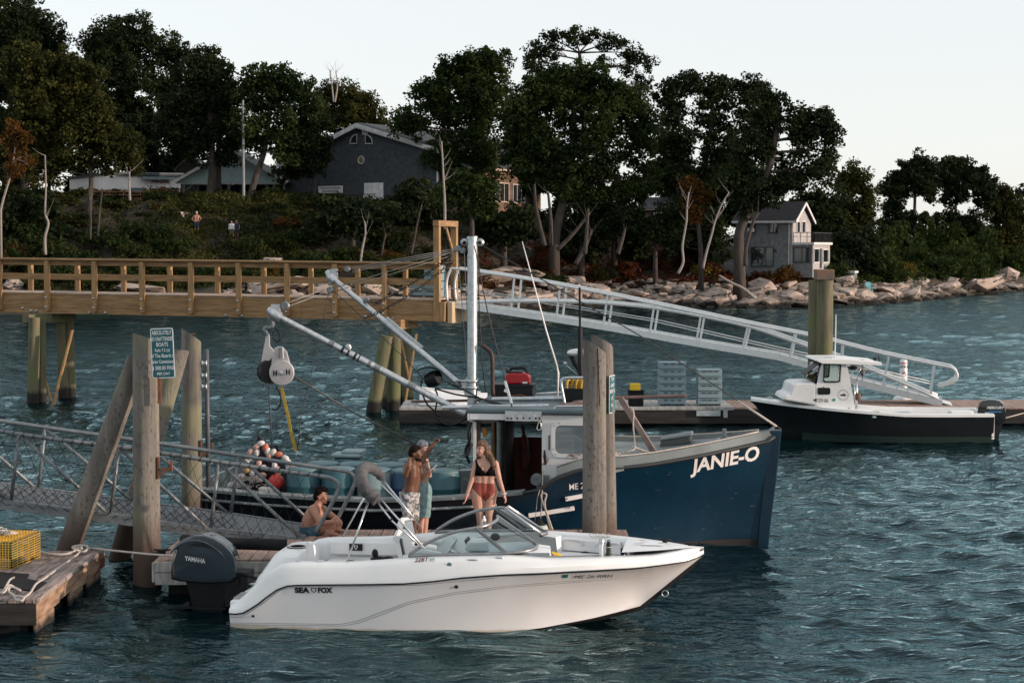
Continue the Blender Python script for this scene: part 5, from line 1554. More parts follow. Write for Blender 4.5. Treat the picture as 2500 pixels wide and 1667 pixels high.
# netting: hangs from the near rail and over the deck
M_NET = mat("black_netting", (.006, .007, .008), .9, scale=5)
mb = MB()
def netp(u, v):
	"u along the gangway (photo px), v 0 at the rail, 1 at the deck edge, 2 over the deck"
	tn = [(0, 1052), (105, 1068), (390, 1105), (533, 1127), (800, 1164)]
	bn = [(0, 1222), (324, 1264), (446, 1284), (600, 1306), (800, 1335)]
	if v <= 1:
		yt, yb = interp(u, tn), interp(u, bn)
		return at(u - 22 * v, yt + (yb - yt) * v, YN - .045 + .03 * math.sin(u * .05 + v * 5))
	yb = interp(u, bn)
	return at(u - 22, yb + 16 * (v - 1) + 5 * math.sin(u * .2), YN - .12)
u = -120
while u < 790:
	for dirn in (1, -1):
		pts = []
		for i in range(13):
			v = i / 10
			uu = u + dirn * 90 * v
			if -20 < uu < 775:
				pts.append(netp(uu, v))
		if len(pts) > 2:
			mb.tube(pts, .0042, 3, caps=False)
	u += 29
o = part("netting", mb, M_NET, gw)
o["kind"] = "stuff"
mb = MB()
u = 10
while u < 790:
	a = at(u, interp(u, [(0, 1052), (105, 1068), (390, 1105), (533, 1127), (800, 1164)]), YN)
	mb.tube([a + V(.035 * math.sin(t) * .6 + .03 * (t / 6.28 - .5), .040 * math.cos(t), .040 * math.sin(t)) for t in [k * 6.28 / 10 for k in range(11)]], .006, 3, caps=False)
	u += 24
part("net_lashing", mb, M_NET, gw)["kind"] = "stuff"
mb = MB()
for i in range(34):  # net lying over the deck plate
	u0 = -20 + 23 * i
	for dirn in (1, -1):
		pts = []
		for k in range(7):
			w = k / 6
			uu = u0 + dirn * 46 * w
			a, b = interp(uu, [(0, 1219), (324, 1261), (446, 1281), (600, 1303), (760, 1324)]), interp(uu, [(0, 1184), (324, 1228), (485, 1248), (760, 1288)])
			pts.append(at(uu, a + (b - a) * w - 2, YN + (YF - YN) * w) + V(0, 0, .02))
		mb.tube(pts, .005, 3, caps=False)
part("deck_netting", mb, M_NET, gw)["kind"] = "stuff"
# ================================================================ boats: a frame of their own (x forward, y to port, z up from the waterline)
class Boat:
	def __init__(s, P0, yaw):
		s.P, s.yaw = Vector((P0[0], P0[1], 0)), yaw
		s.hx = Vector((math.cos(yaw), math.sin(yaw), 0))
		s.hy = Vector((-math.sin(yaw), math.cos(yaw), 0))
	def px(s, a, b, y=0.0):
		"local point on the fore-and-aft plane y, seen at pixel (a, b)"
		d = Vector(ray(a, b))
		o = s.P + s.hy * y
		t = (o.dot(s.hy)) / d.dot(s.hy)
		w = d * t + Vector((0, 0, HC)) - s.P
		return Vector((w.dot(s.hx), y, w.z))
	def side(s, pts, hb, sgn=-1):
		"pixel points along a side whose half-breadth is hb(x) -> sorted (x, z)"
		out = []
		for a, b in pts:
			y = sgn * hb(2.0)
			for _ in range(12):
				q = s.px(a, b, y)
				y = sgn * hb(q.x)
			out.append((q.x, q.z))
		return sorted(out)
M_GEL = mat("white_gelcoat", (.79, .80, .81), .16, col2=(.75, .76, .77), scale=1.2, coat=.3)
over(M_GEL, (.55, .50, .40), 5, 0, 0, zband=(.015, .05, .05))
M_GEL_IN = mat("white_liner", (.80, .815, .81), .35, col2=(.75, .77, .765), scale=2)
M_VINYL = mat("white_vinyl", (.74, .745, .74), .5, col2=(.66, .67, .67), scale=3, bump=.08)
M_ANTIFOUL = mat("black_bottom", (.012, .012, .013), .7, scale=3)
M_STAIN = mat("stainless", (.60, .61, .62), .28, .95, col2=(.62, .63, .64), scale=10)
M_BLK = mat("black_trim", (.008, .009, .011), .5, scale=5, spec=.25)
M_GREYLINE = mat("grey_stripe", (.30, .30, .31), .4, scale=5)
M_FRAME = mat("anodised_frame", (.30, .31, .32), .38, .7, scale=8)
M_GLASS = glass_mat("tinted_acrylic", (.74, .84, .85))
sf = Boat((-3.76, 24.72), R(-8))
HB = [(0, 1.13), (.5, 1.18), (1.2, 1.22), (2.5, 1.27), (3.6, 1.25), (4.4, 1.14), (5.0, .98), (5.5, .77), (5.9, .55), (6.2, .34), (6.42, .14), (6.5, .03)]
HC_ = [(0, 1.09), (1, 1.12), (2.5, 1.12), (3.5, 1.0), (4.2, .80), (4.8, .52), (5.3, .25), (5.62, .03), (6.5, .02)]
hbR = lambda x: interp(x, HB)
RUB = sf.side([(544, 1493), (566, 1496), (589, 1496), (622, 1478), (655, 1452), (681, 1434), (706, 1426), (783, 1425), (900, 1424), (1027, 1421), (1112, 1409), (1219, 1401), (1400, 1393), (1441, 1391), (1569, 1383), (1675, 1368)], hbR) + [(6.5, .965)]
zR = lambda x: interp(x, RUB)
ZG = [(-.05, .29), (.12, .34), (.30, .52), (.55, .76), (.72, .86), (.9, .885), (1.6, .90), (2.2, .95), (2.6, 1.0), (3.2, 1.03), (4.2, 1.06), (5.2, 1.06), (6.2, 1.05), (6.5, 1.04)]
zG = lambda x: max(interp(x, ZG), zR(x) + .05)
KEEL = [(0, -.42), (3, -.42), (4.2, -.28), (4.9, -.06)] + sorted((q.x, q.z) for q in (sf.px(a, b, 0) for a, b in ((1568, 1487), (1625, 1440), (1690, 1388)))) + [(6.5, .94)]
zK = lambda x: interp(x, KEEL)
CH = [(0, -.06), (3, -.06), (4.2, .0), (5.0, .1), (5.62, .21), (6.5, .95)]
def section(x):
	"outer half-section from keel to gunwale, (y, z)"
	r, zr, zk = hbR(x), zR(x), zK(x)
	c, zc = min(interp(x, HC_), r), max(interp(x, CH), zk + .005)
	zc = min(zc, zr - .02)
	pts = [(0, zk), (c * .5, (zk + zc) / 2), (c, zc)]
	for t in (.08, .16, .25, .35, .45, .55, .65, .75, .84, .92, 1):
		k = t ** (1.0 + .8 * min(1, max(0, (x - 2.5) / 3)))
		pts.append((c + (r - c) * k, zc + (zr - zc) * t))
	return pts
def hull_y(x, z):
	p = section(x)[2:]
	return max(.04, float(np.interp(z, [b for a, b in p], [a for a, b in p])))
def capsec(x):
	r, zr, zg = hbR(x), zR(x), zG(x)
	zf = min(.36 if x < 4.3 else .52, zg - .08) if x < 5.45 else zg - .09
	f = lambda d: max(.015, r - d)
	return [(r + .004, zr - .012), (r + .022, zr + .004), (r + .018, zr + .03), (f(-.004), zr + .05 + (zg - zr - .05) * .12), (f(.02), zr + (zg - zr) * .5), (f(.045), zg - .06), (f(.075), zg - .02), (f(.12), zg), (f(.27), zg + .004), (f(.31), zg - .02), (f(.33), zg - .07), (min(f(.36), hull_y(x, zf) - .03), zf)]
def side_y(x, z, out=.004):
	p = section(x)[2:] + capsec(x)[2:8]
	return -(float(np.interp(z, [b for a, b in p], [a for a, b in p])) + out)
XS = [0, .1, .2, .3, .42, .55, .7, .85, 1.0, 1.3, 1.7, 2.1, 2.5, 2.9, 3.3, 3.7, 3.9, 4.1, 4.3, 4.45, 4.6, 4.75, 4.9, 5.02, 5.15, 5.28, 5.4, 5.52, 5.62, 5.72, 5.8, 5.9, 6.0, 6.08, 6.15, 6.23, 6.3, 6.36, 6.42, 6.46, 6.5]
sb = thing("speedboat", "white bowrider speedboat with folded grey canopy and outboard, at the photo's bottom centre", "boat", (sf.P.x, sf.P.y, 0), sf.yaw, local=True)
def hull_grid(xs, sec, mirror=True):
	mb = MB()
	rows = []
	for x in xs:
		s_ = sec(x)
		rows.append([V(x, -y, z) for y, z in s_[::-1]] + [V(x, y, z) for y, z in s_[1 if s_[0][0] < 1e-6 else 0:]])
	return rows
rows = hull_grid(XS, section)
mb = MB().grid(rows)
mb.f.append(tuple(range(len(rows[0]))))
part("hull", mb, M_GEL, sb, True)
rows = hull_grid(XS, lambda x: section(x)[:3])
mb = MB().grid([[V(p.x, p.y * 1.004, p.z - .004 if abs(p.y) > .01 else p.z - .006) for p in r_] for r_ in rows])
part("bottom_paint", mb, M_ANTIFOUL, sb, True)
mb = MB()
for sg in (-1, 1):
	mb.grid([[V(x, sg * y, z - (.055 * min(1, max(0, (x - 3.9) / .5)) * min(1, max(0, (6.4 - x) / .6)) if sg < 0 and 4 <= i <= 10 else 0)) for i, (y, z) in enumerate(capsec(x))] for x in XS])
part("deck_cap", mb, M_GEL_IN, sb, True)
for sg in (-1, 1):
	part("rub_rail", MB().tube([V(x, sg * (hbR(x) + .012), zR(x) - .008) for x in XS], .013, 6), M_BLK, sb, 'all')
	part("rub_insert", MB().tube([V(x, sg * (hbR(x) + .024), zR(x) + .002) for x in XS], .005, 5), M_STAIN, sb, 'all')
# floors and decks
xin = [x for x in XS if .85 <= x <= 5.5]
part("cockpit_floor", MB().grid([[V(x, s_ * min(max(.02, hbR(x) - .34), hull_y(x, z_) - .02), z_) for s_ in (-1, 1)] for x in xin for z_ in (.36 if x < 4.3 else .52,)]), M_GEL_IN, sb)
xb = [x for x in XS if x >= 5.4]
part("bow_deck", MB().grid([[V(x, -max(.01, hbR(x) - .2), zG(x) + .004), V(x, 0, zG(x) + .02), V(x, max(.01, hbR(x) - .2), zG(x) + .004)] for x in xb]), M_GEL_IN, sb, True)
part("anchor_hatch", MB().prism([V(5.62, -.12, zG(5.62) + .026), V(5.95, -.10, zG(5.95) + .026), V(5.95, .10, zG(5.95) + .026), V(5.62, .12, zG(5.62) + .026)], (0, 0, .012)), M_GEL, sb, bevel=.006)
# forward end of the bow well
part("bow_well_end", MB().grid([[V(5.42, -.45, zG(5.4) - .06), V(5.42, .45, zG(5.4) - .02)], [V(5.38, -hull_y(5.38, .52) + .05, .52), V(5.38, hull_y(5.38, .52) - .05, .52)]]), M_VINYL, sb)
part("black_pocket", MB().prism([V(5.33, .06, .78), V(5.40, .16, .78), V(5.41, .18, .98), V(5.34, .08, 1.0)], (0, .012, 0)), M_BLK, sb)
# bow seats with backrests
for sg in (-1, 1):
	sx = [4.35, 4.6, 4.85, 5.1, 5.3]
	part("bow_seat_cushion", MB().grid([[V(x, sg * (hbR(x) - .36), .82), V(x, sg * max(.1, hbR(x) - .36 - .42), .83), V(x, sg * max(.08, hbR(x) - .36 - .44), .55)] for x in sx]), M_VINYL, sb, True)
	part("bow_backrest", MB().grid([[V(x, sg * (hbR(x) - .335), zG(x) - .04), V(x, sg * (hbR(x) - .40), zG(x) - .07), V(x, sg * (hbR(x) - .42), .84)] for x in sx]), M_VINYL, sb, True)
# cockpit bolsters along the far side
cx = [.95, 1.3, 1.7, 2.1, 2.5, 2.8]
for sg in (-1, 1):
	for z0, z1, nm in ((.66, zG(1.5) - .03, "upper_bolster"), (.42, .645, "lower_bolster")):
		part(nm, MB().grid([[V(x, sg * (hbR(x) - .335), z1 + (zG(x) - zG(1.5)) * (1 if nm[0] == 'u' else 0)), V(x, sg * (hbR(x) - .40), z1 - .02), V(x, sg * (hbR(x) - .41), z0 + .02), V(x, sg * (hbR(x) - .37), z0)] for x in cx]), M_VINYL, sb, True)
q = sf.px(871, 1332, .86)
part("emblem_plate", MB().box((q.x, .805, q.z - .01), (.20, .012, .10)), M_BLK, sb)
def shield(cx_, cz, w, h, y, m, ey=-1):
	o = [(-.5, .5), (-.25, .36), (0, .5 - .12), (.25, .36), (.5, .5), (.5, -.12), (0, -.5), (-.5, -.12)]
	i = [(a * .66, b * .66 + .0) for a, b in o]
	mb = MB()
	n = len(o)
	f = lambda a, b: V(cx_ + a * w, y if not callable(y) else y(cx_ + a * w, cz + b * h), cz + b * h)
	for k in range(n):
		j = (k + 1) % n
		mb.quad(f(*o[k]), f(*o[j]), f(*i[j]), f(*i[k]))
	return part("shield_emblem", mb, m, sb)
shield(q.x, q.z - .01, .05, .07, .797, M_WHITE)
# transom block, swim platform, cup holders
q = sf.px(640, 1380, .1)
rows = []
for z, xa, xb_, ya, yb in ((.34, .10, .86, -.62, .80), (.55, .20, .84, -.58, .78), (.60, .24, .83, -.52, .76), (.84, .40, .82, -.45, .74), (.875, .44, .80, -.40, .70)):
	rr = []
	for (cx_, cy_), a0 in (((xb_ - .12, yb - .12), 0), ((xa + .2, yb - .2), 90), ((xa + .2, ya + .2), 180), ((xb_ - .12, ya + .12), 270)):
		rad = .12 if a0 in (0, 270) else .2
		for k in range(5):
			t = R(a0 + 22.5 * k)
			rr.append(V(cx_ + rad * math.cos(t), cy_ + rad * math.sin(t), z))
	rows.append(rr)
mb = MB().grid(rows, close=True)
mb.f.append(tuple(range(80, 100)))
part("stern_seat_box", mb, M_GEL_IN, sb, True)
part("round_hatch", MB().lathe([(0, .012), (.12, .012), (.155, .008), (.16, 0)], (.62, .20, .877), 20), M_BLK, sb, True)
part("hatch_ring", MB().lathe([(.11, .014), (.13, .018), (.15, .014)], (.62, .20, .877), 20), M_STAIN, sb, True)
part("swim_platform", MB().box2((-.02, -1.06, .22), (.55, 1.06, .33)), M_GEL_IN, sb, bevel=.03)
part("boarding_step", MB().box2((.0, -.95, .332), (.24, -.55, .352)), M_GREYLINE, sb, bevel=.005)
for x, y in ((.95, -.93), (1.25, -.95), (.75, -.50), (.78, -.66)):
	z = zG(x) + .006 if y < -.9 else .80
	part("cup_holder", MB().lathe([(.0, -.01), (.035, -.01), (.042, .004), (.055, .006), (.058, 0)], (x, y, z if y < -.9 else .878 if False else .70), 14) if y >= -.9 else MB().lathe([(.0, .001), (.035, .001), (.042, .005), (.055, .006), (.058, 0)], (x, y, z), 14), M_STAIN, sb, True)
part("seat_back_post", MB().tube([V(.98, -.42, .40), V(.97, -.42, .78), V(.95, -.40, 1.06)], [.07, .075, .05], 10), M_VINYL, sb, True)
part("rear_bench", MB().box2((.95, -.75, .37), (1.35, .75, .62)), M_VINYL, sb, bevel=.04)
# helm and companion seats
def bucket(x, y):
	mb = MB()
	mb.box((x, y, .66), (.46, .48, .14))
	part("seat_cushion", mb, M_VINYL, sb, bevel=.05)
	part("seat_back", MB().grid([[V(x - .22 - .10 * (z - .7) / .5 + (.07 if abs(k) == 2 else 0) , y + k * .12, z) for k in range(-2, 3)] for z in (.70, .85, 1.0, 1.12, 1.20)] ).grid([[V(x - .30 - .10 * (z - .7) / .5 + (.10 if abs(k) == 2 else 0), y + k * .12, z) for k in range(-2, 3)] for z in (.70, .85, 1.0, 1.12, 1.20)]).tube([V(x - .33, y - .26, 1.20), V(x - .36, y, 1.235), V(x - .33, y + .26, 1.20)], .05, 8), M_VINYL, sb, True)
	for sg in (-1, 1):
		part("arm_rest", MB().tube([V(x - .24, y + sg * .25, .93), V(x, y + sg * .27, .92), V(x + .2, y + sg * .26, .90)], [.05, .05, .035], 8), M_VINYL, sb, True)
	part("pedestal", MB().lathe([(.14, .36), (.06, .40), (.06, .60)], (x, y, 0), 12), M_STAIN, sb, True)
bucket(2.45, .55)
bucket(2.62, -.5)
# consoles under the windshield
for sg in (-1, 1):
	part("console", MB().grid([[V(3.25, sg * .93, .95), V(3.25, sg * .93, 1.02), V(4.15, sg * .90, 1.075), V(4.42, sg * .72, 1.05), V(4.45, sg * .70, .5)], [V(3.22, sg * .34, .5), V(3.22, sg * .34, 1.06), V(3.95, sg * .34, 1.13), V(4.38, sg * .34, 1.08), V(4.45, sg * .34, .5)]]), M_GEL_IN, sb, True)
	part("console_face", MB().prism([V(3.22, sg * .33, .4), V(3.22, sg * .93, .4), V(3.22, sg * .93, 1.02), V(3.22, sg * .33, 1.05)], (.02, 0, 0)), M_GEL_IN, sb)
part("dash_pod", MB().box((3.42, -.62, 1.13), (.34, .5, .12), taper=.8), M_GEL_IN, sb, bevel=.03)
part("display_screen", MB().box((3.27, -.62, 1.15), (.02, .3, .12), Matrix.Rotation(R(-20), 3, 'Y')), M_BLK, sb)
part("compass", MB().ball((3.62, -.42, 1.2), (.07, .07, .055), 12), M_BLK, sb, True)
wc = V(3.02, -.62, 1.04)
rt = Matrix.Rotation(R(-62), 3, 'Y')
part("steering_wheel", MB().tube([wc + rt @ V(.17 * math.cos(t), .17 * math.sin(t), 0) for t in [k * math.pi / 10 for k in range(20)]], .014, 6, closed=True).beam(wc + rt @ V(-.17, 0, 0), wc + rt @ V(.17, 0, 0), .03, .015).beam(wc, wc + rt @ V(0, .17, 0), .03, .015).beam(wc, wc + rt @ V(0, 0, -.18), .05, .05), M_STAIN, sb, 'all')
# windshield
BASE = [(2.50, -1.00, 1.012), (2.9, -1.0, 1.035), (3.4, -.99, 1.055), (3.85, -.96, 1.075), (4.08, -.88, 1.09), (4.20, -.72, 1.10), (4.22, -.50, 1.115), (4.16, -.34, 1.125)]
TOPW = [(2.52, -1.0, 1.03), (2.78, -.975, 1.20), (3.12, -.945, 1.34), (3.42, -.91, 1.40), (3.56, -.80, 1.425), (3.64, -.62, 1.445), (3.66, -.46, 1.46), (3.64, -.34, 1.48)]
for sg in (-1, 1):
	Bv = crv([V(x, -sg * y, z) for x, y, z in BASE], 4)
	Tv = crv([V(x, -sg * y, z) for x, y, z in TOPW], 4)
	part("windshield_glass", MB().grid([Bv, Tv]), M_GLASS, sb, 'all')
	part("windshield_base", MB().tube(Bv, .021, 8), M_FRAME, sb, 'all')
	part("base_gasket", MB().tube([p + V(0, 0, -.028) for p in Bv], .014, 6), M_BLK, sb, 'all')
	part("windshield_top_frame", MB().tube(Tv, .023, 8), M_FRAME, sb, 'all')
	part("windshield_pillar", MB().beam(Bv[12], Tv[12], .055, .035), M_FRAME, sb)
	part("door_pillar", MB().beam(Bv[-1], Tv[-1], .035, .03), M_STAIN, sb)
# walk-through pane swung open against the far side
part("swing_pane_frame", MB().tube([V(4.17, .36, 1.13), V(3.66, .36, 1.49), V(3.62, .88, 1.44), V(4.12, .9, 1.1)], .016, 6, closed=True), M_STAIN, sb, 'all')
part("swing_pane", MB().quad(V(4.17, .36, 1.13), V(3.66, .36, 1.49), V(3.62, .88, 1.44), V(4.12, .9, 1.1)), M_GLASS, sb)
# fittings on the near side
def on_side(a, b, out=.008):
	y = -1.2
	for _ in range(10):
		q_ = sf.px(a, b, y)
		y = side_y(q_.x, q_.z, out)
	return V(q_.x, y, q_.z)
for a, b, r_, m_ in ((618, 1503, .018, M_BLK), (1114, 1431, .024, M_BLK)):
	p = on_side(a, b, .0)
	part("drain_fitting", MB().lathe([(0, .012), (r_ * .5, .012), (r_, .006), (r_ * 1.2, 0)], p, 12, Matrix.Rotation(R(90), 3, 'X')), m_, sb, True)
p = on_side(1153, 1366, .0)
part("side_light", MB().ball(p, (.075, .012, .016), 12), M_STAIN, sb, True)
p = on_side(1218, 1362, .0)
part("oval_vent", MB().ball(p, (.062, .014, .036), 14), M_STAIN, sb, True)
p = on_side(1097, 1378, .0)
part("round_badge", MB().lathe([(0, .004), (.03, .004), (.034, 0)], p, 16, Matrix.Rotation(R(90), 3, 'X')), mat("badge_blue", (.16, .24, .28), .4, scale=9), sb)
def decal(name, poly, m):
	mb = MB()
	pts = [on_side(a, b, .006) for a, b in poly]
	mb.add(pts, [tuple(range(len(pts)))])
	return part(name, mb, m, sb)
decal("registration_sticker", [(1375, 1402), (1388, 1402), (1385, 1410), (1372, 1410)], mat("teal_sticker", (.01, .18, .20), .5, scale=9))
decal("dealer_sticker", [(1049, 1362), (1061, 1361), (1061, 1369), (1049, 1369)], mat("pale_sticker", (.45, .55, .55), .5, col2=(.1, .25, .3), scale=60))
def hull_text(name, txt, a0, a1, b, h_px, m, shear=0, **kw):
	"letters laid on the near side between pixel columns a0 and a1, foot on row b(a)"
	p0, p1 = on_side(a0, b[0]), on_side(a1, b[1])
	hh = h_px * (sf.P.y - 1.2) / FP * 1.02
	vs_, _ = text_mb(txt, hh, shear=shear, **kw)
	w0 = max(v[0] for v in vs_)
	k = (p1.x - p0.x) / w0
	def place(x, y):
		X = p0.x + x * k
		Z = p0.z + (p1.z - p0.z) * (x / w0) + y
		return V(X, side_y(X, Z, .012), Z)
	return letters(name, txt, hh, m, sb, place, shear=shear, **kw)
hull_text("maker_lettering", "SEA", 720, 756, (1445.5, 1445.5), 12, M_BLK, bold=.055)
hull_text("maker_lettering", "FOX", 776, 812, (1445.5, 1445.5), 12, M_BLK, bold=.055)
p = on_side(766, 1440)
shield(p.x, p.z, .075, .075, lambda x, z: side_y(x, z, .006), M_BLK)
hull_text("registration_lettering", "ME 26 RRH", 1400, 1498, (1411, 1408), 9, M_BLK, shear=.35)
hull_text("model_lettering", "22BT", 1012, 1045, (1371, 1369), 7.5, mat("maroon_print", (.10, .02, .035), .5, scale=6), bold=.02)
for pts in ([(560, 1505), (590, 1506), (640, 1474), (690, 1436), (720, 1432), (900, 1430), (1027, 1427), (1219, 1409)],
			[(552, 1519), (700, 1521), (830, 1523), (870, 1516), (930, 1494), (1000, 1468), (1112, 1445), (1250, 1428), (1440, 1414), (1600, 1400)],
			[(553, 1523), (700, 1525), (835, 1527), (876, 1520), (936, 1498), (1003, 1472), (1114, 1449), (1252, 1432), (1440, 1418), (1590, 1406)]):
	part("hull_pinstripe", MB().tube([on_side(a, b, .0025) for a, b in [(x, interp(x, pts)) for x in range(pts[0][0], pts[-1][0], 14)]], .0032, 4), M_GREYLINE, sb, 'all')
p = sf.px(1622, 1443, -.02)
part("bow_eye", MB().tube([p + V(.01 + .045 * math.sin(t), 0, -.03 - .045 * math.cos(t)) for t in [k * math.pi / 5 for k in range(10)]], .008, 6, closed=True), M_STAIN, sb, 'all')
def cleat(x, y, z, m=M_BLK):
	part("cleat", MB().tube([V(x - .09, y, z + .045), V(x - .03, y, z + .035), V(x + .03, y, z + .035), V(x + .09, y, z + .045)], [.01, .015, .015, .01], 8).box((x, y, z + .018), (.07, .03, .036)), m, sb, 'all')
cleat(5.95, .18, zG(5.9) + .02)
cleat(6.32, .06, zG(6.3) + .0)
for x in (4.55, 5.12):
	y = hbR(x) - .345
	part("grab_rail", MB().tube(crv([V(x - .2, y - .09, .93), V(x - .13, y - .08, .99), V(x + .13, y - .11, .99), V(x + .2, y - .14, .93)], 4), .011, 6), M_STAIN, sb, 'all')
x = 4.78
sp = V(x, hbR(x) - .43, .74)
part("loudspeaker", MB().lathe([(0, .02), (.03, .022), (.085, .008), (.1, .014), (.105, 0)], sp, 20, Matrix.Rotation(R(90), 3, 'X')), M_BLK, sb, True)
mb = MB().lathe([(0, .028), (.022, .026)], sp, 12, Matrix.Rotation(R(90), 3, 'X'))
for k in range(6):
	t = k * math.pi / 3
	mb.beam(sp + V(.025 * math.cos(t), -.022, .025 * math.sin(t)), sp + V(.09 * math.cos(t), -.018, .09 * math.sin(t)), .008, .006, up=(0, 1, 0))
part("speaker_spokes", mb, M_STAIN, sb)
# folded canopy
M_CANVAS = mat("grey_canvas", (.10, .097, .10), .95, col2=(.06, .058, .062), scale=9, bump=1.0, bscale=14)
near_e, far_e = sf.px(915, 1219, -.95), sf.px(934, 1170, .95)
ap = sf.px(893, 1140, .1)
path = crv([sf.px(922, 1222, -.95), sf.px(902, 1207, -.93), sf.px(888, 1190, -.86), sf.px(882, 1168, -.6), sf.px(883, 1150, -.2), sf.px(892, 1141, .3), sf.px(906, 1142, .7), sf.px(920, 1152, .9), sf.px(934, 1167, .97)], 6)
n_ = len(path)
part("canopy_boot", MB().tube(path, [(.058 if i in (0, n_ - 1) else .086 - .024 * i / n_ + .007 * math.sin(i * 1.7) + .012 * math.sin(math.pi * i / n_)) for i in range(n_)], 12), M_CANVAS, sb, True)
for (a, b, ya), (c, d, yb), bend in (((918, 1221, -.95), (1034, 1339, -1.0), (958, 1272, -.97)), ((930, 1219, -.95), (1038, 1340, -1.0), None), ((936, 1172, .95), (1026, 1284, 1.0), None), ((928, 1178, .95), (1010, 1262, 1.0), None), ((893, 1208, .7), (838, 1306, .98), None), ((898, 1228, -.9), (846, 1374, -1.0), None)):
	pts = [sf.px(a, b, ya)] + ([sf.px(*bend)] if bend else []) + [sf.px(c, d, yb)]
	part("canopy_pole", MB().tube(pts, .0135, 8), M_STAIN, sb, 'all')
part("pole_joint", MB().ball(sf.px(955, 1268, -.96), .028, 8), M_BLK, sb, True)
part("pole_clamp", MB().ball(sf.px(1016, 1328, -.98), .024, 8), M_BLK, sb, True)
# outboard
ob = thing("outboard_motor", "x", "x")
del ob["label"], ob["category"]
ob.parent = sb
def Z6(a, b, y):
	return sf.px(400 + a * .2551, 1233 + b * .2551, y)
M_COWL = mat("cowl_grey", (.028, .040, .052), .22, .25, col2=(.024, .034, .045), scale=3, coat=.6)
M_COWL2 = mat("cowl_band", (.045, .062, .076), .25, .3, col2=(.038, .053, .066), scale=3, coat=.5)
OUTL = [(70, 705), (64, 640), (75, 540), (110, 410), (180, 325), (280, 283), (380, 275), (480, 305), (580, 365), (650, 435), (688, 510), (705, 600), (702, 690), (650, 738), (520, 748), (400, 748), (260, 738), (150, 726)]
cen = (390, 560)
rows = []
for k, (yy, sc) in enumerate(((-.29, .80), (-.285, .93), (-.25, .985), (-.15, 1), (0, 1), (.15, 1), (.25, .985), (.285, .93), (.29, .80))):
	rows.append([Z6(cen[0] + (a - cen[0]) * sc, cen[1] + (b - cen[1]) * sc, yy) for a, b in OUTL])
mb = MB().grid(rows, close=True)
m0 = len(OUTL)
mb.f += [tuple(range(m0)), tuple(range(8 * m0, 9 * m0))]
def sub(name, mb, m, smooth=True):
	o = put(name, mb.mesh(name, m, smooth))
	o.parent = ob
	return o
sub("cowl", mb, M_COWL)
arc = crv([Z6(a, b, 0) for a, b in ((130, 400), (200, 335), (290, 300), (380, 292), (470, 318), (565, 378), (630, 440), (665, 520))], 4)
rows = []
for i, p in enumerate(arc):
	rows.append([p + V(0, y, dz) for y, dz in ((-.296, -.05), (-.300, -.02), (-.27, .018), (-.15, .03), (.15, .03), (.27, .018), (.30, -.02), (.296, -.05))])
sub("cowl_band", MB().grid(rows), M_COWL2)
sub("air_intake", MB().prism([Z6(a, b, -.294) for a, b in ((235, 385), (300, 362), (370, 358), (440, 375), (520, 430), (430, 405), (340, 392))], (0, -.004, 0)), M_BLK)
sub("upper_leg", MB().grid([[V(x, -.17, z), V(x + .0, .17, z)] for x, z in ((-.95, .42), (-.90, .1), (-.78, -.5))]).prism([V(-.95, -.17, .42), V(-.32, -.17, .42), V(-.40, -.13, .05), (-.48, -.12, -.5), V(-.80, -.12, -.5), V(-.88, -.13, .05)], (0, .34, 0)), M_BLK, 'x')
sub("ventilation_plate", MB().box((-.7, 0, .02), (.7, .34, .03)), M_BLK)
sub("clamp_bracket", MB().box((-.20, 0, .30), (.34, .34, .5)).box((-.3, 0, .42), (.3, .42, .1)), M_BLK)
sub("tilt_rod", MB().tube([V(-.3, -.12, .34), V(.15, -.12, .40), V(.25, -.1, .46)], .022, 8), M_STAIN, 'all')
sub("rigging_hose", MB().tube(crv([V(-.25, -.1, .5), V(-.05, -.16, .52), V(.15, -.14, .44), V(.28, -.1, .36)], 5), .026, 8), M_BLK, 'all')
a_, b_ = Z6(203, 525, -.302), Z6(397, 555, -.302)
vs_, _ = text_mb("YAMAHA", .065, bold=.025)
w_ = max(v[0] for v in vs_)
ang = (b_ - a_)
letters("maker_lettering", "YAMAHA", .065, mat("silver_print", (.62, .64, .65), .4, .2, scale=6), ob, lambda x, y: a_ + ang * (x / w_) + V(0, -.003, y), bold=.025)
# things lying in the speedboat (built in its frame, left at top level)
def onboat(bt, name, mb, m, label, cat, smooth=False, bevel=0, parts=()):
	w = Matrix.Translation(bt.P) @ Matrix.Rotation(bt.yaw, 4, 'Z')
	b = MB()
	b.add([w @ Vector(v) for v in mb.v], mb.f)
	if not parts:
		return solo(name, b, m, label, cat, smooth=smooth, bevel=bevel)
	lo = min(v[2] for v in b.v)
	c = sum((Vector(v) for v in b.v), Vector()) / len(b.v)
	T = thing(name, label, cat, (c.x, c.y, lo))
	part("body", b, m, T, smooth, bevel)
	for nm, pm, mm in parts:
		d = MB()
		d.add([w @ Vector(v) for v in pm.v], pm.f)
		part(nm, d, mm, T, True)
	return T
p = sf.px(1469, 1363, -.55)
p.z = .83
pz_ = sf.px(1469, 1363, -.55).z
onboat(sf, "insulated_flask", MB().lathe([(.034, 0), (.036, .02), (.036, .19), (.03, .205)], (p.x, p.y, pz_ + .01), 14), M_WHITE, "white steel flask with a grey cap in the speedboat's bow", "bottle", True,
	   parts=(("cap", MB().lathe([(.031, .195), (.037, .20), (.037, .25), (.03, .262), (0, .263)], (p.x, p.y, pz_ + .01), 14), M_GALV), ("spout", MB().ball((p.x + .035, p.y, pz_ + .22), .013, 8), M_GALV)))
p = sf.px(1486, 1363, -.55)
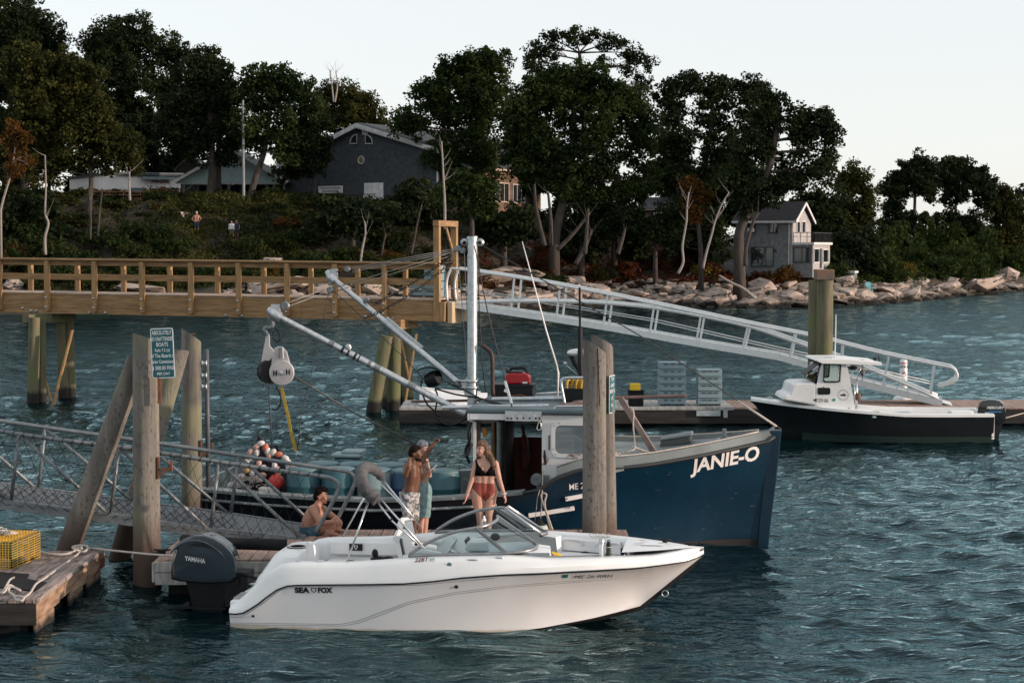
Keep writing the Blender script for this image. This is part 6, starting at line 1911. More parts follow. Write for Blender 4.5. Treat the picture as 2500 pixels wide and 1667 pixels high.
onboat(sf, "water_bottle", MB().lathe([(.034, 0), (.036, .02), (.036, .15), (.035, .16)], (p.x, p.y, p.z + .01), 14), mat("dark_green_bottle", (.02, .035, .022), .4, scale=5), "dark green bottle with black looped cap in the speedboat's bow", "bottle", True,
	   parts=(("cap", MB().lathe([(.036, .155), (.036, .18), (.022, .21), (.02, .225)], (p.x, p.y, p.z + .01), 14), M_BLK), ("loop", MB().tube([V(p.x + .02 * math.cos(t), p.y, p.z + .235 + .02 * math.sin(t)) for t in [k * math.pi / 5 for k in range(10)]], .006, 6, closed=True), M_BLK), ("ring", MB().lathe([(.037, .15), (.0375, .157)], (p.x, p.y, p.z + .01), 14), M_WHITE)))
a, b = sf.px(1348, 1347, -.5), sf.px(1380, 1366, -.55)
onboat(sf, "yellow_paddle", MB().tube([a, a.lerp(b, .3), a.lerp(b, .55), a.lerp(b, .8), b], [.012, .03, .036, .03, .012], 8), M_YELLOW, "yellow plastic paddle blade by the speedboat's bow seat", "paddle", True)
p = sf.px(1182, 1283, -.55)
onboat(sf, "sunscreen_bottle", MB().lathe([(.026, 0), (.03, .02), (.03, .10), (.018, .125), (.014, .13), (.014, .16), (0, .162)], p - V(0, 0, .02), 12), M_WHITE, "white sunscreen bottle on the speedboat's dash", "bottle", True,
	   parts=(("red_label_band", MB().lathe([(.0305, .02), (.0305, .04)], p - V(0, 0, .02), 12), M_RED), ("print_disc", MB().ball(p + V(0, -.028, .045), (.016, .004, .018), 8), M_GREYLINE)))
p = sf.px(925, 1365, -.1)
p.z = max(p.z, .63)
onboat(sf, "black_sneakers", MB().ball(p, (.13, .06, .05), 10).ball(p + V(-.06, .02, .08), (.05, .05, .07), 8).ball(p + V(.13, .03, .01), (.09, .05, .04), 8), M_BLK, "black shoes with white laces on the speedboat's seat", "shoes", True, parts=(("white_sole", MB().tube([p + V(-.12, -.055, -.02), p + V(0, -.075, -.03), p + V(.1, -.06, .0)], .007, 6), M_WHITE),))
p = sf.px(860, 1375, -.6)
onboat(sf, "round_cushion", MB().ball((p.x - .03, p.y, p.z), (.09, .08, .05), 12), M_BLK, "black round cushion just inside the speedboat's near gunwale", "cushion", True)
pts = [sf.px(a, b, y) for a, b, y in ((1411, 1296, 1.06), (1432, 1305, .85), (1460, 1316, .7), (1500, 1323, .6), (1540, 1321, .5), (1566, 1319, .4), (1610, 1327, .3), (1665, 1333, .2))]
onboat(sf, "dock_line", MB().tube(crv(pts, 5), .011, 6), M_DKROPE, "black line led from the speedboat's bow cleat over its far side", "rope", 'all')
p = sf.px(1440, 1306, .62)
onboat(sf, "coiled_line", MB().tube([V(p.x + .012 * k + .05 * math.cos(k * .9), p.y + .02, p.z + .025 * math.sin(k * .9)) for k in range(26)], .006, 5), M_ROPE, "small white coiled line hung in the speedboat's bow", "rope", 'all')
# ================================================================ the blue lobster boat
jb = Boat((-5.54, 31.5), R(-8))
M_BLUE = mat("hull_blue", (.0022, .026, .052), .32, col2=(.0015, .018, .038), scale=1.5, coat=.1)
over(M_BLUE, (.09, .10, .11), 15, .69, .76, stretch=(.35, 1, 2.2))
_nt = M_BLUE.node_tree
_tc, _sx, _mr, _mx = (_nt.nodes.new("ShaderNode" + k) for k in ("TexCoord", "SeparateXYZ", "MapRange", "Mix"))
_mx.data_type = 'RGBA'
_mx.inputs["B"].default_value = (.005, .0075, .013, 1)   # the after half turns near-black
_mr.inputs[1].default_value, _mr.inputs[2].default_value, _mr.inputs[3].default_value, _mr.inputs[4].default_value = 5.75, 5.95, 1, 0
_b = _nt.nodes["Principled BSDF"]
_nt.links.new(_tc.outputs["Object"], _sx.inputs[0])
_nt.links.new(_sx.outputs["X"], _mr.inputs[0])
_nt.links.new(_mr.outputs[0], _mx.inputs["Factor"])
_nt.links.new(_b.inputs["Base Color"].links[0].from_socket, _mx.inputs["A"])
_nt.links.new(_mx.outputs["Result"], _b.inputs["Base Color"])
M_BOOT = mat("boot_red", (.008, .006, .008), .7, scale=4)
M_DECKGREY = mat("deck_grey", (.17, .205, .21), .7, col2=(.115, .14, .145), scale=2.5, bump=.2)
M_RAILGREY = mat("rail_grey", (.21, .25, .255), .6, col2=(.13, .155, .16), scale=3)
over(M_RAILGREY, (.45, .42, .38), 9, .62, .7)
M_HOUSE = mat("house_white", (.72, .745, .745), .45, col2=(.62, .645, .645), scale=2)
over(M_HOUSE, (.20, .12, .07), 7, .68, .76)
M_ROOF = mat("roof_bluegrey", (.085, .135, .155), .6, col2=(.06, .10, .115), scale=2)
JHB = [(0, 1.55), (1.5, 1.75), (3, 1.88), (5, 1.92), (6.5, 1.86), (7.5, 1.62), (8.3, 1.25), (9.0, .82), (9.5, .46), (9.9, .17), (10.1, .07)]
JWL = [(0, 1.42), (3, 1.72), (5, 1.74), (6.5, 1.55), (7.5, 1.18), (8.3, .76), (9.0, .38), (9.5, .15), (9.9, .06), (10.1, .05)]
jhb, jwl = (lambda x: interp(x, JHB)), (lambda x: interp(x, JWL))
SHEER = jb.side([(440, 1195), (485, 1196), (634, 1209), (889, 1224), (1000, 1222), (1140, 1215), (1268, 1205), (1310, 1199), (1330, 1186), (1360, 1166), (1398, 1149), (1430, 1146)], jhb) + jb.side([(1560, 1138), (1700, 1113), (1800, 1090), (1870, 1073)], jhb) + [(10.1, jb.px(1900, 1064, 0).z)]
jz = lambda x: interp(x, SHEER)
def jrake(x, z):
	return x + (STEM(z) - .11 - 10.1) * max(0, (x - 6.5) / 3.6) ** 2
_s = sorted((jb.px(a, b, 0).z, jb.px(a, b, 0).x) for a, b in ((1908, 1048), (1899, 1140), (1887, 1240), (1873, 1333)))
STEM = lambda z: float(np.interp(z, [a for a, b in _s], [b for a, b in _s]))
def jsec(x):
	b, w, s = jhb(x), jwl(x), jz(x)
	fl = 1 + 1.1 * min(1, max(0, (x - 5.5) / 4))
	out = [(0, -.75), (w * .6, -.5), (w * .93, -.15), (w, .02)]
	for t in (.15, .3, .45, .6, .75, .9, 1):
		out.append((w + (b - w) * t ** fl, .02 + (s - .02) * t))
	return out
def jside(x, z, out=.006):
	p = jsec(x)[3:]
	return -(float(np.interp(z, [b for a, b in p], [a for a, b in p])) + out)
JX = [0, .6, 1.5, 2.5, 3.5, 4.5, 5.2, 5.6, 5.85, 6.05, 6.3, 6.6, 7, 7.4, 7.8, 8.2, 8.6, 9, 9.3, 9.6, 9.85, 10.0, 10.1]
lb = thing("lobster_boat", "dark blue lobster boat lettered JANIE-O with mast and two steel booms", "boat", (jb.P.x, jb.P.y, 0), jb.yaw, local=True)
rows = []
for x in JX:
	s_ = jsec(x)
	rows.append([V(jrake(x, z), -y, z) for y, z in s_[:2:-1]] + [V(jrake(x, z), y, z) for y, z in s_[3:]])
mb = MB().grid(rows)
mb.f.append(tuple(range(len(rows[0]))))
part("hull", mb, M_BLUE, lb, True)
rows = []
for x in JX:
	s_ = [p for p in jsec(x)[:5]]
	s_ = [(a * 1.002 + .004, b) for a, b in s_[:4]] + [(s_[3][0] + (s_[4][0] - s_[3][0]) * .5 + .006, .10)]
	rows.append([V(jrake(x, z), -y, z) for y, z in s_[::-1]] + [V(jrake(x, z), y, z) for y, z in s_])
part("boot_top", MB().grid(rows), M_BOOT, lb, True)
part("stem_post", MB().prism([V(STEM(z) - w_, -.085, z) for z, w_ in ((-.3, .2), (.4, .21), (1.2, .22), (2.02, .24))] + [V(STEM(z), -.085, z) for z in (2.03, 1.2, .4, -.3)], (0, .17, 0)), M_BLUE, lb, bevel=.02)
for sg in (-1, 1):
	xa = [x for x in JX if x <= 6.05]
	part("washboard", MB().grid([[V(x, sg * (jhb(x) + .03), jz(x) - .02), V(x, sg * (jhb(x) + .03), jz(x) + .03), V(x, sg * (jhb(x) - .27), jz(x) + .035), V(x, sg * (jhb(x) - .29), .42)] for x in xa]), M_RAILGREY, lb)
	part("rub_rail", MB().tube([V(jrake(x, jz(x)), sg * (jhb(x) + .02), jz(x) - .0) for x in JX if x >= 6.0], .035, 8), mat("rail_black", (.018, .022, .026), .6, scale=6) if sg < 0 else bpy.data.materials["rail_black"], lb, 'all')
	part("bulwark", MB().grid([[V(jrake(x, jz(x)), sg * max(.02, jhb(x)), jz(x) + .02), V(jrake(x, jz(x)), sg * max(.015, jhb(x) - .03), jz(x) + .17), V(jrake(x, jz(x)), sg * max(.01, jhb(x) - .09), jz(x) + .19), V(jrake(x, jz(x)), sg * max(.008, jhb(x) - .11), jz(x) + .10)] for x in JX if x >= 6.55]), M_DECKGREY, lb, True)
	part("toe_strip", MB().tube([V(jrake(x, jz(x)), sg * max(.02, jhb(x) - .05), jz(x) + .195) for x in JX if 6.6 <= x <= 9.9], .014, 6), M_ROPE, lb, 'all')
	part("lower_guard", MB().tube([V(x, sg * (jhb(x) + .01), jz(x) - .16) for x in JX if x <= 5.6], .028, 6), M_RAILGREY, lb, 'all')
part("fore_deck", MB().grid([[V(jrake(x, jz(x)), k * max(.01, jhb(x) - .1), jz(x) + .11 + .05 * (1 - k * k)) for k in (-1, -.5, 0, .5, 1)] for x in JX if x >= 6.9]), M_DECKGREY, lb, True)
part("work_deck", MB().box2((.05, -1.5, .38), (7.0, 1.5, .44)), M_FLOATSIDE, lb)
part("transom_cap", MB().box2((-.03, -1.5, jz(0) - .3), (.04, 1.5, jz(0) + .03)), M_RAILGREY, lb)
# wheelhouse
HY = 1.36
xd, xh1, xr0 = jb.px(1323, 1100, -HY).x, 7.18, jb.px(1147, 1020, -HY).x
zr_ = jb.px(1240, 1012, -HY).z
def wallpoly(x0, x1, zt):
	return [V(x0, -HY, .42 if x0 < 5.4 else jz(x0) - .35), V(x1, -HY, jz(x1) - .25), V(x1, -HY, zt), V(x0, -HY, zt)]
w0, w1 = jb.px(1352, 1034, -HY), jb.px(1444, 1112, -HY)
mb = MB()
zb = .9
mb.box2((xd, -HY, zb), (w0.x, -HY + .05, zr_)).box2((w1.x, -HY, zb), (xh1, -HY + .05, zr_)).box2((w0.x, -HY, w0.z), (w1.x, -HY + .05, zr_)).box2((w0.x, -HY, zb), (w1.x, -HY + .05, w1.z))
part("house_wall", mb, M_HOUSE, lb)
mb = MB()
fz = [V((w0.x + w1.x) / 2 + a, -HY - .004, (w0.z + w1.z) / 2 + b) for a, b in rrect(w1.x - w0.x + .08, w0.z - w1.z + .08, .12)]
fi = [V((w0.x + w1.x) / 2 + a, -HY - .004, (w0.z + w1.z) / 2 + b) for a, b in rrect(w1.x - w0.x - .05, w0.z - w1.z - .05, .10)]
for k in range(len(fz)):
	j = (k + 1) % len(fz)
	mb.prism([fz[k], fz[j], fi[j], fi[k]], (0, -.014, 0))
wf = part("window_frame", mb, M_HOUSE, lb)
o = put("window_pane", MB().prism([V(p.x, -HY + .01, p.z) for p in fi], (0, .008, 0)).mesh("window_pane", mat("salted_glass", (.20, .235, .25), .22, col2=(.12, .15, .165), scale=2.5, stretch=(.5, 1, 3), coat=.6)))
o.parent = wf
for k in range(0, len(fz), 3):
	o = put("screw", MB().ball((fz[k] + fi[k]) / 2 + V(0, -.016, 0), .010, 6).mesh("screw", M_RUST))
	o.parent = wf
part("house_roof", MB().box2((xr0 - .05, -HY - .08, zr_ + .02), (xh1 + .12, HY + .08, zr_ + .11)), M_ROOF, lb, bevel=.03)
part("roof_fascia", MB().box2((xr0, -HY - .06, zr_ - .09), (xd - .004, -HY + .02, zr_ + .018)), M_HOUSE, lb, bevel=.01)
part("roof_fascia", MB().box2((xr0, HY - .02, zr_ - .09), (xh1, HY + .06, zr_ + .018)), M_HOUSE, lb)
part("roof_fascia", MB().box2((xr0 - .03, -HY - .06, zr_ - .09), (xr0 - .002, HY + .06, zr_ + .018)), M_HOUSE, lb)
part("house_front", MB().box2((xh1 - .05, -HY + .05, 1.0), (xh1, HY, zr_)), M_HOUSE, lb)
# far wall, with the opening that shows water, and fittings in the open cockpit side
def jx(a, b, y):
	return jb.px(a, b, y)
c0, c1 = jx(1203, 1100, HY - .05).x, jx(1252, 1100, HY - .05).x
part("far_wall_panel", MB().box2((c0, HY - .06, .44), (c1, HY - .01, zr_)), mat("panel_grey", (.20, .235, .245), .6, col2=(.13, .155, .16), scale=3), lb)
c2, c3 = jx(1272, 1100, HY - .05).x, jx(1330, 1100, HY - .05).x
zw = jx(1290, 1066, HY).z
part("far_wall_lower", MB().box2((c1 + .005, HY - .06, .44), (xh1, HY - .01, zw)), mat("red_oxide", (.16, .045, .03), .75, col2=(.06, .03, .028), scale=2), lb)
part("far_wall_upper", MB().box2((c1 + .005, HY - .06, jx(1290, 1033, HY).z), (xh1, HY - .01, zr_)), M_HOUSE, lb)
part("dark_cabin_fill", MB().box2((c1 - .1, .2, .44), (c2 - .12, HY - .1, zr_ - .05)), M_FLOATSIDE, lb)  # dark block added to stand for the shade inside the wheelhouse
part("oilskin_coat", MB().tube(crv([jx(1276, 1038, .6), jx(1280, 1070, .55), jx(1283, 1110, .6), jx(1281, 1150, .6)], 4), [.03] * 4 + [.07] * 4 + [.09] * 4 + [.05], 8), mat("orange_red", (.13, .018, .012), .6, col2=(.05, .012, .01), scale=6), lb, True)
part("roof_post", MB().beam(jx(1159, 1030, -1.25), jx(1159, 1215, -1.25), .05, .05), M_HOUSE, lb)
part("timber_post", MB().beam(jx(1168, 1028, -1.1), jx(1168, 1215, -1.1), .07, .07), mat("post_wood", (.14, .105, .085), .9, col2=(.07, .055, .045), scale=6, stretch=(3, 3, .3)), lb)
part("exhaust_riser", MB().tube([jx(1206, 1030, .2), jx(1206, 1060, .2), jx(1207, 1092, .2), jx(1207, 1200, .2)], [.045, .045, .062, .05], 10), mat("brass_brown", (.17, .09, .03), .5, .4, col2=(.08, .045, .02), scale=6), lb, True)
part("grey_riser", MB().tube([jx(1220, 1030, .0), jx(1218, 1215, .0)], .05, 10), M_GALV2, lb, True)
part("orange_box", MB().box(jx(1184, 1055, -.6), (.075, .06, .16)), mat("orange_plastic", (.62, .24, .02), .5, scale=5), lb, bevel=.01)
part("hose_bundle", MB().tube(crv([jx(1150, 1030, -1.3), jx(1144, 1060, -1.33), jx(1148, 1090, -1.3), jx(1138, 1115, -1.33)], 5), .03, 8).tube(crv([jx(1142, 1028, -1.2), jx(1147, 1070, -1.25), jx(1137, 1100, -1.25), jx(1146, 1130, -1.2)], 5), .026, 8), M_BLK, lb, 'all')
part("door_handle", MB().box2(jx(1339, 1062, -HY - .03), jx(1342, 1098, -HY - .005)), M_BLK, lb, bevel=.004)
part("wall_cleat", MB().tube([jx(1329, 1098, -HY - .03), jx(1330, 1116, -HY - .04), jx(1331, 1135, -HY - .03)], [.012, .028, .012], 8), M_BLK, lb, True)
part("trap_hauler", MB().lathe([(.10, -.05), (.03, -.02), (.03, .02), (.10, .05)], jx(1310, 1170, -1.5), 14, Matrix.Rotation(R(90), 3, 'X')).box(jx(1325, 1178, -1.45), (.2, .12, .25)), M_GALV2, lb, True)
part("hanging_plate", MB().box2(jx(1233, 1003, -HY - .11), jx(1322, 1028, -HY - .10)), M_GALV, lb)
for k in range(7):
	part("plate_hole", MB().lathe([(0, .003), (.016, .003), (.018, 0)], jx((1239, 1248, 1263, 1278, 1293, 1308, 1317)[k], 1021, -HY - .111), 10, Matrix.Rotation(R(90), 3, 'X')), M_BLK, lb)
# roof pipes
for (a, b), (c, d), y, r in (((1080, 995), (1340, 990), -.9, .035), ((1200, 974), (1420, 972), .0, .04), ((1310, 962), (1420, 955), .9, .025)):
	part("roof_pipe", MB().tube([jx(a, b, y), jx(c, d, y)], r, 8), M_GALV, lb, True)
part("hoop_rail", MB().tube(crv([jx(1379, 986, -.3), jx(1374, 960, -.3), jx(1370, 935, -.3), jx(1376, 924, -.3), jx(1400, 922, -.3), jx(1432, 922, -.3)], 4), .026, 8), M_GALV, lb, 'all')
part("coaming_rail", MB().tube(crv([jx(1352, 1003, -HY), jx(1356, 994, -HY), jx(1370, 992, -HY), jx(1470, 992, -HY)], 3), .02, 6), M_GALV, lb, 'all')
# mast
my = .35
mt, mbm = jx(1153, 580, my), jx(1153, 1075, my)
MR = 12.2 / FP * (jb.P.y + my - .8)
part("mast", MB().tube([mbm, mbm.lerp(mt, .5), mt], MR, 16), M_GALV, lb, True)
part("mast_cap", MB().lathe([(MR * 1.1, -.02), (MR * 1.1, .02), (0, .02)], mt, 16), M_GALV, lb, True)
for sgn in (-1, 1):
	c = jx(1153 + 19 * sgn, 592, my)
	part("mast_lug", MB().lathe([(.075, -.015), (.075, .015)], c, 14, Matrix.Rotation(R(90), 3, 'X')), M_GALV, lb, 'all')
	part("lug_shackle", MB().ball(c + V(0, -.02, 0), .035, 8), M_BLK, lb, True)
part("mast_step_gusset", MB().prism([jx(1125, 935, my), jx(1152, 908, my), jx(1152, 960, my), jx(1135, 965, my)], (0, .02, 0)), M_GALV, lb)
for y in (930, 946):
	part("mast_collar", MB().lathe([(MR * 1.25, -.025), (MR * 1.25, .025)], jx(1153, y, my), 14).box(jx(1135, y, my), (.26, .1, .03)), M_GALV, lb, 'all')
# booms
def boom(tip, foot, y0, y1, r, nm="boom"):
	a, b = jx(*tip, y0), jx(*foot, y1)
	d = (b - a)
	return part(nm, MB().tube([a, a.lerp(b, .4), a.lerp(b, .4001), b], [r * .86, r * .95, r * 1.06, r * 1.06], 14), M_GALV, lb, True), a, b
bo1, t1, f1_ = boom((808, 676), (1122, 938), .95, .45, .055)
bo2, t2, f2_ = boom((668, 766), (1135, 1010), -.35, .1, .060)
def lug(c, r, nm, m=M_GALV, squash=.5):
	return part(nm, MB().ball(c, (r, r * squash, r), 12), m, lb, True)
part("boom_head", MB().tube([t1 + (f1_ - t1).normalized() * .12, t1, t1 - (f1_ - t1).normalized() * .10 + V(0, 0, .05)], [.085, .09, .05], 12).box(t1 + V(.06, 0, .09), (.13, .06, .12)), M_GALV, lb, True)
part("boom_head", MB().tube([t2 + (f2_ - t2).normalized() * .14, t2, t2 - (f2_ - t2).normalized() * .12 + V(0, 0, .03)], [.09, .10, .055], 12).box(t2 + V(.04, 0, .10), (.16, .07, .14)), M_GALV, lb, True)
part("boom_stiffener", MB().beam(t1.lerp(f1_, .42) + V(.04, 0, .07), t1.lerp(f1_, .70) + V(.04, 0, .07), .03, .05), M_GALV, lb)
d2 = (f2_ - t2).normalized()
for k, w in ((.36, .02), (.39, .015), (.425, .02), (.445, .012), (.50, .03), (.30, .05), (.54, .06), (.72, .08)):
	c = t2.lerp(f2_, k)
	part("boom_band", MB().tube([c - d2 * w, c + d2 * w], .0655, 14), M_BLK if w <= .02 else M_GALV2, lb, True)
part("boom_lug", MB().ball(t2.lerp(f2_, .385) + V(.02, -.02, .09), (.06, .04, .07), 8), M_GALV, lb, True)
part("boom_lug", MB().ball(jx(894, 733, .75), (.07, .05, .06), 8), M_GALV2, lb, True)
part("boom_pivot", MB().lathe([(.07, -.07), (.07, .07)], jx(1118, 937, .42), 12, Matrix.Rotation(R(90), 3, 'X')).box(jx(1132, 937, .42), (.12, .1, .1)), M_GALV2, lb, 'all')
part("winch_drum", MB().lathe([(.0, -.13), (.13, -.12), (.15, 0), (.13, .12), (0, .13)], jx(1058, 925, .3), 16, Matrix.Rotation(R(70), 3, 'Y') @ Matrix.Rotation(R(20), 3, 'X')), M_BLK, lb, True)
part("winch_guard", MB().grid([[jx(1050 + 34 * math.cos(t) - 4, 915 - 20 * math.sin(t) + 4 * k, .12 + .3 * k) for k in (0, 1)] for t in [k * math.pi / 8 for k in range(9)]]), M_GALV2, lb, 'all')
part("hydraulic_hose", MB().tube(crv([jx(1030, 928, .25), jx(1028, 950, .2), jx(1042, 985, .15), jx(1062, 1005, .1), jx(1066, 1020, .1), jx(1085, 1035, .1), jx(1110, 1036, .1), jx(1140, 1020, .1)], 5), .016, 6).tube(crv([jx(1062, 950, .25), jx(1068, 965, .2), jx(1065, 990, .15), jx(1063, 1010, .1), jx(1075, 1015, .1)], 5), .016, 6), M_BLK, lb, 'all')
part("hydraulic_hose", MB().tube(crv([jx(1062, 948, .2), jx(1110, 962, .2), jx(1160, 970, .1), jx(1195, 978, -.3), jx(1235, 990, -.9)], 5), .016, 6).tube(crv([jx(1095, 936, .3), jx(1130, 950, .2), jx(1172, 972, -.1), jx(1205, 985, -.6), jx(1240, 998, -1.2)], 5), .014, 6), M_BLK, lb, 'all')
# rigging
M_WIREROPE = mat("wire_rope", (.35, .34, .33), .6, .4, col2=(.22, .21, .21), scale=60)
mtop = jx(1122, 612, my)
b1, b2 = jx(806, 702, .9), jx(700, 745, -.3)
def line(pts, r, m, nm="rigging_line"):
	return part(nm, MB().tube(pts, r, 5), m, lb, 'all')
for k in range(3):
	line([jx(1118, 606 + 4 * k, my), jx(860, 654 + 5 * k, .9)], .007, M_WIREROPE)
line([jx(1112, 614, my), jx(812, 704, .9)], .007, M_WIREROPE)
line([jx(1116, 620, my), jx(816, 712, .9)], .007, M_WIREROPE)
for k in range(2):
	line([jx(804, 702 + 9 * k, .9), jx(706, 738 + 9 * k, -.3)], .008, M_WIREROPE)
line([jx(822, 664, .92), jx(850, 655, .9)], .014, M_RUST, "shackle_link")
for c, r in ((jx(1118, 607, my), .07), (jx(1130, 612, my), .065), (jx(848, 657, .9), .06), (jx(806, 708, .9), .075), (jx(697, 746, -.3), .085), (jx(806, 692, .9), .05)):
	part("pulley_block", MB().ball(c, (r, r * .6, r * .9), 10).lathe([(r * .75, -.02), (r * .4, 0), (r * .75, .02)], c + V(0, -r * .6, 0), 10, Matrix.Rotation(R(90), 3, 'X')), M_GALV2, lb, True)
line([jx(682, 752, -.3), jx(668, 757, -.35)], .018, M_RUST, "shackle_link")
line([jx(802, 715, .9), jx(775, 850, .5), jx(735, 1015, -.2), jx(726, 1100, -.3)], .008, M_DKROPE)
line([jx(812, 708, .9), jx(900, 790, .8), jx(985, 872, .7), jx(1034, 925, .5)], .008, M_DKROPE)
line([jx(1172, 596, my), jx(1560, 818, .1), jx(1908, 1048, 0)], .012, M_DKROPE, "forestay")
line([jx(1800, 978, 0), jx(1896, 1041, 0)], .022, M_ROPE, "stay_splice")
line([jx(1158, 600, .2), jx(1190, 760, -.5), jx(1222, 886, -1.0), jx(1235, 931, -1.25), jx(1250, 994, -1.42)], .012, M_DKROPE, "shroud")
line([jx(1165, 600, .5), jx(1170, 760, .9), jx(1176, 870, 1.2), jx(1186, 958, 1.3)], .012, M_DKROPE, "shroud")
line([jx(1118, 615, .3), jx(1124, 700, .35), jx(1138, 860, .4), jx(1146, 960, .4)], .007, M_WIREROPE, "halyard")
line([jx(1134, 615, .3), jx(1138, 720, .35), jx(1147, 900, .4)], .007, M_WIREROPE, "halyard")
part("turnbuckle", MB().tube([jx(1233, 931, -1.25), jx(1249, 985, -1.41)], .026, 8), M_GALV, lb, True)
def chain(pa, pb, sg_, nm="chain"):
	a, b = pa, pb
	L = (b - a).length
	n = int(L / .062)
	mb = MB()
	for i in range(n):
		t0, t1_ = i / n, (i + 1) / n
		p = a.lerp(b, (t0 + t1_) / 2) - V(0, 0, sg_ * 4 * t0 * (1 - t0))
		d = (b - a).normalized()
		s1 = V(0, 1, 0) if i % 2 else d.cross(V(0, 1, 0))
		mb.tube([p + d * (.046 * math.cos(t)) + s1 * (.024 * math.sin(t)) for t in [k * math.pi / 3 for k in range(6)]], .0085, 4, closed=True)
	return part(nm, mb, mat("chain_black", (.02, .02, .022), .5, .3, scale=20) if "chain_black" not in bpy.data.materials else bpy.data.materials["chain_black"], lb, 'all')
chain(jx(1102, 624, my), jx(912, 742, .75), .06)
chain(jx(1105, 637, my), jx(893, 775, .3), .10)
chain(jx(893, 775, .3), jx(876, 800, .2), .0, "chain_tail")
chain(jx(898, 736, .75), jx(926, 738, .75), .01, "chain_tail")
# foredeck gear
q0, q1 = jx(1610, 1092, -.2), jx(1688, 1080, -.2)
part("deck_hatch_box", MB().prism([q0 + V(0, 0, -.02), q1 + V(0, 0, -.02), q1 + V(-.02, 0, .12), q0 + V(.02, 0, .12)], (0, .5, 0)), mat("hatch_green", (.06, .075, .075), .6, scale=3), lb, bevel=.02)
part("hatch_lid", MB().prism([q0 + V(.0, -.03, .122), q1 + V(.02, -.03, .122), q1 + V(.0, -.03, .155), q0 + V(.02, -.03, .155)], (0, .56, 0)), M_DECKGREY, lb, bevel=.01)
part("diagonal_strut", MB().beam(jx(1515, 972, -1.0), jx(1597, 1104, -1.05), .07, .10), mat("strut_wood", (.25, .19, .17), .85, col2=(.15, .115, .105), scale=6), lb, bevel=.01)
q = jx(1768, 1070, -.1)
part("mooring_bitt", MB().box(q + V(0, 0, .02), (.07, .07, .3)), M_DECKGREY, lb, bevel=.01)
part("bitt_rope", MB().tube(crv([jx(1545, 1090, -.95), jx(1600, 1105, -.8), jx(1690, 1090, -.6), jx(1745, 1077, -.2), jx(1775, 1073, -.16), jx(1772, 1066, -.04), jx(1752, 1072, -.15), jx(1778, 1078, -.2), jx(1748, 1080, -.2)], 5), .017, 6), M_ROPE, lb, 'all')
part("strut_rope", MB().tube(crv([jx(1540, 994, -1.03), jx(1547, 1006, -1.05), jx(1546, 1040, -1.05), jx(1550, 1090, -1.05), jx(1540, 1100, -1.1), jx(1515, 1106, -1.1), jx(1500, 1112, -1.15), jx(1505, 1104, -1.1), jx(1495, 1116, -1.15)], 5), .015, 6), M_ROPE, lb, 'all')
part("bow_chock", MB().tube(crv([jx(1800, 1073, -.2), jx(1835, 1066, -.1), jx(1832, 1059, 0), jx(1850, 1060, .05), jx(1855, 1068, 0)], 4), .022, 6), M_BLK, lb, 'all')
# marks on the near side
def jon(a, b, out=.008):
	y = -1.2
	for _ in range(14):
		q_ = jb.px(a, b, y)
		x_ = q_.x
		for _ in range(3):
			x_ = q_.x - (jrake(x_, q_.z) - x_)
		y = .5 * y + .5 * jside(x_, q_.z, out)
	return V(q_.x, y, q_.z)
def jplace(p0, p1, w0, out=.012):
	def f(x, y):
		p = p0.lerp(p1, x / w0)
		Xw, Z = p.x, p.z + y
		x_ = Xw
		for _ in range(3):
			x_ = Xw - (jrake(x_, Z) - x_)
		return V(Xw, jside(x_, Z, out), Z)
	return f
M_LETTER = mat("name_white", (.78, .76, .75), .5, col2=(.72, .70, .69), scale=3)
vs_, _ = text_mb("JANIE-O", .245, bold=.03)
w_ = max(v[0] for v in vs_)
letters("name_lettering", "JANIE-O", .245, M_LETTER, lb, jplace(jon(1691, 1153), jon(1852, 1121), w_), bold=.03, shear=.12)
vs_, _ = text_mb("ME 23", .108)
w_ = max(v[0] for v in vs_)
letters("registration_lettering", "ME 23", .108, M_LETTER, lb, jplace(jon(1389, 1196), jon(1434, 1191), w_), bold=.005)
for (a, b), (c, d) in (((1290, 1258), (1402, 1240)), ((1380, 1218), (1428, 1209))):
	p, q = jon(a, b, .03), jon(c, d, .03)
	part("white_guard_strip", MB().beam(p, q, .04, .075), M_LETTER, lb, bevel=.006)
for a, b in ((1289, 1261), (1390, 1239), (1384, 1217)):
	part("strip_bolt", MB().ball(jon(a, b, .055), .014, 6), M_RUST, lb, True)
p, q = jon(1492, 1148, .03), jon(1522, 1141, .03)
part("worn_plate", MB().beam(p, q, .03, .10), M_RAILGREY, lb)
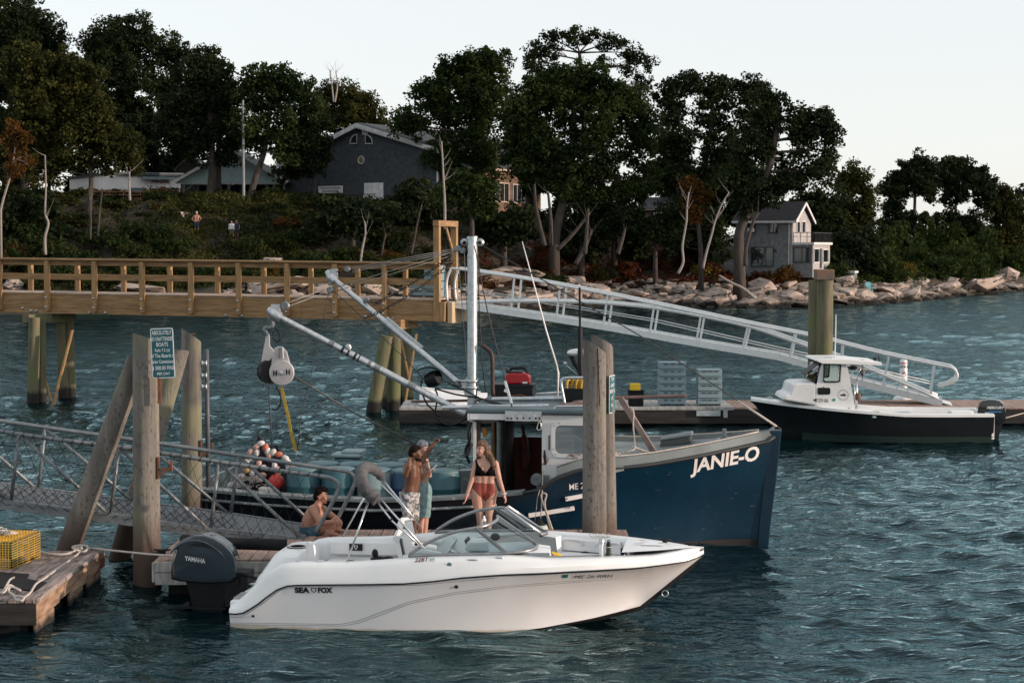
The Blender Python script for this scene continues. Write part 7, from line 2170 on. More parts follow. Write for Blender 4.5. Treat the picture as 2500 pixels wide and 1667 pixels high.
# ---------------------------------------------------------------- gear on and around her
def jw(v):
	return jb.P + jb.hx * v.x + jb.hy * v.y + Vector((0, 0, v.z))
def jsolo(name, mb, m, label, cat, grp=None, smooth=False, bevel=0):
	b = MB()
	b.add([jw(Vector(v)) for v in mb.v], mb.f)
	return solo(name, b, m, label, cat, grp, smooth, bevel)
BCOL = {"teal": mat("barrel_teal", (.025, .105, .13), .5, col2=(.018, .075, .095), scale=2), "pale": mat("barrel_pale", (.24, .33, .34), .55, col2=(.17, .25, .26), scale=2), "blue": mat("barrel_blue", (.010, .05, .115), .5, col2=(.008, .035, .08), scale=2)}
M_LID = mat("barrel_lid", (.11, .20, .22), .6, col2=(.07, .14, .16), scale=4, bump=.2)
BAR = [(743, -1.22, "teal", "teal drum beside the net pile, front row"), (827, -1.22, "teal", "second teal drum from the net pile, front row"), (915, -1.22, "pale", "pale bleached drum behind the grey canopy"), (1000, -1.22, "blue", "dark blue drum behind the two standing friends"), (1082, -1.2, "teal", "teal drum next to the wheelhouse opening"),
	   (790, -.52, "teal", "teal drum in the second row, nearest the net pile"), (868, -.52, "teal", "second-row drum behind the bleached one"), (955, -.52, "pale", "pale drum in the second row behind the dark blue one"), (1046, -.52, "teal", "second-row drum behind the raised arm"), (850, .15, "teal", "rear-row drum topped with folded cloth"), (1010, .15, "pale", "rear-row drum, pale, nearest the wheelhouse")]
for i, (px_, y_, k_, lab) in enumerate(BAR):
	q = jb.px(px_, 1180, y_)
	T = thing("plastic_drum", lab, "barrel", jw(V(q.x, y_, .44)), random.uniform(0, 3), "plastic drums on the lobster boat's deck", local=True)
	part("body", MB().lathe([(.27, 0), (.30, .04), (.305, .30), (.312, .31), (.312, .34), (.305, .35), (.305, .60), (.312, .61), (.312, .64), (.305, .65), (.30, .86), (.28, .905)], (0, 0, 0), 20), BCOL[k_], T, True)
	part("lid", MB().lathe([(.283, .88), (.292, .89), (.292, .925), (.25, .945), (0, .95)], (0, 0, 0), 20), M_LID, T, True)
q = jb.px(850, 1130, .15)
jsolo("folded_cloth", MB().box((q.x, .15, 1.44), (.55, .5, .07)).box((q.x + .1, .18, 1.50), (.4, .4, .06)), BCOL["pale"], "folded pale cloth on top of the rear drum", "cloth", bevel=.03)
# net pile
q = jb.px(645, 1150, -.7)
bm = bmesh.new()
bmesh.ops.create_icosphere(bm, subdivisions=5, radius=1)
rr_ = random.Random(4)
from mathutils import noise as mnoise
for v in bm.verts:
	p = v.co
	d = .75 + .5 * mnoise.noise(p * 2.3) + .12 * mnoise.noise(p * 9)
	h = .50 if p.z > 0 else .1
	v.co = Vector((p.x * d * (.62 - .25 * max(0, p.z)), p.y * d * .62, max(p.z, -.2) * (.62 + .45 * max(0, p.z)) * d))
me = bpy.data.meshes.new("heap")
bm.to_mesh(me)
bm.free()
M_HEAP = mat("net_heap", (.022, .020, .026), .95, col2=(.006, .006, .008), scale=14, bump=1.0, bscale=40)
me.materials.append(M_HEAP)
npile = thing("net_pile", "heap of dark fishing net strung with white and pink floats on the stern", "fishing net", jw(V(q.x, -.7, .44)), jb.yaw, local=True)
o = put("heap", me, npile)
o.location = (0, 0, .35)
FC = {"w": mat("float_white", (.70, .68, .67), .6, col2=(.50, .47, .46), scale=12), "p": mat("float_pink", (.60, .36, .31), .6, col2=(.42, .25, .22), scale=12), "o": mat("float_orange", (.55, .16, .08), .6, col2=(.42, .12, .07), scale=12), "y": mat("float_tan", (.50, .33, .14), .6, scale=12)}
for a, b, c, an in ((637, 1082, "w", 20), (626, 1091, "p", 35), (627, 1104, "w", 90), (611, 1104, "p", 50), (601, 1126, "w", 40), (609, 1118, "w", 15), (648, 1092, "o", 60), (653, 1101, "w", 75), (657, 1111, "p", 80), (667, 1104, "w", 60), (680, 1109, "o", 15), (697, 1118, "w", -30), (705, 1129, "w", -40), (632, 1131, "p", 80), (642, 1141, "w", 20), (671, 1135, "w", 85), (676, 1146, "p", 60), (603, 1148, "y", 30), (616, 1155, "w", 70), (615, 1170, "w", 60), (590, 1163, "w", 40), (628, 1166, "p", 30), (636, 1171, "w", 0), (713, 1138, "p", 10), (706, 1144, "w", 80), (585, 1182, "w", 35), (563, 1184, "w", 50), (641, 1159, "p", 0), (680, 1158, "y", 70)):
	p = jb.px(a, b, -1.15) - V(q.x, -.7, .44)
	part("net_float", MB().ball(p, (.075, .052, .052), 10, Matrix.Rotation(R(-an), 3, 'Y')), FC[c], npile, True)
mb = MB()
for k in range(26):
	a, b = random.uniform(570, 650), random.uniform(1165, 1200)
	mb.tube(crv([jb.px(a + random.uniform(-14, 14), b + random.uniform(-9, 9), -1.28) - V(q.x, -.7, .44) for _ in range(4)], 4), .006, 4)
part("loose_line", mb, M_ROPE, npile, 'all')["kind"] = "stuff"
q = jb.px(672, 1180, -1.3)
jsolo("red_buoy", MB().ball(q + V(0, .05, .02), (.14, .14, .14), 16), mat("buoy_red", (.60, .045, .035), .45, col2=(.48, .035, .03), scale=4), "bright red round buoy by the net pile", "buoy", smooth=True)
jsolo("white_bait_box", MB().box(jb.px(652, 1198, -1.33), (.26, .2, .14)), FC["w"], "small white box under the red buoy", "box", bevel=.02)
# hauling block hung on the lower boom
hy = -.38
hb_ = thing("power_block", "hanging steel hauling block with a white disc marked H H and a black rubber wheel", "hauling block", jw(jb.px(680, 905, hy)), jb.yaw, local=True)
ho = jb.px(680, 905, hy)
def hz(a, b, dy=0):
	return jb.px(600 + a * .2126, 680 + b * .2126, hy + dy) - ho
M_BLOCKW = mat("block_enamel", (.55, .53, .52), .45, .2, col2=(.46, .44, .44), scale=5)
dc = hz(412, 1080, -.14)
RX = Matrix.Rotation(R(90), 3, 'X')
part("face_disc", MB().lathe([(.225, -.04), (.232, 0), (.222, .02), (0, .03)], dc, 28, RX), M_BLOCKW, hb_, True)
part("hub", MB().lathe([(.045, .02), (.04, .05), (.02, .055), (.02, .075), (0, .08)], dc, 14, RX), M_GALV, hb_, True)
for a, b in ((336, 1085), (484, 1072)):
	c = hz(a, b, -.178)
	part("letter_plate", MB().box(c + V(-.026, 0, 0), (.018, .006, .105)).box(c + V(.026, 0, 0), (.018, .006, .105)).box(c, (.05, .006, .018)), M_BLK, hb_)
part("rubber_wheel", MB().lathe([(.06, -.11), (.21, -.10), (.16, 0), (.21, .10), (.06, .11)], hz(270, 1070, .03), 24, Matrix.Rotation(R(28), 3, 'Z') @ RX), mat("rubber", (.008, .008, .009), .75, scale=20), hb_, True)
part("side_frame", MB().prism([hz(a, b, -.10) for a, b in ((285, 1010), (300, 930), (330, 800), (365, 780), (420, 785), (470, 840), (500, 950), (535, 1050), (520, 1130), (280, 1120))], (0, .03, 0)), M_BLOCKW, hb_, bevel=.01)
part("side_frame", MB().prism([hz(a, b, .10) for a, b in ((170, 1060), (180, 930), (205, 790), (235, 640), (270, 640), (275, 770), (325, 830), (330, 900), (270, 930), (230, 1010), (240, 1200), (200, 1200))], (0, .03, 0)), M_BLOCKW, hb_, bevel=.01)
part("frame_rib", MB().beam(hz(385, 790, -.12), hz(385, 920, -.13), .03, .02).beam(hz(425, 790, -.12), hz(430, 920, -.13), .03, .02), M_GALV2, hb_)
part("shackle", MB().tube(crv([hz(250, 650, .06), hz(215, 590, .05), hz(240, 560, .05), hz(300, 560, .03), hz(310, 500, .02), hz(280, 460, .02), hz(300, 430, .0)], 4), [.035] * 25, 8), M_GALV2, hb_, True)
part("hose_loop", MB().tube(crv([hz(330, 560, 0), hz(385, 620, 0), hz(395, 690, 0), hz(360, 725, 0), hz(320, 680, 0), hz(318, 600, 0)], 5), .014, 6), M_BLK, hb_, 'all')
part("hose_loop", MB().tube(crv([hz(345, 1235, 0), hz(395, 1330, 0), hz(400, 1430, 0), hz(350, 1505, 0), hz(295, 1490, 0)], 5), .014, 6), M_BLK, hb_, 'all')
jsolo("hauling_rope", MB().tube([jb.px(656, 940, hy), jb.px(659, 1010, hy), jb.px(664, 1090, -.7), jb.px(667, 1135, -.9)], .013, 6), M_DKROPE, "dark rope dropping from the black block wheel to the net pile", "rope", smooth='all')
jsolo("yellow_strap", MB().beam(jb.px(687, 944, hy - .1), jb.px(704, 1020, hy - .1), .012, .05).beam(jb.px(704, 1018, hy - .1), jb.px(712, 1064, hy - .1), .012, .05).beam(jb.px(712, 1062, hy - .1), jb.px(722, 1100, hy - .1), .014, .06), mat("strap_yellow", (.50, .33, .03), .7, col2=(.36, .23, .025), scale=14), "yellow webbing strap hanging below the block's white disc", "strap")
jsolo("strap_hook", MB().tube(crv([jb.px(722, 1100, hy - .1), jb.px(728, 1106, hy - .1), jb.px(724, 1112, hy - .1), jb.px(722, 1124, hy - .1)], 4), .012, 6), M_GALV, "steel hook at the yellow strap's lower end", "hook", smooth='all')
jsolo("guy_rope", MB().tube([jb.px(716, 918, hy), jb.px(860, 1005, .2), jb.px(1010, 1082, .6)], .016, 6), mat("guy_brown", (.13, .115, .11), .9, scale=40), "thick grey rope slanting from the hauling block toward the standing friends", "rope", smooth='all')
# on the roof
zt = zr_ + .115
def roofx(a, y):
	return jb.px(a, 975, y).x
y_ = .55
x0_, x1_ = roofx(1207, y_), roofx(1305, y_)
cr = thing("black_crate", "open black crate on the wheelhouse roof under the red generator", "crate", jw(V((x0_ + x1_) / 2, y_, zt)), jb.yaw, local=True)
Lc = x1_ - x0_
part("body", MB().box((0, 0, .13), (Lc * .96, .45, .26), taper=1.03), M_BLK, cr, bevel=.01)
part("rim", MB().box((0, 0, .25), (Lc * 1.04, .5, .03)), M_BLK, cr)
part("label_tag", MB().box((-.12, -.245, .15), (.07, .005, .05), Matrix.Rotation(R(25), 3, 'Y')), M_WHITE, cr)
gx = roofx(1264, y_)
gen = thing("generator", "red portable generator with black carry handle in the roof crate", "generator", jw(V(gx, y_, zt + .265)), jb.yaw, local=True)
part("body", MB().prism([V(-.22, -.13, 0), V(.23, -.13, 0), V(.23, -.13, .12), V(.18, -.13, .20), V(-.17, -.13, .20), V(-.22, -.13, .14)], (0, .26, 0)), mat("generator_red", (.42, .012, .016), .4, col2=(.36, .010, .014), scale=3), gen, bevel=.03)
part("handle", MB().tube(crv([V(-.16, 0, .19), V(-.12, 0, .27), V(-.02, 0, .285), V(.12, 0, .28), V(.20, 0, .17)], 4), .026, 8), M_BLK, gen, 'all')
part("top_panel", MB().box((-.04, 0, .205), (.26, .2, .04)), M_BLK, gen, bevel=.01)
part("fuel_cap", MB().lathe([(.04, .2), (.04, .25), (0, .255)], (-.18, 0, 0), 12), M_BLK, gen, True)
part("maker_plate", MB().box((.15, -.133, .03), (.09, .005, .03)), M_WHITE, gen)
part("red_cord", MB().tube(crv([V(-.2, -.3, -.22), V(-.05, -.32, -.2), V(.1, -.3, -.18), V(.2, -.28, -.22)], 4), .014, 6), M_RUST, gen, 'all')
jsolo("exhaust_pipe", MB().tube([jb.px(1205, 985, .3), jb.px(1203, 950, .3), jb.px(1202, 880, .3), jb.px(1201, 868, .3), jb.px(1197, 858, .3), jb.px(1178, 843, .3)], .040, 10), mat("exhaust_brown", (.055, .032, .03), .6, .3, col2=(.035, .022, .022), scale=7), "brown exhaust pipe with a bent top rising from the wheelhouse roof", "pipe", smooth=True)
y_ = .1
x0_, x1_ = roofx(1377, y_), roofx(1440, y_)
bn = thing("rope_bin", "black bin of coiled yellow rope on the roof beside the split piling", "bin", jw(V((x0_ + x1_) / 2, y_, zt)), jb.yaw, local=True)
part("body", MB().box((0, 0, .12), (x1_ - x0_, .4, .24), taper=1.04), M_BLK, bn, bevel=.015)
mb = MB()
for k in range(5):
	c = V(-.14 + .07 * k, -.08 + .03 * (k % 2), .26)
	mb.tube([c + V(.03 * math.sin(t) + .03 * math.sin(k), .12 * math.sin(t) * .5, .12 * math.cos(t)) for t in [q * math.pi / 8 for q in range(16)]], .026, 7, closed=True)
rp = jsolo("yellow_rope", MB().add([Vector(v) + V((x0_ + x1_) / 2, y_, zt) for v in mb.v], mb.f), mat("rope_yellow", (.55, .33, .04), .8, col2=(.30, .17, .02), scale=30, bump=.6, bscale=70), "thick yellow rope coiled in the black roof bin", "rope", smooth='all')
rad = thing("radar", "white radar dome on a black bracket beside the roof mast", "radar", jw(jb.px(1405, 905, .5)), jb.yaw, local=True)
ro = jb.px(1405, 905, .5)
f = lambda a, b, dy=0: jb.px(a, b, .5 + dy) - ro
part("dome", MB().ball(f(1412, 861), (.21, .2, .075), 16), M_WHITE, rad, True)
part("bracket", MB().tube([f(1393, 866), f(1402, 884), f(1416, 905), f(1418, 940)], [.035, .05, .05, .03], 8), M_BLK, rad, True)
part("small_lamp", MB().ball(f(1380, 887), (.035, .03, .035), 8).tube([f(1382, 890), f(1395, 902), f(1416, 918)], .012, 6), M_GALV, rad, True)
jsolo("black_mast", MB().beam(jb.px(1415, 702, .3), jb.px(1416, 805, .3), .045, .035).tube([jb.px(1416, 800, .3), jb.px(1418, 975, .3)], .048, 10), M_BLK, "black post standing just left of the split piling's top", "post")
jsolo("whip_antenna", MB().tube([jb.px(1275, 590, .8), jb.px(1305, 700, .8), jb.px(1333, 805, .8), jb.px(1360, 895, .8)], [.008, .012, .015, .02], 8).tube([jb.px(1360, 895, .8), jb.px(1363, 910, .8), jb.px(1361, 975, .8)], [.012, .02, .014], 6), M_WHITE, "white whip antenna leaning left from the roof", "antenna", smooth='all')
jsolo("long_pole", MB().tube([jb.px(1005, 980, .75), jb.px(1340, 974, .3), jb.px(1675, 966, -.2)], .026, 8), mat("pole_red", (.24, .13, .11), .7, col2=(.17, .095, .085), scale=5), "long reddish pole laid along the wheelhouse roof", "pole", smooth=True)
jsolo("tangled_net", MB().ball(jb.px(1395, 990, -.9), (.28, .15, .05), 12).ball(jb.px(1420, 985, -.8), (.2, .15, .06), 12), mat("pink_net", (.26, .17, .155), .9, col2=(.12, .08, .075), scale=30, bump=1, bscale=60), "pinkish bundle of netting on the roof's near edge", "net", smooth=True)
jsolo("carabiner", MB().tube(crv([jb.px(1317, 1028, -1.46), jb.px(1320, 1034, -1.46), jb.px(1321, 1046, -1.46), jb.px(1316, 1050, -1.46), jb.px(1311, 1046, -1.46), jb.px(1314, 1034, -1.46), jb.px(1317, 1028, -1.46)], 4), .009, 6), M_STAIN, "large steel snap hook hanging from the roof plate", "hook", smooth='all')
fen = thing("fender", "pale green fender hung on ropes between the two boats", "fender", jw(jb.px(1317, 1290, -2.1)), jb.yaw, local=True)
fo = jb.px(1317, 1290, -2.1)
f = lambda a, b, dy=0: jb.px(a, b, -2.1 + dy) - fo
part("body", MB().lathe([(0, -.42), (.12, -.38), (.155, -.25), (.155, .0), (.13, .06), (.11, .065)], (0, 0, 0), 16), mat("fender_green", (.36, .46, .41), .6, col2=(.50, .47, .42), scale=5), fen, True)
part("black_cone", MB().lathe([(.105, .06), (.05, .13), (.02, .18), (0, .19)], (0, 0, 0), 14), M_BLK, fen, True)
part("hanging_rope", MB().tube(crv([f(1320, 1264), f(1322, 1240), f(1323, 1210, .1), f(1326, 1150, .7)], 4), .010, 6).tube(crv([f(1345, 1294), f(1333, 1250), f(1330, 1225), f(1334, 1207), f(1324, 1204), f(1322, 1215), f(1336, 1255), f(1350, 1296)], 4), .015, 6).tube([f(1305, 1285), f(1312, 1215), f(1318, 1195, .1)], .005, 4), M_ROPE, fen, 'all')
# white skiff upturned on the far float
k0 = at(1025, 985, 51.2)
sk = thing("white_skiff", "white lapstrake skiff lying bottom up on the far float, behind the mast", "boat", (at(1108, 980, 51.2).x, 51.2, .5))
L_ = at(1190, 980, 51.2).x - k0.x
mb = MB()
rows = []
for i in range(13):
	t = i / 12
	w_ = .62 * math.sin(math.pi * min(1, .08 + t * .62)) ** .7
	hgt = .36 + .14 * (1 - t) ** 2
	rows.append([V(k0.x + L_ * t, 51.2 + s_ * w_, .5 + hgt * (1 - abs(s_)) ** .55 + .012 * (k % 2)) for k, s_ in enumerate((-1, -.9, -.8, -.6, -.35, 0, .35, .6, .8, .9, 1))])
mb.grid(rows)
part("hull_planking", mb, M_WHITE, sk)
part("keel", MB().tube([V(k0.x + L_ * t, 51.2, .53 + .36 + .14 * (1 - t) ** 2) for t in (0, .3, .6, .9)], .025, 6), M_WHITE, sk, True)
part("gunwale", MB().tube([V(k0.x + L_ * t, 51.2 - .62 * math.sin(math.pi * min(1, .08 + t * .62)) ** .7 - .01, .52) for t in (0, .25, .5, .75, 1)], .02, 6), M_GREYLINE, sk, True)
# ================================================================ small black lobster boat by the far float
kb = Boat((at(2402, 1050, 46.6).x, 46.6), math.pi)
M_BLACKHULL = mat("hull_black", (.010, .011, .013), .28, col2=(.008, .009, .010), scale=2, coat=.3)
M_GREENBOOT = mat("green_bottom", (.003, .020, .016), .6, scale=3)
KL = kb.px(1833, 977, 0).x
KHB = [(0, 1.0), (1.5, 1.08), (3, 1.08), (4.2, .95), (5.0, .70), (5.6, .40), (KL - .1, .10), (KL, .03)]
KWL = [(0, .92), (3, .92), (4.2, .66), (5.0, .32), (5.5, .06), (KL, .02)]
khb, kwl = (lambda x: interp(x, KHB)), (lambda x: interp(x, KWL))
KSH = kb.side([(2402, 1017), (2217, 1017), (2086, 1007), (1919, 990)], khb, 1) + [(KL, kb.px(1833, 977, 0).z)]
KSH = sorted(KSH)
kz = lambda x: interp(x, KSH)
def ksec(x):
	b, w, s = khb(x), kwl(x), kz(x)
	stem = max(-.4, interp(x, [(5.3, -.3), (5.55, .05), (5.9, .55), (KL, 1.08)]))
	z0 = max(.0, min(stem, s - .03))
	fl = 1 + .8 * max(0, (x - 3.5) / 3)
	return [(0, min(stem, z0 - .02) if x > 5.3 else -.4)] + [(w + (b - w) * t ** fl, z0 + (s - z0) * t) for t in (0, .25, .5, .75, 1)]
KX = [0, .8, 1.6, 2.4, 3.2, 3.8, 4.3, 4.7, 5.0, 5.3, 5.55, 5.8, KL - .12, KL]
bb = thing("small_lobster_boat", "small black-hulled boat with a white cuddy pilothouse and black outboard", "boat", (kb.P.x, kb.P.y, 0), kb.yaw, local=True)
rows = [[V(x, -y, z) for y, z in ksec(x)[::-1]] + [V(x, y, z) for y, z in ksec(x)[1:]] for x in KX]
mb = MB().grid(rows)
mb.f.append(tuple(range(len(rows[0]))))
part("hull", mb, M_BLACKHULL, bb, True)
part("green_boot_stripe", MB().grid([[V(x, kwl(x) + (khb(x) - kwl(x)) * t ** (1 + .8 * max(0, (x - 3.5) / 3)) + .012, ksec(x)[1][1] + (kz(x) - ksec(x)[1][1]) * t) for t in (.0, .10, .17, .24)] for x in KX if x < 5.2]), M_GREENBOOT, bb, True)
for sg in (-1, 1):
	part("white_rail", MB().grid([[V(x, sg * (khb(x) + .025), kz(x) - .01), V(x, sg * (khb(x) + .025), kz(x) + .06), V(x, sg * max(.01, khb(x) - .14), kz(x) + .075), V(x, sg * max(.008, khb(x) - .15), kz(x) - .1)] for x in KX]), M_GEL_IN, bb, True)
part("fore_deck", MB().grid([[V(x, k * max(.01, khb(x) - .1), kz(x) + .07 + .04 * (1 - k * k)) for k in (-1, 0, 1)] for x in KX if x > 2.9]), M_GEL_IN, bb, True)
part("cockpit_sole", MB().box2((.05, -.9, .2), (3.3, .9, .25)), M_GEL_IN, bb)
part("transom", MB().box2((-.02, -.95, .1), (.05, .95, kz(0) + .04)), M_GEL_IN, bb)
NY = .78
def kp(a, b, y=NY):
	return kb.px(a, b, y)
# trunk cabin and pilothouse, outlines in the near wall's plane
trunk = [kp(a, b) for a, b in ((1911, 976), (1918, 965), (1930, 962), (1936, 940), (1944, 936), (1992, 934), (1992, 990))]
part("trunk_cabin", MB().prism(trunk, (0, -2 * NY, 0)), M_HOUSE, bb, bevel=.04)
wn0, wn1 = kp(2010, 888), kp(2053, 933)
def wall(y0, dy, nm):
	pts = [kp(a, b) for a, b in ((1991, 990), (1991, 934), (2003, 886), (2066, 886), (2077, 935), (2089, 1003), (2040, 1000))]
	mb = MB()
	ow = [kp(a, b) for a, b in ((2010, 892), (2013, 888), (2050, 888), (2053, 892), (2051, 930), (2047, 933), (2013, 933), (2009, 930))]
	outer = [kp(a, b) for a, b in ((1996, 914), (2003, 886), (2066, 886), (2070, 900), (2077, 935), (2078, 941), (1991, 941), (1991, 934))]
	for k in range(8):
		j = (k + 1) % 8
		mb.prism([V(p.x, y0, p.z) for p in (outer[k], outer[j], ow[j], ow[k])], (0, dy, 0))
	lowp = [kp(a, b) for a, b in ((1991, 941), (2078, 941), (2089, 1003), (2040, 1000), (1991, 990))]
	mb.prism([V(p.x, y0, p.z) for p in lowp], (0, dy, 0))
	part(nm, mb, M_HOUSE, bb)
	mb = MB()
	iw = [p + (wn0 + wn1) / 2 * 0 for p in ow]
	cen_ = sum((p for p in ow), Vector()) / 8
	for k in range(8):
		j = (k + 1) % 8
		q = [ow[k], ow[j], cen_ + (ow[j] - cen_) * .86, cen_ + (ow[k] - cen_) * .86]
		mb.prism([V(p.x, y0 + (.01 if dy < 0 else -.01), p.z) for p in q], (0, -dy * .5, 0))
	wf = part("window_frame", mb, M_BLK, bb)
	o = put("window_pane", MB().prism([V((cen_ + (p - cen_) * .9).x, y0 + dy * .4, (cen_ + (p - cen_) * .9).z) for p in ow], (0, dy * .1, 0)).mesh("window_pane", M_GLASS))
	o.parent = wf
wall(NY, -.05, "pilothouse_side")
wall(-NY, .05, "pilothouse_far_side")
a0, a1 = kp(1992, 934), kp(2003, 888)
part("windscreen_frame", MB().tube([V(a0.x, NY, a0.z), V(a1.x, NY, a1.z), V(a1.x, -NY, a1.z), V(a0.x, -NY, a0.z)], .035, 6, closed=True), M_BLK, bb, 'all')
part("windscreen_pane", MB().quad(V(a0.x, NY, a0.z), V(a1.x, NY, a1.z), V(a1.x, -NY, a1.z), V(a0.x, -NY, a0.z)), M_GLASS, bb)
v0, v1 = kp(2000, 886), kp(1966, 914)
part("raised_windscreen", MB().prism([V(v0.x, NY, v0.z), V(v1.x, NY, v1.z), V(v1.x, .1, v1.z), V(v0.x, .1, v0.z)], (0, 0, -.025)), M_BLK, bb)
part("raised_pane", MB().prism([V(v0.x - .02, NY + .003, v0.z - .06), V(v1.x - .08, NY + .003, v1.z), V(v1.x - .20, NY + .003, v1.z), V(v0.x - .05, NY + .003, v0.z - .10)], (0, -.004, 0)), M_GALV2, bb)
part("pilothouse_roof", MB().prism([kp(a, b) + V(0, .12, 0) for a, b in ((1990, 880), (1995, 876), (2060, 876), (2150, 884), (2150, 892), (2080, 889), (2005, 887))], (0, -2 * NY - .24, 0)), M_GEL_IN, bb, bevel=.015)
for a, b, c in ((2010, 2036, 872), (2094, 2116, 878)):
	part("roof_grab_rail", MB().tube(crv([kp(a, c + 5, .5), kp(a + 6, c, .5), kp(b - 6, c + 1, .5), kp(b, c + 7, .5)], 3), .014, 6), M_STAIN, bb, 'all')
part("spotlight", MB().ball(kp(2136, 876, .3), (.06, .06, .05), 8).beam(kp(2136, 880, .3), kp(2136, 884, .3), .03, .03).ball(kp(2146, 873, .2), (.03, .05, .07), 8), M_BLK, bb, True)
pr = [kp(a, b) for a, b in ((1996, 949), (1999, 946), (2024, 946), (2027, 949), (2027, 960), (2024, 963), (1999, 963), (1996, 960))]
part("cabin_window", MB().prism([V(p.x, NY + .004, p.z) for p in pr], (0, .008, 0)), M_BLK, bb)
p0, p1 = kp(1987, 980, NY + .006), kp(2022, 981.5, NY + .006)
vs_, _ = text_mb("ME 225 GG", .085)
w_ = max(v[0] for v in vs_)
letters("registration_lettering", "ME 225 GG", .085, M_BLACKPRINT, bb, lambda x, y: p0.lerp(p1, x / w_) + V(0, 0, y), bold=.01)
part("registration_sticker", MB().box(kp(2036, 976, NY + .004), (.07, .006, .07)), mat("green_sticker", (.02, .22, .18), .5, scale=9), bb)
c = kp(2059, 964, NY + .005)
mb = MB()
for k in range(18):
	t = k * math.pi / 9
	mb.box(c + V(.135 * math.cos(t), 0, .135 * math.sin(t)), (.022, .003, .022))
part("emblem_lettering", mb, M_GREYLINE, bb)["kind"] = "stuff"
part("boat_emblem", MB().prism([c + V(-a, 0, b) for a, b in ((-.07, -.02), (.06, -.03), (.08, .015), (.04, .01), (.03, .04), (0, .04), (-.01, .01), (-.07, .02))], (0, .003, 0)), M_BLACKPRINT, bb)
for (a, b), (c_, d), r in (((2085, 930), (2090, 1000), .02), ((2103, 893), (2092, 925), .02), ((2105, 892), (2078, 912), .02), ((2092, 925), (2092, 995), .025)):
	part("hauler_post", MB().tube([kp(a, b, .7), kp(c_, d, .7)], r, 8), M_STAIN, bb, 'all')
part("hauler_fitting", MB().ball(kp(2094, 968, .7), (.09, .05, .12), 10), mat("brown_fitting", (.12, .07, .05), .7, scale=6), bb, True)
part("dark_canvas", MB().ball(kp(2082, 898, .3), (.13, .3, .06), 10), M_BLK, bb, True)
w = lambda v: kb.P + kb.hx * v.x + kb.hy * v.y + V(0, 0, v.z)
solo("hanging_buoy", MB().ball(w(kp(2106, 910, .7)), (.06, .06, .11), 10).tube([w(kp(2107, 890, .7)), w(kp(2106, 902, .7))], .01, 5).tube([w(kp(2106, 918, .7)), w(kp(2105, 928, .7))], .01, 5), mat("mauve_buoy", (.14, .11, .125), .6, scale=5), "dusky buoy hanging from the black boat's pilothouse roof", "buoy", smooth=True)
solo("thin_antenna", MB().tube([w(kp(2041, 768, .2)), w(kp(2040, 820, .2)), w(kp(2038, 875, .2))], [.010, .014, .018], 6), M_WHITE, "thin white antenna standing on the black boat's pilothouse roof", "antenna", smooth='all')
part("stern_cushion", MB().box(kp(2346, 1006, .6), (.62, .3, .09)), M_GEL_IN, bb, bevel=.03)
part("side_locker", MB().box2(kp(2110, 1004, -.6), kp(2216, 1012, -.9)), M_GEL_IN, bb)
part("drain_scupper", MB().ball(kp(2134, 1018, 1.09), (.06, .01, .03), 8), mat("scupper_green", (.25, .42, .36), .4, scale=5), bb, True)
part("deck_line", MB().beam(kp(2103, 1005, 1.0), kp(2146, 1005, 1.0), .05, .02), M_BLK, bb)
part("bow_fittings", MB().tube(crv([kp(1870, 975, 0), kp(1878, 969, 0), kp(1886, 973, 0), kp(1884, 979, 0)], 3), .02, 6).box(kp(1850, 975, 0), (.1, .06, .04)), M_GALV, bb, True)
# outboard
km = thing("outboard_motor", "x", "x")
del km["label"], km["category"]
km.parent = bb
OUT2 = [(1965, 1360), (1968, 1320), (1985, 1285), (2010, 1262), (2060, 1254), (2110, 1256), (2150, 1265), (2185, 1295), (2200, 1340), (2200, 1400), (2190, 1445), (2150, 1465), (2040, 1460), (1975, 1420)]
cn = (2085, 1360)
rows = []
for yy, sc in ((-.25, .82), (-.24, .95), (-.12, 1), (.12, 1), (.24, .95), (.25, .82)):
	rows.append([kb.px(1800 + (cn[0] + (a - cn[0]) * sc) * .2979, 600 + (cn[1] + (b - cn[1]) * sc) * .2979, yy) for a, b in OUT2])
mb = MB().grid(rows, close=True)
n_ = len(OUT2)
mb.f += [tuple(range(n_)), tuple(range(5 * n_, 6 * n_))]
def ksub(name, mb, m, smooth=True):
	o = put(name, mb.mesh(name, m, smooth))
	o.parent = km
	return o
ksub("cowl", mb, mat("cowl_black", (.010, .011, .013), .2, .2, scale=3, coat=.6))
ksub("upper_leg", MB().prism([kb.px(a, b, .14) for a, b in ((2398, 1030), (2448, 1033), (2440, 1060), (2432, 1110), (2410, 1110), (2402, 1060))], (0, -.28, 0)), M_BLK)
ksub("clamp_bracket", MB().box((-.12, 0, .45), (.25, .3, .4)), M_BLK)
ksub("skeg_glint", MB().ball(kb.px(2390, 1056, .3), (.04, .03, .04), 8), M_GALV)
a_, b_ = kb.px(2409, 998, .254), kb.px(2450, 998, .254)
vs_, _ = text_mb("MERCURY", .068, bold=.02)
w_ = max(v[0] for v in vs_)
letters("maker_lettering", "MERCURY", .068, M_WHITE, km, lambda x, y: a_.lerp(b_, x / w_) + V(0, 0, y), bold=.02, shear=.25)
ksub("blue_stripe", MB().prism([kb.px(a, b, .253) for a, b in ((2412, 1003), (2447, 1003), (2444, 1007), (2413, 1006))], (0, .004, 0)), mat("stripe_blue", (.03, .13, .30), .4, scale=5))
solo("stern_line", MB().tube([w(kb.px(2455, 1020, 0)), at(2500, 1008, 50.1)], .015, 6), M_ROPE, "pale line from the black boat's stern to the far float", "rope", smooth='all')
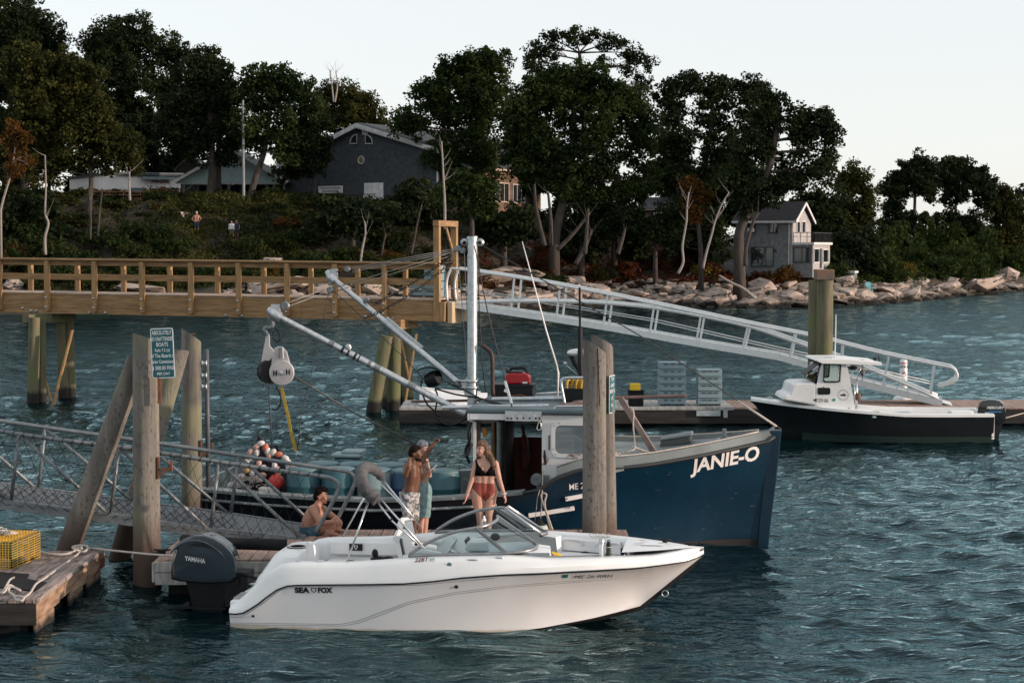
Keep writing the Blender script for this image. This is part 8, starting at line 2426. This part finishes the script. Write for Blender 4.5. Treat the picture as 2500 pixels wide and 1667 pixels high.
# ================================================================ people
def skin_mat(name, col):
	m = mat(name, col, .5, col2=tuple(c * .86 for c in col), scale=9, spec=.35)
	m.node_tree.nodes["Principled BSDF"].inputs["Subsurface Weight"].default_value = .12
	m.node_tree.nodes["Principled BSDF"].inputs["Subsurface Radius"].default_value = (.03, .012, .008)
	return m
SK_FAIR = skin_mat("skin_fair", (.50, .285, .215))
SK_TAN = skin_mat("skin_ruddy", (.42, .215, .15))
SK_DARK = skin_mat("skin_brown", (.13, .058, .034))
HAIR_D = mat("hair_dark", (.010, .007, .006), .8, scale=30, spec=.1)
HAIR_B = mat("hair_brown", (.13, .062, .028), .5, col2=(.05, .024, .012), scale=18, stretch=(3, 3, .5), bump=.4, bscale=60)
M_EYE = mat("eye_dark", (.02, .014, .012), .3, scale=5)
M_LIP = mat("lip", (.30, .095, .085), .5, scale=5)
M_TEETH = mat("teeth", (.70, .66, .62), .4, scale=5)
def fuse(mb, voxel, smooth=4, fac=.5):
	"overlapping closed shapes -> one continuous skin"
	me = bpy.data.meshes.new("raw")
	me.from_pydata([tuple(v) for v in mb.v], [], mb.f)
	o = bpy.data.objects.new("raw", me)
	COL.objects.link(o)
	r_ = o.modifiers.new("r", 'REMESH')
	r_.mode, r_.voxel_size = 'VOXEL', voxel
	s_ = o.modifiers.new("s", 'SMOOTH')
	s_.iterations, s_.factor = smooth, fac
	TMP.collection.objects.link(o)
	COL.objects.unlink(o)
	TMP.view_layers[0].update()
	dg = TMP.view_layers[0].depsgraph
	out = bpy.data.meshes.new_from_object(o.evaluated_get(dg))
	bpy.data.objects.remove(o)
	out.shade_smooth()
	return out
TMP = bpy.data.scenes.new("tmp")
class Skin(MB):
	def cone(s, p, q, r0, r1, n=12):
		p, q = Vector(p), Vector(q)
		s.ball(p, r0, n)
		s.ball(q, r1, n)
		return s.tube([p, q], [r0, r1], n)
	def chain(s, pts, rs):
		for i in range(len(pts) - 1):
			s.cone(pts[i], pts[i + 1], rs[i], rs[i + 1])
		return s
	def hand(s, wrist, d, side, k=1.0, curl=.25):
		"d: direction of the hand, side: towards the thumb"
		d = Vector(d).normalized()
		side = (Vector(side) - d * Vector(side).dot(d)).normalized()
		nrm = d.cross(side)
		pal = Vector(wrist) + d * (.045 * k)
		rot = Matrix((side, nrm, d)).transposed()
		s.ball(pal, (.037 * k, .017 * k, .05 * k), 10, rot)
		for i, ln in enumerate((.068, .078, .072, .056)):
			b = pal + d * (.035 * k) + side * ((.024 - .016 * i) * k)
			m_ = b + (d * math.cos(curl) + nrm * math.sin(curl)) * (ln * .5 * k)
			e = m_ + (d * math.cos(curl * 2.4) + nrm * math.sin(curl * 2.4)) * (ln * .5 * k)
			s.chain([b, m_, e], [.0105 * k, .0095 * k, .0085 * k])
		t0 = Vector(wrist) + d * (.02 * k) + side * (.022 * k)
		t1_ = t0 + (d * .6 + side * .75) * (.04 * k)
		s.chain([t0, t1_, t1_ + (d * .9 + side * .3 + nrm * .2) * (.032 * k)], [.014 * k, .0115 * k, .0095 * k])
	def head(s, c, f, up, k=1.0):
		f, up = Vector(f).normalized(), Vector(up)
		up = (up - f * f.dot(up)).normalized()
		sd = f.cross(up)
		rot = Matrix((sd, f, up)).transposed()
		c = Vector(c)
		P = lambda a, b, z: c + (sd * a + f * b + up * z) * k
		s.ball(P(0, -.012, .022), (.076 * k, .096 * k, .088 * k), 16, rot)
		s.ball(P(0, .018, -.035), (.060 * k, .068 * k, .072 * k), 14, rot)
		s.ball(P(0, .050, -.088), (.030 * k, .028 * k, .024 * k), 10, rot)
		s.cone(P(0, .083, .012), P(0, .106, -.028), .011 * k, .017 * k, 8)
		for a in (-1, 1):
			s.ball(P(a * .036, .070, -.02), (.026 * k, .02 * k, .026 * k), 8, rot)
			s.ball(P(a * .077, -.012, -.01), (.011 * k, .022 * k, .033 * k), 8, rot)
		s.cone(P(-.022, .082, -.060), P(.022, .082, -.060), .012 * k, .012 * k, 8)
		return P
def paint(me, spots, base):
	"material index by nearness to points on the face"
	me.materials.clear()
	me.materials.append(base)
	n = len(me.polygons)
	ce = np.empty(n * 3, dtype=np.float32)
	me.polygons.foreach_get("center", ce)
	ce = ce.reshape(-1, 3)
	idx = np.zeros(n, dtype=np.int32)
	for p, rad, m in spots:
		if m.name not in [x.name for x in me.materials]:
			me.materials.append(m)
		k = [x.name for x in me.materials].index(m.name)
		d = (ce - np.array(p)) / np.array(rad)
		idx[(d * d).sum(1) < 1] = k
	me.polygons.foreach_set("material_index", idx)
def inpoly(x, y, poly):
	r_ = np.zeros(len(x), bool)
	n = len(poly)
	for i in range(n):
		x1, y1 = poly[i]
		x2, y2 = poly[(i + 1) % n]
		c = ((y1 > y) != (y2 > y)) & (x < (x2 - x1) * (y - y1) / (y2 - y1 + 1e-9) + x1)
		r_ ^= c
	return r_
def garment(name, me, pick, off, m, parent, wave=0.0, noarm=None):
	"a cloth shell over the part of the body that pick(centres) chooses"
	n = len(me.vertices)
	co = np.empty(n * 3, dtype=np.float32)
	no = np.empty(n * 3, dtype=np.float32)
	me.vertices.foreach_get("co", co)
	me.vertices.foreach_get("normal", no)
	co, no = co.reshape(-1, 3), no.reshape(-1, 3)
	faces = [tuple(p.vertices) for p in me.polygons]
	ce = np.array([co[list(f)].mean(0) for f in faces])
	ok = pick(ce)
	used = sorted({v for f, k in zip(faces, ok) if k for v in f})
	mp_ = {v: i for i, v in enumerate(used)}
	u = np.array(used)
	nv = co[u] + no[u] * (off + wave * np.sin(co[u, 2:3] * 55 + co[u, 0:1] * 40))
	g = bpy.data.meshes.new(name)
	g.from_pydata([tuple(v) for v in nv], [], [tuple(mp_[v] for v in f) for f, k in zip(faces, ok) if k])
	g.materials.append(m)
	g.shade_smooth()
	o = put(name, g, parent)
	sl = o.modifiers.new("thick", 'SOLIDIFY')
	sl.thickness, sl.offset = .006, 1
	return o
def topx(ce):
	"photo pixels of world points"
	c, s = math.cos(PITCH), math.sin(PITCH)
	x, y, z = ce[:, 0], ce[:, 1], ce[:, 2] - HC
	dep, up = y * c - z * s, y * s + z * c
	return 1250 + FP * x / dep, 833.5 - FP * up / dep
def figure(label, base, body, spots, skin, voxel=.0105, smooth=3):
	T = thing("person", label, "person", base)
	me = fuse(body, voxel, smooth)
	paint(me, spots, skin)
	me.name = "body"
	put("body", me, T)
	return T, me
def hairdo(name, mb, m, T, voxel=.012, bump=0.0):
	me = fuse(mb, voxel, 2)
	if bump:
		for v in me.vertices:
			v.co += v.normal * bump * mnoise.noise(v.co * 60)
	me.materials.clear()
	me.materials.append(m)
	return put(name, me, T)
def face_spots(P, k=1.0, smile=True, open_=False):
	out = [(P(a * .030, .080, .012), (.014 * k, .03 * k, .008 * k), M_EYE) for a in (-1, 1)]
	out += [(P(a * .031, .082, .034), (.020 * k, .03 * k, .0055 * k), HAIR_D) for a in (-1, 1)]
	out.append((P(0, .094, -.060), (.026 * k, .035 * k, .011 * k), M_LIP))
	if smile:
		out.append((P(0, .096, -.060), (.018 * k, .035 * k, .006 * k), M_EYE if open_ else M_TEETH))
	return out
# ---- woman in the bikini
W = lambda a, b, Y=26.75: at(800 + a * .2126, 1000 + b * .2126, Y)
b = Skin()
f = V(-.72, -.68, -.04)
P = b.head(W(1772, 452), f, V(.10, 0, 1), 1.0)
b.cone(W(1790, 520), W(1806, 592), .050, .056)
b.cone(W(1806, 585), W(1715, 612), .05, .052).cone(W(1806, 585), W(1915, 610), .05, .052)
for a, e in ((1742, -1), (1870, 1)):
	b.chain([W(a, 640), W(a + e * 8, 720), W(a - e * 2, 800), W(a + e * 6, 870), W(a + e * 10, 940)], [.082, .084, .072, .084, .098])
b.chain([W(1806, 630), W(1806, 720), W(1797, 810), W(1790, 900), W(1795, 950)], [.085, .085, .075, .085, .09])
for a in (1757, 1858):
	b.ball(W(a, 705, 26.665), (.062, .058, .058), 12)
b.chain([W(1716, 955), W(1728, 1080), W(1750, 1225, 26.73), W(1752, 1300), W(1762, 1500)], [.105, .092, .060, .056, .038])
b.chain([W(1866, 955), W(1862, 1080), W(1850, 1210, 26.70), W(1848, 1290), W(1840, 1490)], [.105, .09, .058, .055, .038])
for a in (1762, 1840):
	q = W(a, 1500)
	b.cone(V(q.x, 26.72, .60), V(q.x - .02, 26.58, .575), .035, .024)
b.chain([W(1702, 618), W(1660, 790, 26.72), W(1598, 985, 26.66)], [.052, .041, .027])
b.chain([W(1928, 618), W(1970, 800, 26.72), W(2026, 968, 26.66)], [.052, .041, .027])
b.hand(W(1598, 985, 26.66), W(1572, 1090, 26.64) - W(1598, 985, 26.66), V(0, -1, 0), .95)
b.hand(W(2026, 968, 26.66), W(2060, 1075, 26.64) - W(2026, 968, 26.66), V(-.3, -1, 0), .95)
wo, wme = figure("smiling woman in a black bikini top and rust-red bottoms standing on the plank float", V(W(1800, 900).x, 26.75, .55), b, face_spots(P), SK_FAIR)
def zpoly(poly, ox=800, oy=1000, k=.2126):
	def g(ce):
		x, y = topx(ce)
		return inpoly((x - ox) / k, (y - oy) / k, poly)
	return g
garment("bikini_bottom", wme, zpoly([(1678, 835), (1905, 850), (1922, 945), (1812, 1045), (1672, 905)]), .004, mat("rust_swim", (.24, .035, .018), .6, col2=(.19, .028, .015), scale=8), wo)
garment("bikini_top", wme, zpoly([(1694, 575), (1707, 572), (1728, 630), (1812, 736), (1888, 630), (1914, 572), (1928, 575), (1914, 640), (1926, 758), (1690, 758), (1706, 650)]), .005, mat("black_swim", (.005, .005, .006), .95, scale=5, spec=.05), wo)
h = Skin()
for p_, r_ in ((P(0, -.025, .055), .088), (P(0, -.055, .01), .085), (P(.055, -.03, .03), .055), (P(-.055, -.03, .03), .05), (P(0, .03, .088), .058)):
	h.ball(p_, r_, 12)
h.chain([P(.05, -.03, .06), P(.085, -.02, -.03), W(1880, 560, 26.70), W(1905, 640, 26.66), W(1900, 690, 26.66)], [.05, .048, .05, .045, .02])
h.chain([P(0, -.07, 0), W(1850, 540, 26.86), W(1880, 640, 26.86), W(1880, 720, 26.86)], [.07, .07, .065, .02])
h.chain([P(-.07, -.03, .04), P(-.078, -.02, -.05), W(1722, 545, 26.78), W(1705, 585, 26.76)], [.035, .03, .025, .012])
hairdo("hair", h, HAIR_B, wo, bump=.012)
part("bracelet", MB().tube([W(2024, 962, 26.66) + V(.037 * math.cos(t), .037 * math.sin(t), .006 * math.cos(t)) for t in [k * math.pi / 6 for k in range(12)]], .009, 6, closed=True), M_TRIM, wo, 'all')
part("wristband", MB().tube([W(1592, 1005, 26.66) + V(.031 * math.cos(t), .031 * math.sin(t), .004) for t in [k * math.pi / 6 for k in range(12)]], .008, 6, closed=True), M_RED, wo, 'all')
# ---- man pointing
b = Skin()
f = V(.97, -.25, -.06)
Y0 = 26.8
P = b.head(W(1012, 500, Y0), f, V(-.05, 0, 1), 1.0)
b.cone(W(995, 560, Y0), W(975, 625, Y0), .060, .066)
b.cone(W(975, 620, Y0), W(915, 648, Y0 - .14), .06, .062).cone(W(975, 620, Y0), W(1035, 625, Y0 + .15), .06, .06)
for dy, a in ((-.09, -8), (.09, 8)):
	b.chain([W(965 + a, 660, Y0 + dy), W(970 + a, 760, Y0 + dy), W(955 + a, 860, Y0 + dy), W(945 + a, 950, Y0 + dy)], [.10, .10, .085, .092])
b.chain([W(1000, 690, Y0 - .02), W(1005, 800, Y0), W(990, 930, Y0)], [.085, .085, .08])
b.chain([W(912, 965, Y0 - .08), W(925, 1190, Y0 - .1), W(930, 1470, Y0 - .1)], [.10, .07, .042])
b.chain([W(975, 965, Y0 + .09), W(985, 1190, Y0 + .09), W(985, 1470, Y0 + .1)], [.10, .07, .042])
for a, yy in ((930, Y0 - .1), (985, Y0 + .1)):
	q = W(a, 1400, yy)
	b.cone(V(q.x, yy, .60), V(q.x + .14, yy - .03, .58), .038, .026)
b.chain([W(908, 655, Y0 - .15), W(895, 745, Y0 - .36), W(930, 650, Y0 - .42)], [.062, .048, .03])
b.hand(W(930, 650, Y0 - .42), W(948, 560, Y0 - .40) - W(930, 650, Y0 - .42), V(.6, .3, .1), 1.0, curl=.3)
b.chain([W(1045, 630, Y0 + .16), W(1135, 500, Y0 + .22), W(1228, 375, Y0 + .22)], [.06, .046, .03])
b.hand(W(1228, 375, Y0 + .22), W(1290, 330, Y0 + .22) - W(1228, 375, Y0 + .22), V(0, -.5, 1), .9, curl=1.0)
mo, mme = figure("bare-chested man in camouflage shorts with one arm raised and pointing right", V(W(960, 900).x, Y0, .55), b, face_spots(P, smile=False), SK_DARK)
M_CAMO = mat("camo_cloth", (.42, .42, .42), .85, col2=(.10, .11, .12), scale=14, contrast=(.44, .52), detail=3)
over(M_CAMO, (.22, .23, .23), 11, .55, .6)
garment("shorts", mme, lambda ce: (lambda y: (y > 1000 + 945 * .2126) & (y < 1000 + 1265 * .2126) & (ce[:, 2] > .8))(topx(ce)[1]), .022, M_CAMO, mo, wave=.004)
h = Skin()
for p_, r_ in ((P(0, -.022, .05), .090), (P(0, -.055, .0), .075), (P(0, .03, .082), .05)):
	h.ball(p_, r_, 12)
hairdo("hair", h, HAIR_D, mo, bump=.006)
h = Skin().chain([P(-.055, .03, -.07), P(-.03, .065, -.095), P(0, .075, -.10), P(.03, .065, -.095), P(.055, .03, -.07)], [.018, .024, .026, .024, .018])
hairdo("beard", h, HAIR_D, mo, .009)
# ---- person with the phone
b = Skin()
f = V(.86, -.45, -.22)
Y1 = 27.2
P = b.head(W(1090, 445, Y1), f, V(0, 0, 1), .98)
b.cone(W(1085, 500, Y1), W(1085, 575, Y1), .050, .056)
b.cone(W(1085, 575, Y1), W(1050, 600, Y1 - .13), .05, .052).cone(W(1085, 575, Y1), W(1125, 592, Y1 + .13), .05, .052)
for dy in (-.07, .07):
	b.chain([W(1085, 620, Y1 + dy), W(1092, 740, Y1 + dy), W(1092, 830, Y1 + dy), W(1090, 900, Y1 + dy)], [.09, .088, .082, .095])
b.chain([W(1070, 920, Y1 - .08), W(1075, 1180, Y1 - .09), W(1062, 1460, Y1 - .1)], [.10, .066, .04])
b.chain([W(1115, 920, Y1 + .08), W(1122, 1180, Y1 + .06), W(1110, 1460, Y1 + .06)], [.10, .066, .04])
for a, yy in ((1062, Y1 - .1), (1110, Y1 + .06)):
	q = W(a, 1400, yy)
	b.cone(V(q.x, yy, .60), V(q.x + .13, yy - .04, .575), .036, .025)
b.chain([W(1052, 612, Y1 - .14), W(1085, 765, Y1 - .2), W(1160, 715, Y1 - .3)], [.05, .042, .027])
b.hand(W(1160, 715, Y1 - .3), W(1205, 680, Y1 - .32) - W(1160, 715, Y1 - .3), V(0, -.6, .8), .95, curl=.6)
b.chain([W(1128, 605, Y1 + .12), W(1168, 755, Y1 + .02), W(1140, 655, Y1 - .14)], [.05, .042, .027])
b.hand(W(1140, 655, Y1 - .14), W(1128, 585, Y1 - .14) - W(1140, 655, Y1 - .14), V(-.6, -.4, .3), .95, curl=.9)
po, pme = figure("grey-haired person in beige top and ripped jeans holding a phone, behind the pointing man", V(W(1090, 900).x, Y1, .55), b, face_spots(P, smile=False), SK_FAIR)
garment("top", pme, lambda ce: inpoly(*[(a - o_) / .2126 for a, o_ in zip(topx(ce), (800, 1000))], [(1015, 600), (1060, 585), (1120, 585), (1150, 620), (1150, 850), (1010, 850)]) & (ce[:, 1] > Y1 - .19), .006, mat("beige_top", (.42, .30, .23), .8, scale=6), po)
M_JEAN = mat("pale_denim", (.21, .33, .35), .85, col2=(.13, .22, .24), scale=12, bump=.3, bscale=60)
garment("jeans", pme, lambda ce: (lambda y: (y > 1000 + 840 * .2126) & (y < 1000 + 1235 * .2126) & (ce[:, 1] > Y1 - .26))(topx(ce)[1]) & (ce[:, 2] < 1.66), .015, M_JEAN, po, wave=.003)
h = Skin()
for p_, r_ in ((P(0, -.022, .05), .090), (P(0, -.055, .0), .075), (P(0, .035, .08), .05)):
	h.ball(p_, r_, 12)
hairdo("hair", h, mat("hair_grey", (.16, .18, .20), .6, col2=(.09, .10, .115), scale=20), po, bump=.006)
q = W(1212, 668, Y1 - .34)
solo("phone", MB().box(q, (.012, .075, .145), Matrix.Rotation(R(48), 3, 'Y')), M_TRIM, "pale mobile phone held up by the person in ripped jeans", "phone", bevel=.004)
# ---- seated man
S = lambda a, b_, Y=27.95: at(400 + a * .2126, 1000 + b_ * .2126, Y)
b = Skin()
f = V(.93, -.34, .02)
P = b.head(S(1815, 990), f, V(-.12, 0, 1), 1.14)
b.cone(S(1790, 1050), S(1768, 1110), .066, .075)
b.cone(S(1765, 1105), S(1722, 1150, 27.76), .07, .075).cone(S(1765, 1105), S(1840, 1150, 28.14), .07, .07)
for dy in (-.10, .10):
	b.chain([S(1725, 1170, 27.95 + dy), S(1685, 1240, 27.95 + dy), S(1655, 1320, 27.95 + dy), S(1655, 1400, 27.95 + dy)], [.12, .125, .12, .12])
b.chain([S(1775, 1190), S(1740, 1280), S(1700, 1380)], [.10, .11, .11])
b.chain([S(1690, 1400, 27.82), S(1925, 1335, 27.72), S(1878, 1490, 27.68)], [.105, .076, .055])
b.chain([S(1700, 1390, 28.08), S(2005, 1300, 28.05), S(1962, 1480, 28.02)], [.105, .074, .055])
for q, yy in ((S(1878, 1490, 27.68), 27.66), (S(1962, 1480, 28.02), 28.0)):
	b.cone(q, V(q.x, yy, .62), .05, .042).cone(V(q.x, yy, .61), V(q.x + .16, yy - .04, .59), .042, .028)
b.chain([S(1722, 1160, 27.74), S(1800, 1300, 27.55), S(1925, 1290, 27.58)], [.074, .052, .035])
b.chain([S(1850, 1165, 28.15), S(1985, 1255, 28.10), S(1900, 1300, 27.85)], [.07, .05, .035])
b.hand(S(1925, 1290, 27.58), V(1, .5, -.2), V(0, 0, 1), 1.1, curl=.5)
b.hand(S(1900, 1300, 27.85), V(-.6, -.7, -.2), V(0, 0, 1), 1.1, curl=.5)
so_, sme = figure("laughing bare-backed man in blue shorts sitting hunched on the plank float", V(S(1650, 1400).x, 27.95, .55), b, face_spots(P, 1.14, open_=True), SK_TAN)
garment("shorts", sme, zpoly([(1540, 1345), (1700, 1345), (1790, 1340), (1800, 1440), (1760, 1520), (1540, 1520)], 400), .016, mat("blue_shorts", (.045, .11, .16), .8, col2=(.03, .075, .11), scale=6), so_, wave=.004)
h = Skin()
for p_, r_ in ((P(0, -.03, .055), .100), (P(0, -.065, -.01), .082), (P(0, .03, .088), .062), (P(0, .06, .085), .04)):
	h.ball(p_, r_, 12)
hairdo("hair", h, HAIR_D, so_, bump=.016)
# ---- three friends on the bank
def walker(px, py, hpx, label, skin, top, bottom, pose, hat=None, face=(0, -1, 0), topm=None):
	g = on_bank(px, py)
	Y = g.y
	k = min(hpx / FP * Y / 1.75, 1.12)
	Q = lambda x, z, y=0.0: g + V(x * k, y * k, z * k)
	b = Skin()
	P = b.head(Q(0, 1.62), face, V(0, 0, 1), 1.1 * k)
	b.cone(Q(0, 1.53), Q(0, 1.44), .055 * k, .06 * k)
	b.cone(Q(0, 1.43), Q(-.17, 1.40), .06 * k, .065 * k).cone(Q(0, 1.43), Q(.17, 1.40), .06 * k, .065 * k)
	for s_ in (-1, 1):
		b.chain([Q(s_ * .09, 1.33), Q(s_ * .08, 1.12), Q(s_ * .09, .95)], [.11 * k, .095 * k, .10 * k])
		b.chain([Q(s_ * .09, .92), Q(s_ * .12, .50, -.03), Q(s_ * .14, .06, .02)], [.095 * k, .065 * k, .042 * k])
		b.cone(Q(s_ * .14, .05), Q(s_ * .16, .03, -.14), .045 * k, .03 * k)
		e, w_ = pose[0 if s_ < 0 else 1]
		b.chain([Q(s_ * .19, 1.38), Q(*e), Q(*w_)], [.055 * k, .043 * k, .03 * k])
		b.hand(Q(*w_), Q(*w_) - Q(*e), V(0, -1, 0), k)
	T, me = figure(label, g, b, face_spots(P, 1.1 * k, smile=False), skin, .028, 1)
	if top:
		garment("shirt", me, lambda ce: (ce[:, 2] > g.z + .92 * k) & (ce[:, 2] < g.z + 1.46 * k) & (abs(ce[:, 0] - g.x) < .25 * k), .015, top, T)
	garment("shorts", me, lambda ce: (ce[:, 2] > g.z + .52 * k) & (ce[:, 2] < g.z + .98 * k) & (abs(ce[:, 0] - g.x) < .23 * k), .02, bottom, T)
	h = Skin().ball(P(0, -.02, .055), .092 * k, 10)
	if hat:
		h.cone(P(0, .02, .07), P(0, .14, .05), .07 * k, .03 * k)
	hairdo("cap" if hat else "hair", h, hat or HAIR_D, T, .016)
M_NAVY = mat("navy_shorts", (.02, .03, .055), .8, scale=5)
walker(482, 572, 56, "bare-chested man in a pale cap and navy shorts standing on the bank, hands on hips", SK_TAN, None, M_NAVY, (((-.36, 1.16, -.02), (-.17, 1.0, -.05)), ((.36, 1.16, -.02), (.17, 1.0, -.05))), hat=mat("cap_pale", (.42, .40, .38), .8, scale=5))
walker(567, 586, 47, "man in a white shirt walking down the bank beside the leaning maple", SK_TAN, mat("white_shirt", (.55, .57, .57), .8, scale=5), mat("khaki_shorts", (.08, .08, .045), .8, scale=5), (((-.26, 1.15, 0), (-.24, .92, -.05)), ((.25, 1.15, .02), (.22, .92, -.04))))
walker(579, 583, 46, "man in a navy shirt half hidden behind the one in white", SK_TAN, M_NAVY, M_NAVY, (((-.26, 1.15, 0), (-.24, .92, -.05)), ((.27, 1.15, .02), (.25, .92, -.04))))
bpy.data.scenes.remove(TMP)
